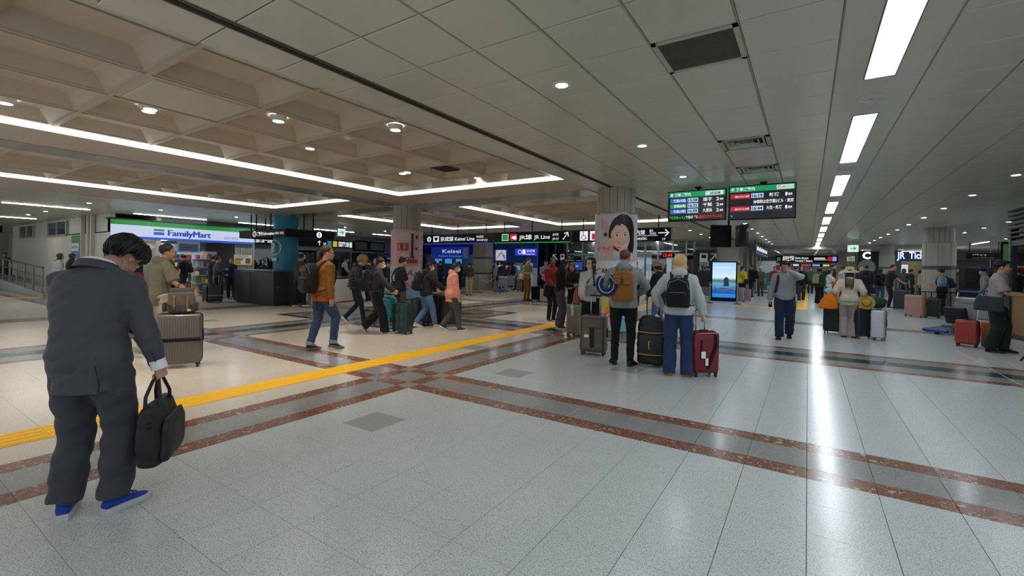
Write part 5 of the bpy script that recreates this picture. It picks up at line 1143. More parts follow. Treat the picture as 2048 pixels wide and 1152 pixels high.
# ------------------------------------------------------------------ blue railway counters at the back
YK = 24.0; kx = lambda u, v=540, y=YK: ony(u, v, y).x; kz = lambda u, v, y=YK: ony(u, v, y).z
KB = paint('123a9c', .4); wk = struct(thing('wall_back', 'blue railway ticket counter front', None, (0,0,0)), 'blue railway ticket counter front')
MB().box(XO, kx(945), YK, YK+.1, 2.2, HC).build('blue_fascia', KB, wk, 0); MB().box(XO, kx(945), YK+2.4, YK+2.5, 0, 3).build('inner_wall', paint('3b6a8c', .5), wk, 0); MB().box(XO, kx(945), YK-.05, YK+.35, 0, 1.0).build('counter', paint('23457f', .4), wk, 0); MB().box(XO, kx(945), YK+.1, YK+2.4, 2.55, 2.57).build('inner_ceiling', paint('9aa4ac', .6), wk, 0)
tag(MB().box(XO+.6, kx(940), YK+1.0, YK+1.2, 2.52, 2.545).build('counter_light', emit('e6f4ff', LAMP*.25), smooth=0), 'white light inside the blue ticket counter', 'ceiling light')
t = thing('counter_sign', 'blue fascia sign lettered Keisei over the ticket counter', 'sign', (0,0,0)); za, zb3 = kz(900, 516), kz(900, 494); MB().box(kx(866), kx(940), YK-.2, YK-.1, za, zb3).build('panel', emit('12359c', .5), t, 0); text('Keisei', (kx(888), YK-.21, za+(zb3-za)*.45), .36, emit('b9c8ea', .8), parent=t, w=kx(925)-kx(888), bold=.02); text('Ticket Counter', (kx(880), YK-.21, za+.08), .16, emit('8fa6da', .7), parent=t, w=kx(928)-kx(880))
MB().box(kx(870), kx(936), YK-.1, YK, zb3-.1, zb3-.05).build('bracket', SB, t, 0); MB().box(kx(930), kx(939), YK-.23, YK-.205, za-.02, zb3-.1).build('notice', pr_('b9c6d6'), t, 0)
for i, (u0, u1) in enumerate(((856, 872), (876, 892), (898, 912))): t = thing('counter_monitor', 'bright blue monitor %s at the ticket counter' % ['at the near end', 'in the middle', 'by the fascia sign'][i], 'monitor', (0,0,0), 0, 'monitors at the blue counter'); MB().rbox(((kx(u0)+kx(u1))/2, YK+.7, 1.75), (kx(u1)-kx(u0), .06, .4), .01, 1).build('housing', SB, t); MB().box(kx(u0)+.04, kx(u1)-.04, YK+.66, YK+.668, 1.58, 1.92).build('screen', emit('3f8fe0', .9), t, 0)
YP = 22.4
cp = struct(thing('pillar', 'square pale stone pillar with two dark bands', None, (0,0,0)), 'square pale stone pillar with two dark bands'); xa, xb = kx(945, 540, YP), kx(972, 540, YP); STN = mat('a39f94', .35, 0, 'stone_cladding', 3., .06)
for z0, z1, m in ((0,.95,STN),(.95,1.03,M_COLD),(1.04,1.9,STN),(1.9,1.98,M_COLD),(1.99,3.16,STN)): MB().rbox(((xa+xb)/2, YP+.35, (z0+z1)/2), (xb-xa, .7, z1-z0-.008), .008, 1).build('cladding' if m is STN else 'dark_band', m, cp)
YM = 26.0
wm = struct(thing('wall_machines', 'blue wall with ticket machines and fare map', None, (0,0,0)), 'blue wall with ticket machines and fare map'); mx = lambda u: kx(u, 540, YM); mz = lambda v: kz(1020, v, YM)
MB().box(mx(966), mx(1074), YM, YM+.1, 0, HC).build('wall_face', paint('2450b0', .45), wm, 0); MB().box(mx(966), mx(1074), YM-.05, YM, 0, mz(535)).build('machine_bank', paint('b9c3cc', .4), wm, 0)
for i in range(5): u = 975+19*i; MB().rbox(((mx(u)+mx(u+15))/2, YM-.15, .95), (mx(u+15)-mx(u), .25, 1.5), .02, 1).build('ticket_machine', paint(['b7bcc2', 'd8dadb', '3a3d42'][i % 3], .4), wm); MB().box(mx(u+3), mx(u+12), YM-.29, YM-.28, 1.2, 1.5).build('screen', emit(['5fb0e8', 'e8d45f', 'e86a9a'][i % 3], .8), wm, 0)
t = thing('fare_map', 'white railway fare map on the blue wall', 'map', (0, YM-.06, 0)); MB().box(mx(992), mx(1012), 0, .03, mz(521), mz(500)).build('sheet', emit('dfe6ec', .6), t, 0)
for i in range(5): MB().tube([(mx(993)+.1*i, -.005, mz(518)+.12*i), (mx(1003), -.005, mz(506)+.02*i), (mx(1011), -.005, mz(512)-.08*i)], .012, 4).build('route_line', paint(['c33a3a', '3a78c8', '4a9a4a', 'c9a02a', '7a4a9a'][i], .5), t)
t = thing('line_sign', 'bright blue hanging sign with white Keisei Line lettering', 'sign', (0,0,0)); yq = 21.0; qx = lambda u: ony(u, 504, yq).x; za, zb3 = ony(1050, 511, yq).z, ony(1050, 497, yq).z; MB().box(qx(1030), qx(1072), yq, yq+.12, za, zb3).build('sign_box', emit('1838d8', .8), t, 0); text('京成線', (qx(1053), yq-.006, (za+zb3)/2), .16, WT, parent=t, w=qx(1070)-qx(1053)); text('Keisei Line', (qx(1053), yq-.006, za+.04), .14, WT, parent=t, w=qx(1070)-qx(1053)); MB().tube([(qx(1040)+.11*math.cos(2*PI*j/20), yq-.006, (za+zb3)/2+.11*math.sin(2*PI*j/20)) for j in range(20)], .016, 5, closed=True).build('icon', WT, t); MB().box(qx(1045), qx(1051), yq-.008, yq, za+.06, zb3-.06).build('icon', WT, t, 0)
for k in (1035, 1067): MB().cyl((qx(k), yq+.06, zb3), (qx(k), yq+.06, HC), .02, 8).build('hanger_rod', SB, t)
# glass fronts and pillars
YG = 28.0; gxx = lambda u: ony(u, 540, YG).x; gzz = lambda v, u=1280: ony(u, v, YG).z
wg = struct(thing('wall_glass', 'glazed wall with steel mullions across the back of the hall', None, (0,0,0)), 'glazed wall with steel mullions across the back of the hall'); STL = metal('8d9294', .35)
us = [1074, 1092, 1110, 1134, 1165, 1190, 1215, 1240, 1268, 1290, 1316, 1345, 1372, 1388]
for i, u in enumerate(us): MB().box(gxx(u)-.05, gxx(u)+.05, YG-.05, YG+.05, 0, HC).build('mullion', STL, wg, 0)
for i in range(len(us)-1):
    MB().box(gxx(us[i])+.05, gxx(us[i+1])-.05, YG-.01, YG+.01, .15, 2.3).build('glass_pane', glass('c8d3d6', .02, .25), wg, 0); MB().box(gxx(us[i])+.05, gxx(us[i+1])-.05, YG-.01, YG+.01, 2.4, HC-.02).build('glass_pane', glass('c8d3d6', .02, .25), wg, 0)
MB().box(gxx(1074), gxx(1388), YG-.06, YG+.06, 2.3, 2.4).box(gxx(1074), gxx(1388), YG-.06, YG+.06, 0, .15).build('transom', STL, wg, 0)
for u0, u1, nm in ((1092,1108,'pillar'), (1137,1190,'pillar'), (1300,1325,'pillar')):
    pl = struct(thing('pillar', 'pale stone pillar behind the glazed wall', None, (0,0,0)), 'pale stone pillar behind the glazed wall')
    for z0, z1, m in ((0,1.0,STN),(1.0,1.08,M_COLD),(1.09,2.0,STN),(2.0,2.1,M_COLD),(2.11,3.16,STN)): MB().box(gxx(u0), gxx(u1), YG+.3, YG+.9, z0, z1-.006).build('cladding' if m is STN else 'dark_band', m, pl, 0)
t = thing('platform_sign', 'black panel with white up-left arrow and train symbol', 'sign', (0,0,0)); za, zb3 = gzz(525), gzz(505); MB().box(gxx(1104), gxx(1134), YG-.14, YG-.08, za-.4, zb3).build('panel', SB, t, 0); c = Vector((gxx(1112), YG-.15, (za+zb3)/2)); MB().tube([c+Vector((.18,0,-.2)), c+Vector((-.16,0,.16))], .035, 4).tube([c+Vector((-.18,0,-.08)), c+Vector((-.18,0,.18)), c+Vector((.08,0,.18))], .035, 4).build('arrow', WHT, t); MB().rbox((gxx(1126), YG-.145, (za+zb3)/2), (.30, .01, .42), .004, 1).build('icon', WHT, t); MB().rbox((gxx(1126), YG-.152, (za+zb3)/2+.06), (.18, .01, .16), .004, 1).build('icon', SB, t)
t = thing('information_screen', 'wide screen with blue departures text HOKKAIDO on a stand', 'display', (0,0,0)); yh = 21.5; hx = lambda u: ony(u, 530, yh).x; hz2 = lambda v: ony(1150, v, yh).z; MB().rbox(((hx(1137)+hx(1167))/2, yh, (hz2(522)+hz2(542))/2), (hx(1167)-hx(1137), .08, hz2(522)-hz2(542)), .02, 1).build('housing', SB, t); MB().box(hx(1146), hx(1166), yh-.046, yh-.04, hz2(540), hz2(524)).build('screen', emit('1f4fa0', .7), t, 0); text('HOKKAIDO', (hx(1139), yh-.05, hz2(534)), .14, emit('dfeaff', 1.), parent=t, w=hx(1157)-hx(1139)); MB().cyl((hx(1152), yh+.05, 0), (hx(1152), yh+.05, hz2(540)), .04, 10).build('stand', SB, t); MB().rbox((hx(1152), yh+.05, .015), (.6, .4, .03), .01, 1).build('base', SB, t)
t = thing('led_clock', 'black hanging clock with red digits 15:44', 'clock', (0,0,0)); yc = 24.0; p = ony(1336, 510, yc); MB().rbox((p.x, yc, p.z), (.62, .08, .26), .01, 1).build('housing', SB, t); text('15:44', (p.x, yc-.046, p.z-.09), .24, emit('ff2416', 1.1), parent=t, w=.46, ax='CENTER', bold=.02); MB().cyl((p.x, yc, p.z+.13), (p.x, yc, HC), .012, 8).build('hanger_rod', SB, t)
# black JR panel, pillar and glowing display
t = thing('line_sign', 'tall black wall panel with train symbol reading JR Line', 'sign', (0,0,0)); YJ = 27.3; jx = lambda u: ony(u, 540, YJ).x; jz = lambda v: ony(1405, v, YJ).z; MB().box(jx(1386), jx(1431), YJ, YJ+.3, .5, jz(504)).build('panel', plastic('14171a', .35), t, 0); MB().box(jx(1386), jx(1431), YJ, YJ+.3, 0, .5).build('base', metal('7c8083', .4), t, 0); GW = paint('c9cdd0', .5)
text('JR線', (jx(1398), YJ-.006, jz(532)), .36, GW, parent=t, w=jx(1418)-jx(1398)); text('JR Line', (jx(1397), YJ-.006, jz(541)), .28, GW, parent=t, w=jx(1420)-jx(1397)); MB().rbox(((jx(1399)+jx(1415))/2, YJ-.004, jz(515)), (.42, .01, .50), .02, 1).build('icon', GW, t); MB().rbox(((jx(1399)+jx(1415))/2, YJ-.012, jz(513)), (.24, .01, .18), .02, 1).build('icon', SB, t); c = Vector((jx(1426), YJ-.006, jz(514))); MB().tube([c+Vector((-.15,0,-.2)), c+Vector((.12,0,.14))], .035, 4).tube([c+Vector((-.12,0,.18)), c+Vector((.14,0,.18)), c+Vector((.14,0,-.08))], .035, 4).build('arrow', GW, t)
pj_ = struct(thing('pillar', 'broad pale pillar behind the glowing display', None, (0,0,0)), 'broad pale pillar behind the glowing display')
for z0, z1, m in ((0,1.75,STN),(1.75,1.87,M_COLD),(1.88,3.16,STN)):
    for i in range(2): x0 = jx(1431)+(jx(1475)-jx(1431))*i/2; MB().box(x0+.008, x0+(jx(1475)-jx(1431))/2, YJ+.35, YJ+1.2, z0, z1-.008).build('cladding' if m is STN else 'dark_band', m, pj_, 0)
M_SCR, nt, b_ = _new('advert_screen'); L = nt.links.new; tc = nt.nodes.new('ShaderNodeTexCoord'); sp = nt.nodes.new('ShaderNodeSeparateXYZ'); L(tc.outputs['Generated'], sp.inputs[0]); cr = nt.nodes.new('ShaderNodeValToRGB'); L(sp.outputs[2], cr.inputs[0])
e = cr.color_ramp.elements; e[0].position = 0; e[0].color = srgb('1f7fd8')+(1,); e[1].position = 1; e[1].color = srgb('9fd0f4')+(1,)
for ps, cc in ((.24, '2f8fe0'), (.26, '3f7fb0'), (.40, '5fa6d0'), (.48, '3d6a5a'), (.52, '88a8a0'), (.56, 'd6e8f4')): n_ = e.new(ps); n_.color = srgb(cc)+(1,)
L(cr.outputs[0], b_.inputs['Emission Color']); b_.inputs['Emission Strength'].default_value = 1.15; b_.inputs['Base Color'].default_value = (0,0,0,1)
t = thing('video_display', 'tall glowing display of a man bathing by the sea', 'display', tuple(onz(1447, 602)), math.atan2(24.2, -3.4)-PI/2); 
MB().rbox((0, .1, .98), (1.12, .16, 1.78), .02, 1).build('housing', SB, t); MB().box(-.5, .5, .012, .018, .16, 1.82).build('screen', M_SCR, t, 0); 
for pts, c in ((oval(.10, .98, .11, .15), '23334a'), ([(-.02,.70),(.22,.70),(.20,.90),(.0,.90)], '23334a'), ([(-.5,.34),(.5,.34),(.5,.52),(.3,.60),(-.1,.62),(-.5,.55)], '1c66c0')): MB().poly(pts, 'y', .004, .010).build('screen_image', emit(c, .8), t, 0)
MB().box(-.36, .28, .006, .010, 1.55, 1.60).build('screen_image', emit('e3f1fd', 1), t, 0); MB().rbox((0, .1, .05), (1.2, .5, .08), .01, 1).build('base', SB, t)
def stanchion(p, label, group):
    t = thing('barrier_post', label, 'barrier post', (p.x, p.y, 0), 0, group); MB().cyl((0,0,.02), (0,0,.92), .03, 12).build('post', metal('9a9c9e', .3), t); MB().lathe([(.16, 0), (.16, .015), (.03, .035)], 24).build('base', plastic('222326', .5), t); return t
def chain(a, b, label, sag=.28, c='d9b82a'):
    pts = [a.lerp(b, i/10)+Vector((0, 0, .86-sag*4*(i/10)*(1-i/10))) for i in range(11)]; tag(MB().tube(pts, .018, 6).build('barrier_chain', plastic(c, .5)), label, 'chain', 'yellow barrier chains')
pa, pb_ = onz(1419, 606), onz(1474, 608); stanchion(pa, 'steel barrier post at the near side of the glowing display', 'posts before the display'); stanchion(pb_, 'steel barrier post by the pink suitcases', 'posts before the display'); chain(pa, pb_, 'yellow chain sagging before the glowing display')
pa, pb_ = onz(958, 585), onz(990, 584); stanchion(pa, 'steel barrier post at the square pillar', 'posts by the pillar'); stanchion(pb_, 'steel barrier post by the luggage carts', 'posts by the pillar'); chain(pa, pb_, 'yellow chain beside the square pillar')
t = thing('hanging_lightbox', 'grey end-on lit hanging sign box beyond the glowing display', 'sign', (0,0,0)); ya, yb = 27.5, 36.0; xx = -2.35; MB().box(xx-.2, xx, ya, yb, 2.36, 2.88).build('sign_box', paint('4c5054', .4), t, 0); [MB().box(xx, xx+.006, ya+.5+.62*i, ya+.5+.62*i+.42, 2.58, 2.58+.22*(.8+.2*(i % 2))).build('lit_mark', WT, t, 0) for i in range(12)]; MB().box(xx, xx+.006, ya+.3, ya+5, 2.40, 2.45).build('lit_strip', BLU, t, 0); MB().box(xx, xx+.006, ya+5.1, yb-.2, 2.40, 2.45).build('lit_strip', GRN, t, 0)
for y in (28, 30, 32, 34): MB().cyl((xx-.1, y, 2.88), (xx-.1, y, HC), .02, 8).build('hanger_rod', SB, t)

# ------------------------------------------------------------------ far end: gates, ticket office, dark passage
YE = 46.0; ex_ = lambda u, y=YE: ony(u, 520, y).x; ez = lambda v, y=YE, u=1615: ony(u, v, y).z
wf = struct(thing('wall_far', 'far wall with station gates', None, (0,0,0)), 'far wall with station gates'); MB().box(gxx(1388)-8, 14, 56, 56.1, 0, HC).build('wall_face', paint('a5a9a8', .5), wf, 0); MB().box(ex_(1548), ex_(1680), YE+.4, YE+.5, ez(508), HC).build('bulkhead', paint('4a4d50', .5), wf, 0)
MB().box(-48, gxx(1388)-8, 40, 40.1, 0, HC).build('wall_face', paint('5f6365', .5), wf, 0)
ps_ = struct(thing('wall_side', 'pale pillars and glazed fronts leading to the gates', None, (0,0,0)), 'pale pillars and glazed fronts leading to the gates')
for i in range(5):
    y_ = 30.6+3.2*i
    for z0, z1, m_ in ((0,1.0,STN),(1.0,1.08,M_COLD),(1.09,2.94,STN)): MB().box(-4.6, -3.4, y_, y_+.9, z0, z1-.006).build('cladding' if m_ is STN else 'dark_band', m_, ps_, 0)
    MB().box(-4.02, -3.98, y_+.9, y_+3.2, .1, 2.3).build('glass_pane', glass('c8d3d6', .02, .25), ps_, 0); MB().box(-4.05, -3.95, y_+.9, y_+3.2, 2.3, 2.94).build('transom', paint('7d8286', .5), ps_, 0)
for x_ in (-2., .5, 3.):  # downlights added to lift the dark space around the gates
    for y_ in (38.2, 41, 43.8, 48.5, 51.5, 54): downlight(x_, y_, 2.95, 'small round added downlight in the low ceiling near the gates', 'added downlights near the gates')
t = thing('notice_stand', 'white and red upright notice near the gates', 'notice', tuple(ony(1546, 545, 38.5).xy)+(0,)); MB().box(-.5, .5, 0, .05, .3, 2.0).build('panel', pr_('d8dcdc'), t, 0); MB().box(-.45, .45, -.006, 0, 1.5, 1.9).build('print', pr_('c33a3a'), t, 0); MB().box(-.5, .5, -.2, .25, 0, .05).build('base', SB, t, 0); MB().box(-.03, .03, 0, .05, .05, .3).build('post', SB, t, 0)
t = thing('teal_stand', 'white and teal advertising stand beside the glazed front', 'display', tuple(ony(1532, 545, 34).xy)+(0,)); MB().box(-.55, .55, 0, .06, .05, 2.1).build('panel', pr_('cfd6d8'), t, 0); MB().poly([(-.5, .2), (.5, .2), (.5, 1.5), (-.5, 1.1)], 'y', -.006, 0).build('print', pr_('1a8a96'), t, 0); MB().box(-.6, .6, -.2, .25, 0, .05).build('base', SB, t, 0)
t = thing('station_sign', 'wide black lit station sign reading Narita Airport Terminal 1 Station', 'sign', (0,0,0)); MB().box(ex_(1551), ex_(1677), YE, YE+.2, ez(525), ez(511)).build('sign_box', SB, t, 0); MB().box(ex_(1558), ex_(1672), YE, YE+.1, ez(533), ez(527)).build('sign_box', SB, t, 0)
ft = lambda s, u0, u1, v, sz, m=WT: text(s, (ex_(u0), YE-.01, ez(v)), sz, m, parent=t, w=ex_(u1)-ex_(u0), bold=.02)
ft('JR', 1553, 1562, 522, .42, emit('2f9a6a', .9)); ft('成田空港駅', 1565, 1588, 521, .45); ft('Narita Airport', 1590, 1617, 518, .26); ft('Terminal 1 Station', 1590, 1625, 523.5, .24); [MB().box(ex_(a_), ex_(b_), YE-.01, YE, ez(v1), ez(v0)).build('lit_mark', WT, t, 0) for a_, b_, v0, v1 in ((1628, 1650, 515.3, 517.3), (1628, 1653, 518.8, 520))]
for u0, u1, m in ((1655, 1664, RED), (1665, 1673, emit('9aa8ff', .9))): MB().box(ex_(u0), ex_(u1), YE-.02, YE, ez(522), ez(513.5)).build('icon', m, t, 0)
for u0, u1, c in ((1559, 1583, 'bfe4ff'), (1586, 1598, 'e8f0ff'), (1602, 1622, 'd03a4a'), (1625, 1640, '6fb8ff'), (1646, 1659, 'e8e04a'), (1662, 1668, '9fe09a')): MB().box(ex_(u0), ex_(u1), YE-.02, YE, ez(532), ez(528.5)).build('lit_strip', emit(c, .85), t, 0)
for i in range(7):
    t = thing('ticket_gate', 'grey ticket gate pedestal in the far row under the station sign', 'ticket gate', (ex_(1556)+1.0*i, 47.5, 0), 0, 'ticket gates in the far row'); MB().rbox((0, 0, .52), (.28, 1.5, 1.04), .05, 2).build('body', paint('a9adb0', .4), t); MB().box(-.1, .1, -.77, -.755, .75, .9).build('display', emit('5fe08a' if i % 2 else 'e05a4a', .9), t, 0)
YB = 40.0; bx_ = lambda u, y=YB: ony(u, 520, y).x; bz = lambda v, y=YB, u=1740: ony(u, v, y).z
wc = struct(thing('wall_ticket', 'beige slatted wall and ticket office front', None, (0,0,0)), 'beige slatted wall and ticket office front')
for i in range(14): x0 = bx_(1676)+(bx_(1714)-bx_(1676))*i/14; MB().box(x0+.01, x0+(bx_(1714)-bx_(1676))/14-.02, YB, YB+.1, 0, HC).build('slat', mat('8f7d62', .5, 0, 'wood', 8., .15), wc, 0)
MB().box(bx_(1757), 14, YB+2, YB+2.1, 0, HC).build('inner_wall', paint('a59a72', .6), wc, 0); MB().box(bx_(1788), bx_(1802), YB-.2, YB+.4, 0, HC).build('wall_face', paint('6c6e70', .5), wc, 0); MB().box(bx_(1846), 14, YB-.1, YB, 2.35, HC).build('bulkhead', paint('50545a', .5), wc, 0); MB().box(bx_(1880), 14, YB+.9, YB+1, 0, 2.4).build('dark_recess', mat('1c2128', .3, 0, 'dark_glass', 3., .1), wc, 0)
tag(MB().box(bx_(1795), bx_(1850), YB+.8, YB+1.0, 2.9, 2.92).build('office_light', emit('fff4dc', LAMP*.6), smooth=0), 'warm added light inside the ticket office', 'ceiling light')  # light added to brighten the office interior
t = thing('letter_panel', 'black wall panel with a large white letter C and green round emblem', 'sign', (0,0,0)); MB().box(bx_(1714.5), bx_(1757), YB-.1, YB, 0, bz(503)).build('panel', plastic('0f1114', .35), t, 0); text('C', (bx_(1724), YB-.11, bz(517.5)), bz(503)-bz(522), emit('fbfdf2', 1.2), parent=t, w=bx_(1741)-bx_(1724), bold=.05); MB().box(bx_(1720), bx_(1746), YB-.12, YB-.1, bz(545), bz(523)).build('emblem_field', paint('1f6a3c', .5), t, 0); MB().cyl(((bx_(1733)), YB-.125, bz(534)), (bx_(1733), YB-.135, bz(534)), .5, 28).build('emblem_disc', paint('8d9a90', .5), t); MB().tube([(bx_(1728), YB-.14, bz(539)), (bx_(1738), YB-.14, bz(530))], .07, 6).tube([(bx_(1730), YB-.14, bz(532)), (bx_(1736), YB-.14, bz(536))], .05, 6).build('emblem_mark', emit('2a7d4a', .8), t)
t = thing('ticket_sign', 'blue-white lit sign lettered JR Tickets over the ticket office', 'sign', (0,0,0)); MB().box(bx_(1790), bx_(1870), YB-.3, YB-.2, bz(522), bz(504)).build('panel', emit('14224a', .8), t, 0); text('JR  Tickets', (bx_(1792), YB-.31, bz(517)), .62, emit('d6e6ff', 1.3), parent=t, w=bx_(1866)-bx_(1792), bold=.03)
t = thing('office_display', 'pale cyan upright display at the ticket office', 'display', (0,0,0)); MB().box(bx_(1781), bx_(1785), YB-.5, YB-.4, .9, bz(528)).build('screen', emit('9fe0ec', .9), t, 0); MB().box(bx_(1780.5), bx_(1785.5), YB-.4, YB-.3, 0, bz(527)).build('housing', SB, t, 0)
t = thing('office_display', 'white notice display inside the ticket office', 'display', (0,0,0)); MB().box(bx_(1800), bx_(1822), YB+1.0, YB+1.05, bz(545), bz(528)).build('screen', emit('d9f2f6', .8), t, 0); MB().box(bx_(1799), bx_(1823), YB+1.05, YB+1.1, .8, bz(527)).build('housing', SB, t, 0)
cr_ = column('column', 4.05, 22.7, .43, 'thick round stone column beside the pink suitcase', 18, 2.62, HC)
o = MB().lathe([(.47, 0), (.47, 1.62)], 64).build('cladding', STN, cr_); MB().lathe([(.475, 1.63), (.475, 1.74)], 64).build('dark_band', paint('3b4a4a', .4), cr_); MB().lathe([(.47, 1.75), (.47, 2.60), (.42, 2.62)], 64).build('cladding', STN, cr_)
for i in range(8):
    a_ = math.atan2(-22.7, -4.05)+i*PI/4-.05; MB().box(-.004, .004, -.002, .002, 0, 2.6).xf(Matrix.Translation((.472*math.cos(a_), .472*math.sin(a_), 0)) @ Matrix.Rotation(a_+PI/2, 4, 'Z')).build('cladding_joint', M_COLD, cr_, 0)
cr2 = column('column', 3.95, 35.0, .34, 'slim round stone column near the letter C panel', 16, 2.5, HC); MB().lathe([(.37, 0), (.37, 1.7)], 40).build('cladding', STN, cr2); MB().lathe([(.375, 1.7), (.375, 1.8)], 40).build('dark_band', M_COLD, cr2); MB().lathe([(.37, 1.8), (.37, 2.5)], 40).build('cladding', STN, cr2)
t = thing('column_barrier', 'low black bar fence round the thick column', 'barrier', (4.05, 22.7, 0))
for i in range(9): a_ = math.atan2(-22.7, -4.05)-1.2+i*.3; MB().cyl((.60*math.cos(a_), .60*math.sin(a_), 0), (.60*math.cos(a_), .60*math.sin(a_), .8), .014, 8).build('bar', SB, t)
MB().tube([(.60*math.cos(math.atan2(-22.7, -4.05)-1.2+i*.2), .60*math.sin(math.atan2(-22.7, -4.05)-1.2+i*.2), .8) for i in range(13)], .018, 8).build('top_rail', SB, t)
t = thing('airport_sign', 'unlit black overhead sign with a plane symbol in the dark passage', 'sign', (0,0,0)); yd_ = 33.0; dx_ = lambda u: ony(u, 512, yd_).x; dz_ = lambda v: ony(1970, v, yd_).z; MB().box(dx_(1932), dx_(2006), yd_, yd_+.15, dz_(518), dz_(506)).build('sign_box', SB, t, 0); MB().cyl((dx_(1940), yd_+.07, dz_(506)), (dx_(1940), yd_+.07, HC), .02, 8).cyl((dx_(1998), yd_+.07, dz_(506)), (dx_(1998), yd_+.07, HC), .02, 8).build('hanger_rod', SB, t); MB().box(dx_(1945), dx_(1957), yd_-.01, yd_, dz_(516.5), dz_(508)).build('icon', paint('8f9498', .5), t, 0); MB().ell(((dx_(1945)+dx_(1957))/2, yd_-.012, dz_(513)), (.12, .004, .08), 12, 6).build('icon_mark', SB, t); [MB().box(dx_(a_), dx_(b_), yd_-.006, yd_, dz_(v1), dz_(v0)).build('faint_mark', paint('7d8488', .5), t, 0) for a_, b_, v0, v1 in ((1960, 1965, 508.5, 512), (1968, 1973, 508.5, 512), (1960, 1975, 515, 516), (1978, 1990, 515, 516))]
for i, (u, v) in enumerate(((1944, 634), (1960, 629))):
    t = thing('ticket_machine', 'tall black ticket machine %s in the dark passage' % ['behind the carts', 'beside the capped man'][i], 'ticket machine', tuple(onz(u, v)), 0, 'black ticket machines'); MB().rbox((0, 0, .85), (.6, .6, 1.7), .03, 2).build('cabinet', plastic('14171a', .4), t); MB().box(-.2, .2, -.312, -.305, 1.2, 1.5).build('screen', plastic('2b3238', .15), t, 0); MB().rbox((0, -.3, .95), (.4, .06, .06), .01, 1).build('tray', plastic('2a2c2e', .4), t)
t = thing('green_panel', 'narrow green lit panel beside the booth', 'panel', (0,0,0)); p0, p1 = ony(2008, 500, 24), ony(2014, 545, 24); MB().box(p0.x, p1.x+.3, 24, 24.1, 1.5, 2.6).build('face', emit('2a6a34', .5), t, 0); MB().box(p0.x-.05, p1.x+.35, 24.1, 24.2, 0, 2.7).build('back', SB, t, 0)
# booth
t = thing('booth', 'dark framed glass booth with timber base and louvred top', 'booth', (4.1, 0, 0)); BF = metal('3a4046', .4); ya, yb = 9.0, 15.6
for y in (ya, 11.2, 13.4, yb): MB().rbox((0, y, 1.30), (.12, .12, 2.6), .01, 1).build('post', BF, t)
MB().rbox((0, yb+.0, 1.3), (.14, .14, 2.6), .01, 1).build('post', BF, t)
for y0, y1 in ((ya, 11.2), (11.2, 13.4), (13.4, yb)):
    MB().box(-.03, .03, y0+.06, y1-.06, .10, 1.02).build('timber_panel', mat('8d6433', .45, 0, 'timber', 12., .2), t, 0); MB().box(-.01, .01, y0+.06, y1-.06, 1.08, 2.16).build('glass_pane', glass('aebcc2', .02, .35), t, 0)
MB().box(-.06, .06, ya, yb, 2.16, 2.28).box(-.06, .06, ya, yb, 1.02, 1.08).box(-.06, .06, ya, yb, 0, .10).build('rail', BF, t, 0)
for i in range(7): z = 2.36+.105*i; MB().rbox((-.02, (ya+yb)/2, z), (.14, yb-ya+.2, .045), .01, 1).build('louvre', BF, t)
MB().box(0, 4.0, yb, yb+.08, 0, 2.3).build('side_wall', paint('2b2f33', .5), t, 0); MB().box(0, 4, ya, yb, 2.28, 2.33).build('roof', paint('2b2f33', .5), t, 0); MB().box(3.9, 4, ya, yb, 0, 2.3).build('rear_wall', paint('3a3f44', .5), t, 0)
t = thing('booth_screen', 'blue glowing screen inside the glass booth', 'screen', (6.2, 14.0, 0)); MB().rbox((0, 0, 1.35), (.06, .8, .5), .01, 1).build('housing', SB, t); MB().box(-.04, -.032, -.36, .36, 1.14, 1.56).build('screen', emit('3f86d0', .8), t, 0); MB().cyl((0, 0, 0), (0, 0, 1.1), .03, 8).build('stand', SB, t)
t = thing('easel', 'thin black easel leg at the edge of the open floor', 'easel', tuple(onz(2041, 723))); MB().tube([(0, 0, .012), (.30, -.05, .55), (.5, -.1, .95)], .014, 8).build('leg', SB, t); MB().tube([(.95, -.2, .012), (.7, -.15, .5), (.5, -.1, .95)], .014, 8).build('leg', SB, t); MB().tube([(.55, .5, .012), (.5, -.1, .95)], .014, 8).build('leg', SB, t); MB().rbox((.5, -.1, 1.15), (.6, .04, .5), .01, 1).build('board', plastic('1a1c1e', .5), t)
# ------------------------------------------------------------------ the man in the suit
sm = person('man in charcoal suit and bright blue shoes with bowed head, holding a black briefcase', (-3.47, .87), a=36, h=1.67, near=True, girth=1.12,
  top=dict(name='suit_jacket', c='383c44', hem=.745, loose=.020, flare=.035, amp=.006, vox=.0095, collar=True, m=mat('43464c', .8, 0, 'suit_wool', 260., .3, .15, .25, sheen=.1)), legs=dict(name='suit_trousers', c='2b2f36', loose=.022, wide=.016, hem=.075, amp=.012, m=mat('3b3e45', .8, 0, 'suit_wool', 260., .3, .15, .25, sheen=.1)),
  shoes=('1d3f9a', 'b9bcbc', 'sneaker', '14285f'), hair=('0d0c0d', dict(vol=.026, bangs=18., nape=-60., lump=.7, N=150, K=22, locks=420)), skin_c='b58a72', face=True,
  pose=dict(lean=-2, hunch=32, head=(40, 14, 6), feet=[(-.12,-.02,26,0,0),(.13,.03,-24,0,0)], hands={'R': dict(to=(.34,.10,.80), palm=(-1,.1,0), curl=.95, pole=(.4,-1,0)), 'L': dict(to=(-.10,.36,1.06), palm=(.5,0,1), curl=.5, pole=(-1,-.25,-.35))}))
_s = sm.s
def collar_ring(pr, c, z, r0, r1, hgt):
    M = pr.chestL; q = MB().lathe([(r0, 0), (r1, hgt), (r1-.006, hgt), (r0-.01, 0)], 28, cap=False); q.xf(M @ Matrix.Translation((0, .0, z)) @ Matrix.Rotation(R_(-14), 4, 'X')); return q.build('shirt_collar', fabric(c, .7, .05), pr.root)
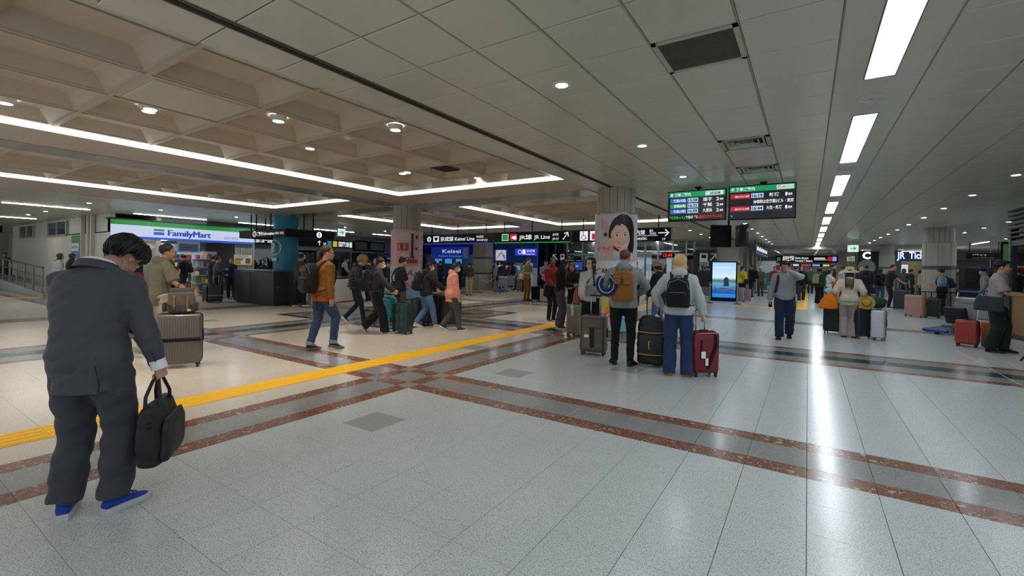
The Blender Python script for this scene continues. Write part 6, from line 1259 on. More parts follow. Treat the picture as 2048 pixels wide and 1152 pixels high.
collar_ring(sm, 'dfe3e8', .192, .092, .080, .042)
def back_pt(z, x=0., off=.004):
    p, xa, ya, an = sm.frame(z); g = sm.lo+.035*max(0, 1-z)*2; hd = float(np.interp(z, TZ, sm.B['hd']))*_s*sm.girth+g; hw = float(np.interp(z, TZ, sm.B['hw']))*_s*sm.girth+g
    k = abs(x)/hw; return p+xa*x-ya*(hd*max(0., 1-k**2.4)**(1/2.4)+off)
for sx in (.12,): MB().tube([back_pt(z, sx, .001) for z in (.755, .80, .85, .90, .97)], .0022, 5).build('jacket_vent', fabric('1d1f23'), sm.root)
MB().lathe([(.112, -.01), (.100, .04), (.092, .042), (.10, -.01)], 28, cap=False).xf(sm.chestL @ Matrix.Translation((0, -.004, .175)) @ Matrix.Rotation(R_(-14), 4, 'X')).build('jacket_collar', mat('43464c', .8, 0, 'suit_wool', 260., .3, .15, .25, sheen=.1), sm.root)
for k, i in (('R', 1), ('L', 0)):
    d = (sm.wri[i]-sm.elb[i]).normalized(); MB().tube([sm.wri[i]-d*.03, sm.wri[i]+d*.028], [.045, .043], 16).build('shirt_cuff', fabric('dfe3e8', .7, .05), sm.root)
e_, w_ = sm.elb[1], sm.wri[1]; d = (w_-e_).normalized()
for j in range(3): MB().ell(w_-d*(.03+.022*j)+Vector((.02, -.043, 0)), (.008, .008, .008), 8, 5).build('sleeve_button', plastic('17181b', .4), sm.root)
phone(sm, 'L', 'phone held low by the man in the suit', glow='8fb2d8')
# briefcase hanging from his hand
g = sm.hand['R']; t = thing('briefcase', 'black nylon briefcase hanging from the suited man by two handles', 'bag', (0,0,0)); Mx = upright((g.x, g.y), a=16); Mx.translation = (g.x, g.y, g.z); place(t, Mx)
M_NYL = mat('1a1d21', .55, 0, 'nylon', 120., .2, .25, .4)
q = MB(); rr = []
for zz, l_, d_, yo in ((-.50, .17, .045, .02), (-.485, .195, .062, .02), (-.36, .20, .075, .012), (-.24, .195, .066, .0), (-.165, .185, .045, -.01), (-.14, .17, .02, -.01)): rr.append(ring((.0, yo, zz), d_, l_, n=24, e=4.))
q.loft(rr); cloth('bag_body', q, M_NYL, t, .009, .004, 91, 2)
q = MB()
for zz, l_, d_ in ((-.47, .17, .02), (-.44, .18, .03), (-.28, .175, .028), (-.22, .15, .012)): q.__dict__.setdefault('rr', []).append(ring((.075, .015, zz), d_, l_, n=20, e=4.))
q.loft(q.rr); cloth('front_pocket', q, M_NYL, t, .009, .003, 92, 2)
for sx in (-.035, .035): MB().tube([(sx, -.10, -.20), (sx, -.085, -.10), (sx*.4, -.04, -.015), (0, .0, .0), (sx*.4, .04, -.015), (sx, .085, -.10), (sx, .10, -.20)], .010, 8, flat=.7).build('handle', M_NYL, t)
MB().tube([(0, -.18, -.165), (0, 0, -.135), (0, .16, -.165)], .006, 6).build('zipper', metal('4c4e52', .4), t)
for y in (-.19, .19): MB().tube([(.0, y, -.23), (.02, y*1.05, -.22), (.02, y*1.05, -.26), (.0, y, -.25)], .006, 6).build('strap_ring', metal('30343a', .4), t)
# ------------------------------------------------------------------ travellers near the yellow paving
def H2(rx=(.26,.03,.80), lx=(-.26,.03,.80), rc=.35, lc=.35, **k):
    d = {'R': dict(to=rx, curl=rc), 'L': dict(to=lx, curl=lc)}
    for kk, v in k.items(): d[kk[0]][kk[2:]] = v
    return d
BLK, DK = '17171a', '22242a'
p = person('man in khaki hooded T-shirt and beige trousers pushing the ribbed brown-grey suitcase', (316, 712), a=70, h=1.76, near=True, top=dict(name='hooded_shirt', c='6c6753', sleeve=.44, hem=.80, loose=.022, hood=True, amp=.006), legs=dict(c='b3a693', loose=.03, wide=.03, amp=.008),
  shoes=('c8c4ba', 'e0ddd5', 'sneaker'), hair=('1a1614', dict(vol=.013, bangs=40)), skin_c='b98a6c', face=True, pose=dict(lean=6, head=(4, 18, 0), feet=WALK(.30, 'R', 30), hands=H2((.34,.30,.98), (-.24,.10,.86), .8)))
sc_ = suitcase('brown-grey ribbed suitcase with black and red strap carrying a grey rucksack', onz(360, 733), .50, .29, .74, '6f675f', a=8, ribs='v', rough=.3, metal_=.35, strap=[(.49, '151516', .055), (.50, 'b3302a', .016)], handle=0)
sz = .75; t = thing('rucksack', 'grey roll-top rucksack with two tan leather buckle straps on a suitcase', 'backpack', (0,0,0)); Mx = upright(onz(362, 733), a=6); Mx.translation.z = sz; place(t, Mx)
q = MB(); q.loft([ring((0, 0, z), w, d, n=20, e=3.4) for z, w, d in ((.0, .15, .085), (.03, .17, .10), (.14, .165, .095), (.24, .145, .08), (.30, .14, .06), (.345, .135, .045))]); cloth('bag_body', q, fabric('4e4c4b'), t, .009, .003, 60, 2)
MB().rbox((0, -.095, .20), (.29, .03, .17), .012, 2).build('flap', fabric('65615e'), t); MB().rbox((0, -.10, .075), (.22, .04, .10), .015, 2).build('front_pocket', fabric('474544'), t)
for sx in (-.19, .17): MB().rbox((sx, 0, .085), (.05, .12, .13), .02, 2).build('side_pocket', fabric('474544'), t)
for sx in (-.075, .075): MB().rbox((sx, -.122, .155), (.022, .008, .18), .003, 1).rbox((sx, -.126, .11), (.034, .006, .02), .003, 1).build('buckle_strap', leather('a3602f'), t)
MB().box(.07, .115, -.124, -.121, .03, .06).build('sewn_patch', fabric('cdbf9d'), t, 0)
MB().tube([(-.05, .0, .34), (-.04, 0, .40), (.04, 0, .40), (.05, 0, .34)], .009, 8).build('top_loop', fabric('4e4c4b'), t)

p = person('walker with ponytail in brown suede jacket and rolled-up jeans', (641, 700), a=62, h=1.76, near=True, girth=1.03, top=dict(name='suede_jacket', hem=.84, loose=.026, flare=.01, amp=.007, m=mat('7d5323', .85, 0, 'suede', 26., .35, .3, .2)), legs=dict(name='jeans', c='2f4460', loose=.018, hem=.10, amp=.007),
  shoes=('34322f', '6f675a', 'sneaker'), hair=('3b281c', dict(vol=.012, bangs=38, tail=.10)), skin_c='b98d72', face=True, glasses=True, pose=dict(lean=3, head=(2, 26, 0), feet=[(-.09,-.13,6,4,0),(.09,.17,-4,14,0)], hands=H2((.24,.05,.80), (-.24,-.02,.80))))
for k, a_ in p.cuff:
    d = (a_-k).normalized(); MB().tube([a_-d*.045, a_+d*.012], [.072, .07], 18).build('jeans_cuff', fabric('7f8b97'), p.leg.parent)
_c = p.M.inverted() @ p.hips.translation; MB().loft([ring(_c+Vector((0, 0, z)), .192, .142, n=24) for z in (-.165, -.10)]).build('shirt_hem', fabric('a5501f'), p.root)
bk = backpack(p, 'black rucksack with sunglasses hung on it, worn over the suede jacket', '17181a', .31, .50, .20, z=-.10)
for sx in (-.055, .055):
    MB().cyl((sx+.02, -.37, .04), (sx+.02, -.385, .045), .042, 18).build('sunglass_lens', metal('a38a4c', .15), bk)
MB().tube([(.05, -.14, -.33), (.06, -.10, -.5), (.05, -.09, -.62)], .009, 6).build('dangling_strap', fabric('17181a'), bk)
p = person('blond curly-haired walker in black puffer jacket with a grey face mask', (708, 646), a=84, h=1.69, near=True, top=dict(name='puffer_jacket', c='1d1d1f', hem=.86, loose=.030, hood=True, amp=.003, m=mat('1e1e20', .45, 0, 'puffer_nylon', 30., .2, .2, .5)), legs=dict(name='jeans', c='1c2638', loose=.008),
  shoes=('18181a', 'dcdcdc', 'sneaker'), hair=('ad8a58', dict(vol=.034, bangs=22, locks=260, lump=2.6, N=90)), skin_c='c39c84', mask='8b8d90', pose=dict(lean=4, hunch=10, head=(24, 8, 0), feet=WALK(.28, 'R', 48), hands=H2((.20,.22,.92), (-.20,.16,.90), .6)))
for i in range(6):      # quilted rolls of the puffer jacket
    z = .94+.075*i; M_ = p.M.inverted() @ p.chest; hw, hd = .205-.004*abs(i-3), .155
    MB().tube([tuple(M_ @ (Vector((hw*math.cos(2*PI*j/24), hd*math.sin(2*PI*j/24), (z-1.28)*.966)))) for j in range(24)], .030, 8, closed=True).build('quilted_roll', mat('1e1e20', .45, 0, 'puffer_nylon', 30., .2, .2, .5), p.top)
p = person('walker in dark brown overshirt and white face mask pushing the dark green suitcase', (747, 667), a=88, h=1.62, near=True, top=dict(name='overshirt', c='363230', hem=.90, loose=.022, amp=.006), legs=dict(c='16171d', loose=.022, wide=.03, amp=.006), shoes=('3a3836', 'b6b1a6', 'sneaker'),
  hair=('171312', dict(vol=.015, bangs=24)), skin_c='c29a80', mask='dfe1e3', glasses=True, pose=dict(lean=5, head=(6, 10, 0), feet=WALK(.30, 'R', 58), hands=H2((.22,.42,.98), (-.24,.02,.82), .8)))
backpack(p, 'black rucksack with pale zips on the walker with the green suitcase', '1b1b1d', .31, .46, .19)
suitcase('dark green panelled suitcase pushed across the cream tiles', (805, 667), .40, .26, .66, '17372d', a=42, ribs='panel', rough=.25, handle=.06)
p = person('woman in loose black T-shirt and brown trousers with a blue tote, beside a teal suitcase', (799, 648), a=72, h=1.62, female=True, top=dict(name='loose_shirt', c='222329', sleeve=.46, hem=.70, loose=.035, amp=.006), legs=dict(c='5c4738', loose=.02), hair=('120f0f', dict(vol=.016, bangs=26)), skin_c='c39c84', pose=dict(head=(6, 12, 0), hands=H2((.14,.28,1.0), (-.2,.2,.98), .7)))
shoulder_bag(p, 'denim-blue tote on the shoulder of the woman in black', '2d3f60', -1, .30, .30, .12, cross=False)
suitcase('bright teal suitcase with a red strap standing by the woman in black', (775, 641), .36, .24, .58, '1b93b0', a=30, ribs='h', rough=.3, strap=[(.55, 'b23429', .02)], handle=.10)
suitcase('slate-blue plain suitcase half hidden behind the jeans wearer', (835, 645), .40, .26, .62, '2c3038', a=60, ribs=None)
p = person('woman in black rain jacket, light blue jeans and cream shoes wheeling a black suitcase', (853, 655), a=76, h=1.57, near=True, female=True, girth=1.05, top=dict(name='rain_jacket', c='29292b', hem=.84, loose=.028, hood=True, amp=.006), legs=dict(name='jeans', c='5b7a9d', loose=.022, hem=.09, amp=.006), shoes=('d5cfbd', 'e2ddcf', 'sneaker'),
  hair=('141112', dict(vol=.014, bangs=22, length=.10)), skin_c='c9a48c', mask='dfe1e3', pose=dict(lean=4, head=(4, 14, 0), feet=WALK(.26, 'R', 12), hands=H2((.22,.40,1.0), (-.22,.30,.98), .8)))
backpack(p, 'black school rucksack on the woman in blue jeans', '1a1a1c', .30, .44, .18)
suitcase('tall black suitcase with level ribs wheeled by the woman in blue jeans', (866, 650), .46, .30, .74, '1a1a1c', a=25, ribs='h', handle=.14)
suitcase('tall charcoal suitcase with upright ribs beside the pink jacket', (901, 652), .46, .30, .74, '2b2a29', a=-20, ribs='v')
p = person('person in salmon pink hooded jacket and grey trousers walking past black suitcases', (902, 661), a=80, h=1.55, near=True, female=True, top=dict(name='hooded_jacket', c='dd917b', hem=.74, loose=.034, flare=.03, hood=True, amp=.007), legs=dict(c='524f4c', loose=.016), shoes=('1f1e20', 'd8d6d4', 'sneaker'),
  hair=('1e1815', dict(vol=.016, bangs=24, length=.03)), skin_c='c9a48c', mask='e2e4e6', pose=dict(lean=5, head=(6, 24, 0), feet=WALK(.24, 'R', 30), hands=H2((.24,.14,.84), (-.24,.02,.84))))

# ------------------------------------------------------------------ group before the smiling-face poster
p = person('long-haired woman all in black and charcoal looking down at her phone', (1119, 658), a=82, h=1.66, near=True, female=True, top=dict(name='sweater', c='151517', hem=.93, loose=.018), legs=dict(c='454548', loose=.022, wide=.02, amp=.007), shoes=('1d2940', 'cfd0d2', 'sneaker'), hair=('110f10', dict(vol=.014, bangs=34, length=.28)), skin_c='b98e76', face=True,
  pose=dict(head=(22, 6, 0), hands=H2((.14,.30,1.10), (-.10,.30,1.08), .7, .7, R_palm=(-.3,0,1), L_palm=(.3,0,1))))
shoulder_bag(p, 'bulging black shoulder bag on the woman in charcoal trousers', '161618', -1, .42, .28, .20, zt=-.06, fwd=-.14, cross=False)
phone(p, 'R', 'phone read by the long-haired woman in black')
p = person('man in red hooded jacket and dark jeans behind the woman in black', (1102, 643), a=140, h=1.72, top=dict(name='hooded_jacket', c='7c1f1d', hem=.84, loose=.024, hood=True), legs=dict(name='jeans', c='1c2333'), hair=('16110f', dict(vol=.012, bangs=36)), skin_c='7a543f', face=True, pose=dict(head=(6, 30, 0), hands=H2((.15,.26,1.0), (-.15,.24,1.0), .6, .6)))
p = person('brown-haired woman with black coat facing the woman in black', (1147, 646), a=215, h=1.60, female=True, top=dict(name='coat', c='191919', hem=.55, loose=.028, flare=.03), legs=dict(c='1f1f22'), hair=('4a3324', dict(vol=.014, bangs=34, length=.12)), skin_c='c39c84', face=True, pose=dict(head=(26, 0, 0), hands=H2((.12,.28,1.05), (-.12,.28,1.05), .7, .7)))
suitcase('tall olive-grey suitcase between the women by the poster column', (1153, 672), .40, .27, .68, '77756a', a=40, ribs='v')
p = person('young woman in glasses and pale grey cardigan gripping the handle of a patterned suitcase', (1181, 691), a=186, h=1.65, near=True, female=True, top=dict(name='cardigan', c='b3b4b1', hem=.88, loose=.028, amp=.007), legs=dict(c='151518', loose=.02, wide=.03), shoes=(BLK, '333333', 'shoe'), hair=('17110f', dict(vol=.016, bangs=40, length=.40)), skin_c='d3ab94', face=True, glasses=True,
  pose=dict(head=(2, 38, 0), hands=H2((.16,.40,1.02), (-.20,.30,1.02), .9, .8, L_palm=(.6,0,.8))))
MB().rbox(p.M.inverted() @ (p.chest @ Vector((0, p.front*.72, -.10))), (.20, .07, .40), .03, 2).build('inner_shirt', fabric('8f9093'), p.root)
shoulder_bag(p, 'tan leather shoulder bag hanging behind the patterned suitcase', '8a5a2b', 1, .26, .30, .13, zt=.02, m=leather('8a5a2b'), cross=True)
phone(p, 'L', 'phone in the hand of the woman in glasses')
t = thing('bag_charm', 'pale green plush charm hanging under the tan shoulder bag', 'charm', (0,0,0)); Mx = p.chest @ Matrix.Translation((p.wide+.20, .10, -.50)); place(t, Mx)
MB().ell((0,0,0), (.035,.03,.045), 12, 8).ell((0,0,-.07), (.028,.025,.04), 12, 8).build('plush_body', fabric('b7c4b0'), t, 180); MB().tube([(0,0,.04), (0,0,.12)], .004, 6).build('cord', fabric('ddddd5'), t); MB().tube([(.01,0,-.1), (.015,0,-.17)], .009, 6).tube([(-.01,0,-.1), (-.015,0,-.16)], .009, 6).build('plush_leg', fabric('c5cdb9'), t)
suitcase('soft taupe patterned suitcase with paper airline tags and raised handle', (1187, 709), .43, .25, .66, '6a6259', a=12, ribs=None, soft=True, trim='2e2a28', handle=.34, tagit=True)
p = person('stocky man in heather grey hoodie and black trousers wearing a tan leather rucksack', (1245, 730), a=4, h=1.75, near=True, girth=1.13, top=dict(name='hoodie', c='83898a', hem=.86, loose=.022, hood=True, amp=.006, m=mat('868c8c', .9, 0, 'marled_knit', 160., .35, .2, .2)), legs=dict(c='121214', loose=.010, amp=.006), shoes=('121213', '1d1d1d', 'shoe'), hair=('4b3d33', dict(vol=.006, bangs=44)), skin_c='c08d76',
  pose=dict(head=(4, 12, 0), feet=[(-.13,.03,18,0,0),(.12,-.02,-22,0,0)], hands=H2((.20,.30,1.08), (-.20,.26,1.02), .6, .6, R_pole=(1,-.35,-.4), L_pole=(-1,-.2,-.3))))
MB().lathe([(.075, 0), (.068, .045), (.060, .045), (.062, 0)], 24, cap=False).xf(p.chestL @ Matrix.Translation((0, 0, .19))).build('shirt_collar', fabric('a9c79b'), p.root)
bk = backpack(p, 'tan leather rucksack with outside pockets carrying a navy neck pillow', '8a5a26', .32, .46, .18, z=-.10, strap='7a4f24')
for sx in (-.07, .07): MB().rbox((sx, -.41, -.02), (.11, .05, .12), .02, 2).rbox((sx, -.43, .03), (.12, .03, .05), .012, 2).build('flap_pocket', leather('845423'), bk)
t = thing('neck_pillow', 'navy U-shaped neck pillow with white piping clipped to a tan rucksack', 'pillow', (0,0,0)); place(t, p.chest @ Matrix.Translation((-.22, -.36, -.08)) @ Matrix.Rotation(R_(90), 4, 'X') @ Matrix.Rotation(R_(4), 4, 'Z'))
us = [(.105*math.sin(R_(a_)), -.125*math.cos(R_(a_)), 0) for a_ in range(-150, 151, 15)]
MB().tube(us, [.03]+[.056]*(len(us)-2)+[.03], 14).build('cushion', fabric('1b2a5c'), t, 180); MB().tube([(x*1.02, y*1.02, .052) for x, y, z in us], .006, 6).build('piping', fabric('d5d9e0'), t)
t = thing('wheeled_duffel', 'black wheeled duffel with yellow zips and a white airline tag', 'duffel bag', (0,0,0)); place(t, upright(onz(1303, 731), a=4))
q = MB(); q.loft([ring((0, 0, z), w, d, n=22, e=3.6) for z, w, d in ((.03, .19, .13), (.07, .215, .16), (.30, .22, .17), (.55, .21, .165), (.70, .19, .14), (.76, .15, .10))]); cloth('bag_body', q, mat('17191b', .5, 0, 'tarpaulin', 60., .2, .2, .45), t, .012, .006, 77, 2)
MB().rbox((0, -.165, .33), (.37, .06, .34), .03, 3).build('front_pocket', mat('1b1d20', .5, 0, 'tarpaulin', 60., .2, .2, .45), t)
for z in (.20, .53): MB().tube([(-.205, -.10, z), (-.17, -.19, z), (0, -.205, z-.01), (.17, -.19, z), (.205, -.10, z)], .006, 6).build('zipper', plastic('c9a41e', .5), t)
MB().tube([(-.02, -.205, .40), (-.03, -.235, .38), (-.03, -.235, .30), (-.02, -.205, .28)], .008, 6).build('grab_handle', fabric('d3b023'), t)
MB().rbox((.03, -.09, .70), (.055, .005, .20), .002, 1, 0, Matrix.Rotation(R_(35), 4, 'Y')).build('paper_tag', paint('e4e5e6', .6), t); MB().rbox((-.02, -.10, .70), (.12, .006, .03), .002, 1, 0, Matrix.Rotation(R_(30), 4, 'Y')).build('orange_tag', paint('d83a24', .6), t)
for sx in (-.1, .1): MB().rbox((sx*.9, .12, .90), (.018, .014, .36), .004, 1).build('pull_rod', plastic('161617', .4), t)
MB().rbox((0, .12, 1.08), (.24, .03, .035), .012, 2).build('hand_grip', plastic('161617', .5), t)
for sx in (-.17, .17): MB().cyl((sx-.02, .10, .045), (sx+.02, .10, .045), .045, 18).build('wheel', plastic('141414', .5), t); MB().rbox((sx, -.08, .02), (.05, .06, .04), .01, 1).build('foot', plastic('8a6f1c', .5), t)
p = person('blonde woman in pale grey hoodie and wide navy trousers with a black rucksack', (1355, 751), a=3, h=1.66, near=True, female=True, girth=1.08, top=dict(name='hoodie', c='b2b7ba', hem=.88, loose=.030, hood=True, amp=.007, m=mat('b0b5b9', .9, 0, 'knit', 90., .12, .2, .2)), legs=dict(c='22385c', loose=.014, wide=.030, hem=.015, amp=.008), shoes=('d6d2ca', 'a8703c', 'sneaker'), hair=('c4a574', dict(vol=.018, bangs=36, length=.13, N=90)), skin_c='cba28b',
  pose=dict(feet=[(-.12,0,14,0,0),(.13,.02,-14,0,0)], hands=H2((.34,.06,.88), (-.28,.22,1.0), .9, .6, R_pole=(1,-.6,0), L_pole=(-1,-.5,-.2))))
backpack(p, 'black two-handled rucksack on the blonde woman', '121315', .30, .40, .16, z=-.08)
sr = suitcase('glossy wine-red suitcase with black strap and white tag, gripped by the blonde woman', (1405, 751), .36, .25, .62, '6f1420', a=-28, ribs=None, rough=.12, handle=.30, hc='8d8f93')
MB().tube([(.10, -.13, .60), (.12, -.14, .45), (.05, -.14, .25), (.0, -.135, .12)], .02, 8, flat=.3).build('luggage_strap', fabric('161617'), sr); MB().rbox((-.09, -.135, .38), (.02, .01, .26), .004, 1).build('side_strap', fabric('161617'), sr)
MB().box(-.10, -.04, -.15, -.146, .27, .36).build('paper_tag', paint('eceded', .6), sr, 0); MB().box(-.04, .0, -.15, -.146, .17, .27).build('paper_tag', paint('eceded', .6), sr, 0)
def bucket_hat(pr, c, brim=.15, label=None, name='bucket_hat', crown=.10):
    t = thing(name, label, 'hat', (0,0,0)); place(t, pr.M @ pr.hd @ Matrix.Translation((0, -.01, .055)) @ Matrix.Rotation(R_(8), 4, 'X')); m_ = fabric(c)
    MB().lathe([(.103, .0), (.105, .01), (.098, crown*.7), (.080, crown), (.0, crown+.012)], 24).build('hat_crown', m_, t); MB().lathe([(.100, .012), (brim, -.028), (brim+.004, -.03), (brim, -.036), (.100, .002)], 28, cap=False).build('hat_brim', m_, t); return t
p = person('woman with bucket hat in dark coat and pale jeans behind the wheeled duffel', (1318, 668), a=-50, h=1.62, female=True, top=dict(name='coat', c='211d1b', hem=.72, loose=.03), legs=dict(name='jeans', c='5a7699'), hair=('221a16', dict(vol=.012, bangs=20, length=.06)), face=True, pose=dict(head=(10, -10, 0), hands=H2((.2,.3,1.0), (-.2,.2,.9), .6, .6)))
bucket_hat(p, '8f8272', .14, 'beige bucket hat on the woman in the dark coat')

# ------------------------------------------------------------------ open floor towards the gates
p = person('man in grey hooded sweatshirt walking with one hand over his mouth', (1568, 677), a=181, h=1.70, near=True, girth=1.06, top=dict(name='hoodie', c='8b9093', hem=.88, loose=.028, hood=True, amp=.007, m=mat('8b9094', .9, 0, 'knit', 90., .15, .2, .2)), legs=dict(c='1c2740', loose=.03, wide=.012, amp=.008), shoes=('131314', '1c1c1d', 'sneaker'), hair=('120f0f', dict(vol=.020, bangs=22, locks=80)), skin_c='b98c75', face=True, glasses=True,
  pose=dict(lean=3, head=(8, 8, 0), feet=[(-.09,-.20,4,20,0),(.09,.20,-8,-4,0)], hands={'R': dict(to=(.30,.06,.82), curl=.7), 'L': dict(to=(-.10,.20,1.50), dir=(.7,.15,.5), palm=(.3,-1,0), curl=.35, pole=(-1,.1,-.6))}))
t = phone(p, 'R', 'phone in the lowered hand of the man in grey')
t = thing('sling_bag', 'navy sling strap and bag on the man in the grey sweatshirt', 'bag', (0,0,0)); place(t, p.chest); b = p.back+.015
MB().tube([(.13, -b, -.05), (.12, -b*.6, .14), (.12, 0, .19), (.125, b*.8, .13), (.14, b*1.05, -.02), (.17, b*.9, -.2), (.20, 0, -.27)], .024, 8, flat=.3).build('shoulder_strap', fabric('1c2434'), t); MB().rbox((.05, -b-.06, -.12), (.26, .10, .34), .04, 3).build('bag_body', fabric('1a212e'), t)
p = person('woman in floral sun hat, loose cream top and mauve trousers beside stacked luggage', (1697, 675), a=2, h=1.56, near=True, female=True, girth=1.08, top=dict(name='loose_top', c='bfb2a0', sleeve=.62, hem=.80, loose=.026, flare=.03, amp=.008), legs=dict(c='958b88', loose=.018, wide=.028, hem=.02, amp=.007), shoes=('2a2626', '3a3634', 'shoe'), hair=('3a241c', dict(vol=.014, bangs=30, length=.34, N=80)), skin_c='b98e76',
  pose=dict(hands=H2((.30,.10,.98), (-.30,.06,.95), .5, .5)))
hb = bucket_hat(p, 'b9ae8d', .20, 'floral wide-brimmed sun hat on the woman in cream', 'sun_hat', .09)
for i in range(9):
    a_ = i*.7; MB().ell((.155*math.cos(a_), .155*math.sin(a_), -.008), (.022,.016,.006), 8, 5).build('printed_flower', fabric(['5d6b3f', '8c8f5a', '4b5344'][i % 3]), hb)
MB().rbox((0, -.22, .82), (.36, .012, .03), .004, 1).build('hem_ribbon', fabric('4f8f78'), p.root)
g = p.M @ Vector((-.40, .02, .0)); t = thing('tote_bag', 'bright orange cloth tote hanging wide off the shoulder of the woman in the sun hat', 'bag', (0,0,0)); Mx = upright((g.x, g.y), a=0); Mx.translation.z = .62; place(t, Mx)
q = MB(); q.loft([ring((x, 0, z), w, d, n=20, e=2.6) for z, w, d, x in ((.0, .17, .08, 0), (.03, .20, .10, 0), (.20, .16, .10, .03), (.36, .10, .07, .07), (.46, .05, .04, .10))]); cloth('bag_body', q, fabric('d9761a'), t, .012, .008, 33, 2)
MB().tube([(.10, 0, .44), (.13, 0, .62), (.19, .0, .80)], .014, 8, flat=.5).build('handle', fabric('c96a15'), t); MB().rbox((.02, -.03, .43), (.16, .08, .12), .03, 2, 0, Matrix.Rotation(R_(-30), 4, 'Y')).build('scarf', fabric('8fb6c2'), t)
suitcase('large dark brown trunk-size suitcase beneath the orange tote', (1670, 667), .44, .30, .76, '1e1a18', a=14, ribs=None, rough=.4, wheel='8d887c', frame_c='6a5f56')
sn = suitcase('navy suitcase with brass corners carrying the green holdall', (1727, 677), .40, .28, .66, '10141f', a=-30, ribs=None, rough=.4, wheel='7c6a3c', frame_c='7a6a45')
sw = suitcase('navy and white suitcase with brass clasps at the end of the stacked luggage', (1757, 680), .24, .34, .66, 'b9bec6', a=10, ribs=None, rough=.35, wheel='7c6a3c', frame_c='74452f')
for zz in (.17, .55):
    for sy in (-.10, .10): MB().rbox((-.125, sy, zz), (.012, .035, .06), .004, 1).build('clasp', metal('b99a5c', .3), sw)
g = onz(1742, 678); t = thing('holdall', 'dark green cloth holdall lying on the navy suitcases', 'bag', (0,0,0)); Mx = upright((g.x, g.y), a=0); Mx.translation.z = .685; place(t, Mx)
q = MB(); q.tube([(-.20, 0, .11), (-.17, 0, .12), (0, 0, .125), (.19, 0, .12), (.25, 0, .10)], [.07, .115, .125, .12, .07], 18); cloth('bag_body', q, fabric('1d3a2c'), t, .012, .008, 35, 2); MB().tube([(-.10, -.1, .18), (-.06, -.06, .27), (.08, -.06, .27), (.12, -.1, .18)], .010, 6).build('handle', fabric('17301f'), t)
t = thing('straw_hat', 'yellow straw hat with a ribbon propped against the green holdall', 'hat', (0,0,0)); Mx = Mx @ Matrix.Translation((-.09, -.15, .125)) @ Matrix.Rotation(R_(78), 4, 'X'); place(t, Mx); ms = mat('b18a3a', .8, 0, 'straw', 120., .3, .3, .2)
MB().lathe([(.155, .0), (.15, .006), (.085, .012), (.078, .05), (.07, .085), (.0, .095)], 28).build('crown', ms, t); MB().lathe([(.0875, .014), (.084, .032), (.082, .032), (.083, .014)], 28, cap=False).build('ribbon', fabric('5a2f1c'), t)

# ------------------------------------------------------------------ right-hand side by the booth
p = person('man in glasses and taupe T-shirt with dark trim reaching both hands towards the booth', (1991, 704), a=92, h=1.73, near=True, top=dict(name='t_shirt', c='9b9290', sleeve=.44, hem=.86, loose=.026, amp=.006), legs=dict(c='1c2a27', loose=.034, wide=.02, amp=.008), shoes=('121213', '1a1a1a', 'shoe'), hair=('131010', dict(vol=.020, bangs=30, locks=60)), skin_c='bd927a', face=True, glasses=True,
  pose=dict(lean=3, head=(2, 6, 0), feet=[(-.10,.10,8,0,0),(.10,-.06,-10,0,0)], hands={'R': dict(to=(.14,.36,1.10), dir=(-.1,1,.2), palm=(-1,0,.3), curl=.2), 'L': dict(to=(-.02,.36,1.12), dir=(.1,1,.25), palm=(1,0,.3), curl=.2)}))
shoulder_bag(p, 'slate grey cloth bag slung across the man at the booth', '343c40', 1, .40, .28, .14, zt=-.04, fwd=-.08)
suitcase('small rust-red cabin suitcase standing before the luggage carts', (1934, 693), .34, .23, .54, '9a3423', a=12, ribs=None, rough=.3, handle=.0)
suitcase('orange-copper cabin suitcase behind the man at the booth', (1984, 694), .30, .22, .52, 'b4613a', a=30, ribs='v', rough=.3, handle=.16)
p = person('woman in blue-grey shirt with black hair in a bun beside the thick column', (1884, 632), a=-84, h=1.62, female=True, girth=1.1, top=dict(name='blouse', c='7f8da3', sleeve=.6, hem=.80, loose=.035), legs=dict(name='wide_trousers', c='15181a', loose=.04, wide=.06), shoes=('b98f8a', 'c9b0aa', 'sneaker'), hair=('131011', dict(vol=.014, bangs=30, bun=(0,-.11,.05,.045))), face=True, pose=dict(head=(10, 0, 0), hands=H2((.14,.34,1.14), (-.14,.30,1.10), .6, .6)))
shoulder_bag(p, 'black crossbody bag on the woman in the blue-grey shirt', '17191c', -1, .30, .26, .14)
backpack(p, 'small navy rucksack on the woman in the blue-grey shirt', '1a2230', .26, .34, .14)
suitcase('big dusty-pink suitcase with level ribs near the round column', (1832, 634), .54, .34, .74, 'b08676', a=32, ribs='h', rough=.45, wheel='1c1c1c')
suitcase('dark green suitcase in the shadow behind the pink one', (1864, 636), .40, .28, .66, '1c2d27', a=10, ribs='v')

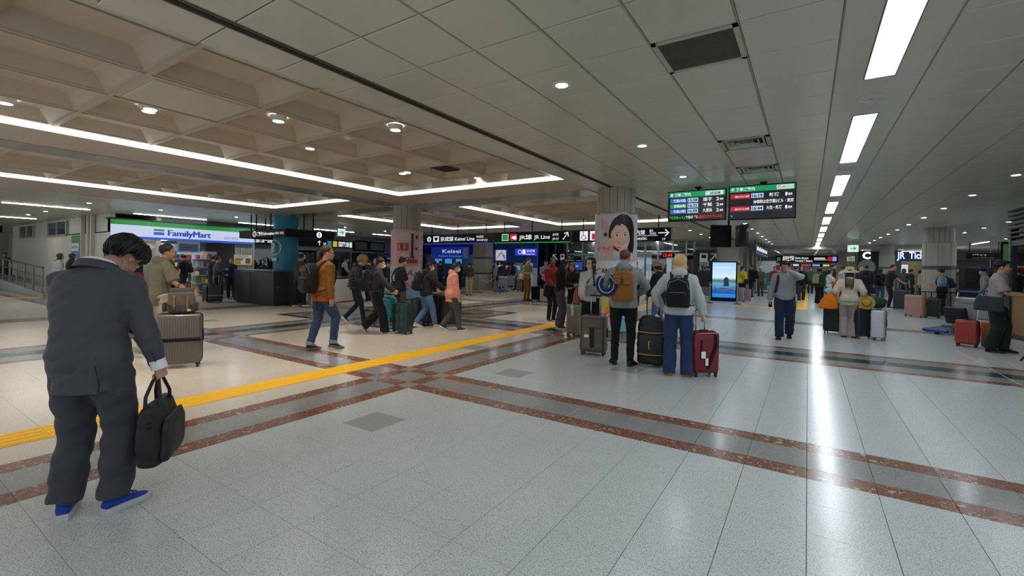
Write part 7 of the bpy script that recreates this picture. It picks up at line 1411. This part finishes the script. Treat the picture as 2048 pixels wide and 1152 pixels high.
def cart(label, p, a, group='luggage carts by the booth'):
    t = thing('luggage_cart', label, 'luggage cart', (0,0,0), 0, group); place(t, upright(onz(*p), a=a)); g_, bl = metal('a9adb0', .35), plastic('1a3d9c', .4)
    MB().tube([(-.26, -.45, .10), (-.26, .45, .18), (.26, .45, .18), (.26, -.45, .10)], .018, 8, closed=True).build('base_frame', g_, t)
    for i in range(4): MB().tube([(-.18+.12*i, -.43, .115), (-.18+.12*i, .43, .19)], .010, 6).build('base_bar', g_, t)
    MB().rbox((0, -.48, .09), (.56, .10, .07), .03, 2).build('bumper', bl, t)
    for sx in (-.25, .25): MB().tube([(sx, .38, .17), (sx, .46, .60), (sx, .56, 1.0)], .018, 8).build('upright', g_, t)
    MB().rbox((0, .50, .82), (.48, .14, .16), .03, 2).build('basket', g_, t); MB().tube([(-.28, .56, 1.0), (-.2, .60, 1.04), (.2, .60, 1.04), (.28, .56, 1.0)], .024, 10).build('push_bar', bl, t)
    MB().box(-.23, .23, .415, .425, .3, .74).build('advert_panel', plastic('8d9296', .4), t, 0)
    for sx, sy in ((-.23,.40), (.23,.40), (0,-.42)): MB().cyl((sx-.02, sy, .06), (sx+.02, sy, .06), .06, 16).build('wheel', plastic('1a1a1a', .6), t)
    return t
cart('steel luggage cart with blue bumper beside the rust-red suitcase', (1902, 668), 35); cart('empty steel luggage cart behind the man at the booth', (1940, 661), 40)
t = thing('plastic_crate', 'black folded crate and boards strapped on a luggage cart', 'crate', (0,0,0)); Mx = upright(onz(1908, 667), a=35); Mx.translation.z = .20; place(t, Mx @ Matrix.Rotation(R_(16), 4, 'X'))
MB().rbox((0, .12, .22), (.46, .10, .42), .02, 2).build('crate_body', plastic('17191b', .5), t)
for i in range(4): MB().rbox((0, .066, .08+.09*i), (.44, .012, .03), .004, 1).build('crate_rib', plastic('222426', .5), t)

# ------------------------------------------------------------------ crowd: (label, foot pixel, turn, height, dict)
CROWD = [
 ('man in plain black T-shirt leaning over the tall slate suitcase', (1777,617), 95, 1.80, dict(top=dict(name='t_shirt', c='26292c', sleeve=.44, loose=.024), legs=dict(c='1d2022'), hair=('2a1d16', dict(vol=.012)), skin_c='c58f7c', face=True, girth=1.1, pose=dict(lean=8, head=(4,20,0), hands=H2((.2,.5,1.0),(-.2,.45,1.0),.8,.8)))),
 ('tall man in navy jacket carrying a huge black rucksack in the ticket queue', (1732,607), 5, 1.80, dict(top=dict(name='jacket', c='1b2438', loose=.026), bp=('huge black rucksack on the man in navy', '14161b', .34, .55, .24), hair=('1d1815', {}))),
 ('person with brown hair and black rucksack queueing beside the man in navy', (1759,606), 15, 1.66, dict(top=dict(name='jacket', c='1c1c1f', loose=.026), legs=dict(name='jeans', c='33496b'), bp=('mid-size black rucksack beside the navy jacket', '121214', .30, .46, .2), hair=('2b201a', dict(length=.08)))),
 ('person in green T-shirt with a grey rucksack by the ticket office', (1806,604), 20, 1.68, dict(top=dict(name='t_shirt', c='2a4a3b', sleeve=.44), legs=dict(c='1f2226'), bp=('grey rucksack on the person in the green T-shirt', '4b4d52', .28, .44, .16), hair=('5a4530', dict(length=.1)))),
 ('person in dark green coat standing by the ticket office', (1820,601), 60, 1.66, dict(top=dict(name='coat', c='20332d', hem=.6), hair=('191514', {}))),
 ('person in pale pink jacket by the ticket office', (1838,602), 100, 1.62, dict(top=dict(name='jacket', c='b99a98'), legs=dict(c='2a3634'), hair=('2a201b', dict(length=.05)), female=True)),
 ('woman in bright yellow jacket with black shoulder bag beside pink suitcases', (1483,600), 40, 1.66, dict(female=True, top=dict(name='jacket', c='d9c63a', loose=.03), legs=dict(c='1c1c20'), hair=('14110f', dict(tail=.15)), sb=('black bag of the woman in yellow', BLK))),
 ('broad man in black T-shirt with arms folded near the glowing display', (1503,598), -75, 1.77, dict(girth=1.15, top=dict(name='t_shirt', c='131416', sleeve=.44, loose=.024), legs=dict(c='121315'), shoes=('d9d9d9','e8e8e8','sneaker'), hair=('17110e', dict(vol=.007)), skin_c='9c7058', face=True, pose=dict(hands=H2((-.08,.2,1.14),(.08,.22,1.12),.5,.5)), bp=('black rucksack on the man with folded arms', '141416', .28, .44, .16))),
 ('man in white cap and olive shirt past the black-clad man', (1521,594), 200, 1.66, dict(top=dict(name='shirt', c='5a5a46', sleeve=.46), legs=dict(c='4a4437'), hair=('1a1614', {}), skin_c='b08468', face=True, hat=('d5d8e2', .10))),
 ('person in pale pink top bending down over a bag near the poster stand', (1541,596), 60, 1.58, dict(female=True, top=dict(name='top', c='b7a49f', sleeve=.6), legs=dict(c='b3a894'), hair=('17131a', {}), pose=dict(lean=52, hunch=18, drop=.32, py=-.12, feet=[(-.12,-.05,8,0,0),(.12,.15,-8,0,0)], hands=H2((.2,.5,.6),(-.2,.5,.6))))),
 ('woman in black top and grey scarf walking along the yellow guide strip', (1602,604), 180, 1.70, dict(female=True, top=dict(name='knit_top', c='141415', hem=.84), legs=dict(c='333438', wide=.02), shoes=('cfcfcf','dddddd','sneaker'), hair=('1c1513', dict(length=.16)), skin_c='cba590', face=True, glasses=True, pose=dict(feet=[(-.08,-.14,0,16,0),(.08,.16,0,0,0)]), sb=('grey shawl-like bag of the woman in black', '3d3b3e'))),
 ('person in bottle green jacket and black trousers with a khaki rucksack', (1637,609), 35, 1.62, dict(female=True, top=dict(name='jacket', c='22372f', loose=.026), legs=dict(c='111113', wide=.03), hair=('100e0e', dict(length=.05)), bp=('khaki rucksack on the person in bottle green', '8f8562', .27, .42, .16))),
 ('woman in white blouse with a black rucksack reaching towards a suitcase', (1657,610), 92, 1.58, dict(female=True, top=dict(name='blouse', c='c9c9c5', sleeve=.6, loose=.03), legs=dict(c='121214', wide=.02), hair=('2d1e19', dict(length=.09)), bp=('soft black rucksack on the woman in the white blouse', '121214', .27, .36, .15), pose=dict(hands=H2((.15,.48,1.02),(-.2,.3,.98),.7,.7)))),
 ('tall dark-haired man behind the woman in the white blouse', (1664,602), 110, 1.84, dict(top=dict(name='jacket', c='26282c'), hair=('110e0e', {}))),
 ('man in pale grey shirt with crossed strap bending over a phone', (1681,602), 80, 1.74, dict(top=dict(name='shirt', c='b4b8bd', sleeve=.6), legs=dict(c='26282c'), hair=('14110f', {}), pose=dict(head=(20,0,0), hands=H2((.12,.34,1.1),(-.12,.34,1.1),.6,.6)))),
 ('person seen over the sun hat in beige', (1704,598), 170, 1.60, dict(female=True, top=dict(name='top', c='8b7c6c'), hair=('1c1512', dict(length=.05)), face=True)),
 ('bald man in dark jacket in the queue', (1722,600), 185, 1.76, dict(top=dict(name='jacket', c='25282d'), hair=(None, {}), skin_c='c69b82', face=True)),
 ('traveller in red jacket far down by the gates', (1548,592), 170, 1.70, dict(top=dict(name='jacket', c='a32723'), hair=('1b1513', {}))),
 ('traveller in black coat far down by the gates', (1590,590), 10, 1.72, dict(top=dict(name='coat', c='1c1d20', hem=.6), hair=('1b1513', {}))),
 ('traveller in green far down by the gates', (1620,588), 175, 1.70, dict(top=dict(name='jacket', c='3c5a44'), hair=('1b1513', {}))),
 ('traveller with blue cap far down by the gates', (1648,592), 170, 1.74, dict(top=dict(name='jacket', c='22303f'), hair=('1b1513', {}), hat=('2a6fb0', .10))),
 ('man with blue cap and grey T-shirt near the dark ticket machines', (1969,641), -100, 1.66, dict(top=dict(name='t_shirt', c='83888b', sleeve=.44), legs=dict(c='2b2d30'), hair=('17120f', {}), face=True, hat=('22366b', .10))),
 ('person in cream cap and patterned top beside the round column', (1917,626), 150, 1.62, dict(female=True, top=dict(name='top', c='8f8678'), hair=('2a1d17', dict(length=.1)), hat=('c9c2ad', .12), face=True)),
 ('person in pale mint top behind the man at the booth', (2008,650), -60, 1.66, dict(female=True, top=dict(name='top', c='a9b5b1'), hair=('3a2b22', dict(length=.06)))),
 ('man in olive jumper and khaki trousers facing the blue counter', (938,591), -8, 1.60, dict(top=dict(name='jumper', c='403d22', hem=.88), legs=dict(c='a08b68', loose=.024), shoes=('4a2e1e','2a1c14','shoe'), hair=('14100e', {}), pose=dict(hands=H2((.18,.28,1.0),(-.3,.2,1.2),.5,.5)))),
 ('red-haired man in sage T-shirt and mustard trousers looking at his phone', (1053,601), 140, 1.84, dict(top=dict(name='t_shirt', c='8b8c68', sleeve=.44), legs=dict(c='99601a'), shoes=('4f3b2a','3a2c20','sneaker'), hair=('5a3420', dict(vol=.016)), skin_c='cf9f88', face=True, pose=dict(head=(22,0,0), hands=H2((.12,.32,1.12),(-.12,.30,1.10),.6,.6)), sb=('cream jacket tied round the waist of the man in mustard trousers', 'b3ab93'))),
 ('man in grey T-shirt with black sling bag using a phone behind suitcases', (1090,604), 172, 1.76, dict(top=dict(name='t_shirt', c='8c9196', sleeve=.44), legs=dict(c='141416'), hair=('120f0e', {}), face=True, pose=dict(head=(20,0,0), hands=H2((.12,.32,1.12),(-.12,.30,1.10),.6,.6)), sb=('black sling bag of the man in grey', BLK))),
 ('man with round black rucksack walking to the blue machines', (1027,581), 10, 1.72, dict(top=dict(name='shirt', c='8b8a80'), legs=dict(c='141518'), hair=('3a2a1f', {}), bp=('round black rucksack near the blue machines', '15171a', .32, .44, .2))),
 ('person in grey coat and blue jeans near the blue machines', (1018,580), 30, 1.68, dict(top=dict(name='coat', c='55565a', hem=.7), legs=dict(name='jeans', c='3f5877'), hair=('241a15', dict(length=.06)), female=True)),
 ('person in navy coat at the blue machines', (1003,581), 0, 1.70, dict(top=dict(name='coat', c='1f2c45', hem=.7), hair=('17120f', {}))),
 ('person in dark jacket behind a pink suitcase on a cart', (983,577), -10, 1.74, dict(top=dict(name='jacket', c='1c2436'), hair=('17120f', {}))),
 ('person in white shirt at the blue machines', (994,579), 10, 1.66, dict(top=dict(name='shirt', c='b9c0c8'), hair=('17120f', {}))),
 ('person in grey cardigan passing the man in mustard trousers', (1048,586), 40, 1.70, dict(top=dict(name='cardigan', c='90918f'), legs=dict(c='2b3442'), hair=('3a2a20', dict(length=.05)), female=True)),
 ('person in blue hood before the lit information screen', (1147,600), 170, 1.50, dict(top=dict(name='hoodie', c='1d2f5a', hood=True), hair=('1d2f5a', dict(vol=.02, bangs=30)), skin_c='7b5a48', face=True)),
 ('person in dark coat behind the backpacker and the poster', (1270,612), 180, 1.74, dict(top=dict(name='coat', c='202126'), hair=('17120f', {}), face=True)),
 ('person in dark jacket passing behind the blonde woman', (1371,606), 160, 1.66, dict(top=dict(name='jacket', c='1d1e22'), hair=('17120f', {}), face=True)),
 ('person in beige vest at the blue ticket counter', (868,585), 60, 1.64, dict(female=True, top=dict(name='vest', c='7d6c58'), legs=dict(c='1e1e22'), hair=('2a1d17', dict(length=.06)))),
 ('person in navy jacket at the blue ticket counter', (879,583), 40, 1.68, dict(top=dict(name='jacket', c='2b3240'), hair=('17120f', {}))),
 ('person in black at the blue ticket counter', (918,581), -20, 1.68, dict(top=dict(name='jacket', c='15161a'), hair=('17120f', {}))),
 ('man in slate shirt and black trousers at the teal information column', (598,612), 50, 1.74, dict(top=dict(name='shirt', c='3a3f46', sleeve=.62, loose=.026), legs=dict(c='1c1e22'), hair=('2c211b', dict(vol=.018)), pose=dict(feet=[(-.1,-.1,8,0,0),(.1,.14,-8,0,0)]))),
 ('counter clerk in black waistcoat and white shirt behind the white desk', (688,597), 88, 1.74, dict(top=dict(name='shirt', c='d3d6da', loose=.018), legs=dict(c='131418'), hair=('100e0e', {}), skin_c='c39c84', face=True, vest='14161a', pose=dict(head=(14,0,0), hands=H2((.14,.36,1.12),(-.14,.36,1.12),.5,.5)))),
 ('person in black at the white desk', (737,604), -60, 1.64, dict(top=dict(name='jacket', c='1d1d20'), hair=('231a16', {}))),
 ('long-haired clerk in blue jacket with red lanyard at the white desk', (752,606), -130, 1.66, dict(female=True, top=dict(name='jacket', c='2b5ea6'), hair=('6a4a30', dict(length=.16)), skin_c='c9a48c', face=True)),
 ('dark-haired man standing behind the blue-jacketed clerk', (760,600), 190, 1.80, dict(top=dict(name='jacket', c='222429'), hair=('120f0e', {}), face=True)),
 ('person with phone in grey and navy raglan sweater leaning on the black counter', (432,603), 88, 1.62, dict(female=True, top=dict(name='sweater', c='4a505e'), legs=dict(c='1a1a1d'), hair=('17120f', {}), skin_c='c9a48c', face=True, pose=dict(hands=H2((.2,.3,1.25),(-.1,.3,1.05),.6,.8)))),
 ('person in black beside the raglan sweater wearer', (424,600), 60, 1.66, dict(top=dict(name='jacket', c='1b1b1d'), legs=dict(c='2b2b2d'), hair=('17120f', {}))),
 ('clerk in navy behind the black information counter', (462,598), 190, 1.60, dict(female=True, top=dict(name='blouse', c='1f2f4c'), hair=('120f0e', dict(length=.03)), skin_c='cfa992', face=True)),
 ('clerk with raised hand at the desk behind the information counter', (527,596), 200, 1.56, dict(female=True, top=dict(name='blouse', c='20304c'), hair=('120f0e', dict(length=.03)), skin_c='cfa992', face=True)),
 ('shopper in navy T-shirt with black rucksack at the store entrance', (366,596), -60, 1.70, dict(top=dict(name='t_shirt', c='1c2130', sleeve=.44), legs=dict(c='2a2b30'), hair=('120f0e', {}), face=True, bp=('black rucksack of the shopper in navy', '131416', .28, .44, .17))),
 ('shopper in black holding a dark red bag at the store entrance', (340,594), 120, 1.60, dict(female=True, top=dict(name='coat', c='17171a', hem=.6), hair=('120f0e', dict(length=.12)), face=True, sb=('dark red bag of the shopper in black', '4a1420'))),
 ('woman with brown hair in pale knit top by the ramp railing', (116,599), 80, 1.64, dict(female=True, top=dict(name='knit_top', c='a9aaa8', loose=.03), legs=dict(c='1a1a1d'), hair=('33221a', dict(length=.14)), skin_c='c9a48c', face=True)),
 ('woman in black leather jacket by the ramp railing', (141,601), 70, 1.64, dict(female=True, top=dict(name='leather_jacket', c='141416', loose=.03), legs=dict(c='1a1a1d'), hair=('1a1312', dict(length=.14)))),
 ('man in grey T-shirt walking out of the side passage with a black suitcase', (9,566), 175, 1.72, dict(top=dict(name='t_shirt', c='74787c', sleeve=.44), legs=dict(name='jeans', c='2d3c52'), shoes=('6a4a30','cfcfcf','sneaker'), hair=('17120f', {}), face=True, pose=dict(feet=[(-.08,.14,0,0,0),(.08,-.14,0,16,0)], hands=H2((.26,.05,.82),(-.38,-.10,.92),.3,.8)), sb=('orange pouch on the man from the side passage', 'a8672a'))),
]
for lab, px_, a_, h_, k in CROWD:
    k = dict(k); bp, sb, hat, vest = k.pop('bp', None), k.pop('sb', None), k.pop('hat', None), k.pop('vest', None)
    pr = person(lab, px_, a=a_, h=h_, **k)
    if bp: backpack(pr, bp[0], bp[1], *bp[2:])
    if sb: shoulder_bag(pr, sb[0], sb[1], 1, .28, .24, .12)
    if hat:
        hb_ = bucket_hat(pr, hat[0], .10, 'cap worn by the '+lab.split(' with')[0].split(' in ')[0].split(' far')[0]+{'2a6fb0': ' by the far gates', '22366b': ' near the ticket machines', 'd5d8e2': ' in olive', 'c9c2ad': ' in the patterned top'}[hat[0]], 'cap', .09)
        MB().rbox((0, .13, -.004), (.13, .10, .008), .004, 1).build('peak', fabric(hat[0]), hb_)
    if vest:
        q = MB(); M_ = pr.M.inverted() @ pr.chest; q.loft([ring(M_ @ Vector((0, 0, z)), w, d, n=20) for z, w, d in ((-.42, .20, .155), (-.25, .185, .14), (0, .20, .145), (.09, .16, .12), (.13, .09, .10))]); cloth('waistcoat', q, fabric(vest), pr.root, .02, .003, 5)
suitcase('tall slate-grey suitcase pushed by the man in the black T-shirt', (1803, 620), .48, .30, .80, '2f3a42', a=20, ribs='v', handle=.22)
suitcase('navy soft suitcase beside the man in mustard trousers', (1072, 601), .40, .26, .60, '161d30', a=10, ribs=None, soft=True, trim='10131c')
suitcase('light grey cabin suitcase beside the man in mustard trousers', (1089, 605), .36, .24, .56, 'a5a29b', a=20, ribs='v', handle=.2)
suitcase('silver-grey tall suitcase carrying a printed bag near the blue machines', (1040, 583), .38, .26, .68, '6f6f70', a=15, ribs='v', handle=.2)
suitcase('pale pink upright suitcase next to the woman in yellow', (1480, 603), .36, .25, .66, 'a08a90', a=15, ribs='v')
suitcase('second pink suitcase with raised handle before the man with folded arms', (1494, 602), .32, .24, .58, '9a8288', a=0, ribs='v', handle=.2)
suitcase('pink suitcase riding on a cart by the blue machines', (992, 580), .34, .24, .52, 'c77f8c', a=0, ribs=None)
suitcase('black suitcase with pale blue strap against the information counter', (431, 605), .42, .28, .64, '19191b', a=5, ribs='v', strap=[(.34, '7d8ba8', .04)], handle=.34)
suitcase('narrow black suitcase by the end of the information counter', (415, 604), .28, .26, .58, '161617', a=60, ribs=None)
suitcase('square black suitcase pulled out of the side passage', (31, 563), .62, .40, .86, '141416', a=5, ribs=None, soft=True, trim='1b1b1d')
cart('grey luggage cart with a pink suitcase by the blue machines', (1003, 585), 10, 'luggage carts by the machines'); cart('second grey luggage cart by the blue machines', (1014, 582), 30, 'luggage carts by the machines')
finish()
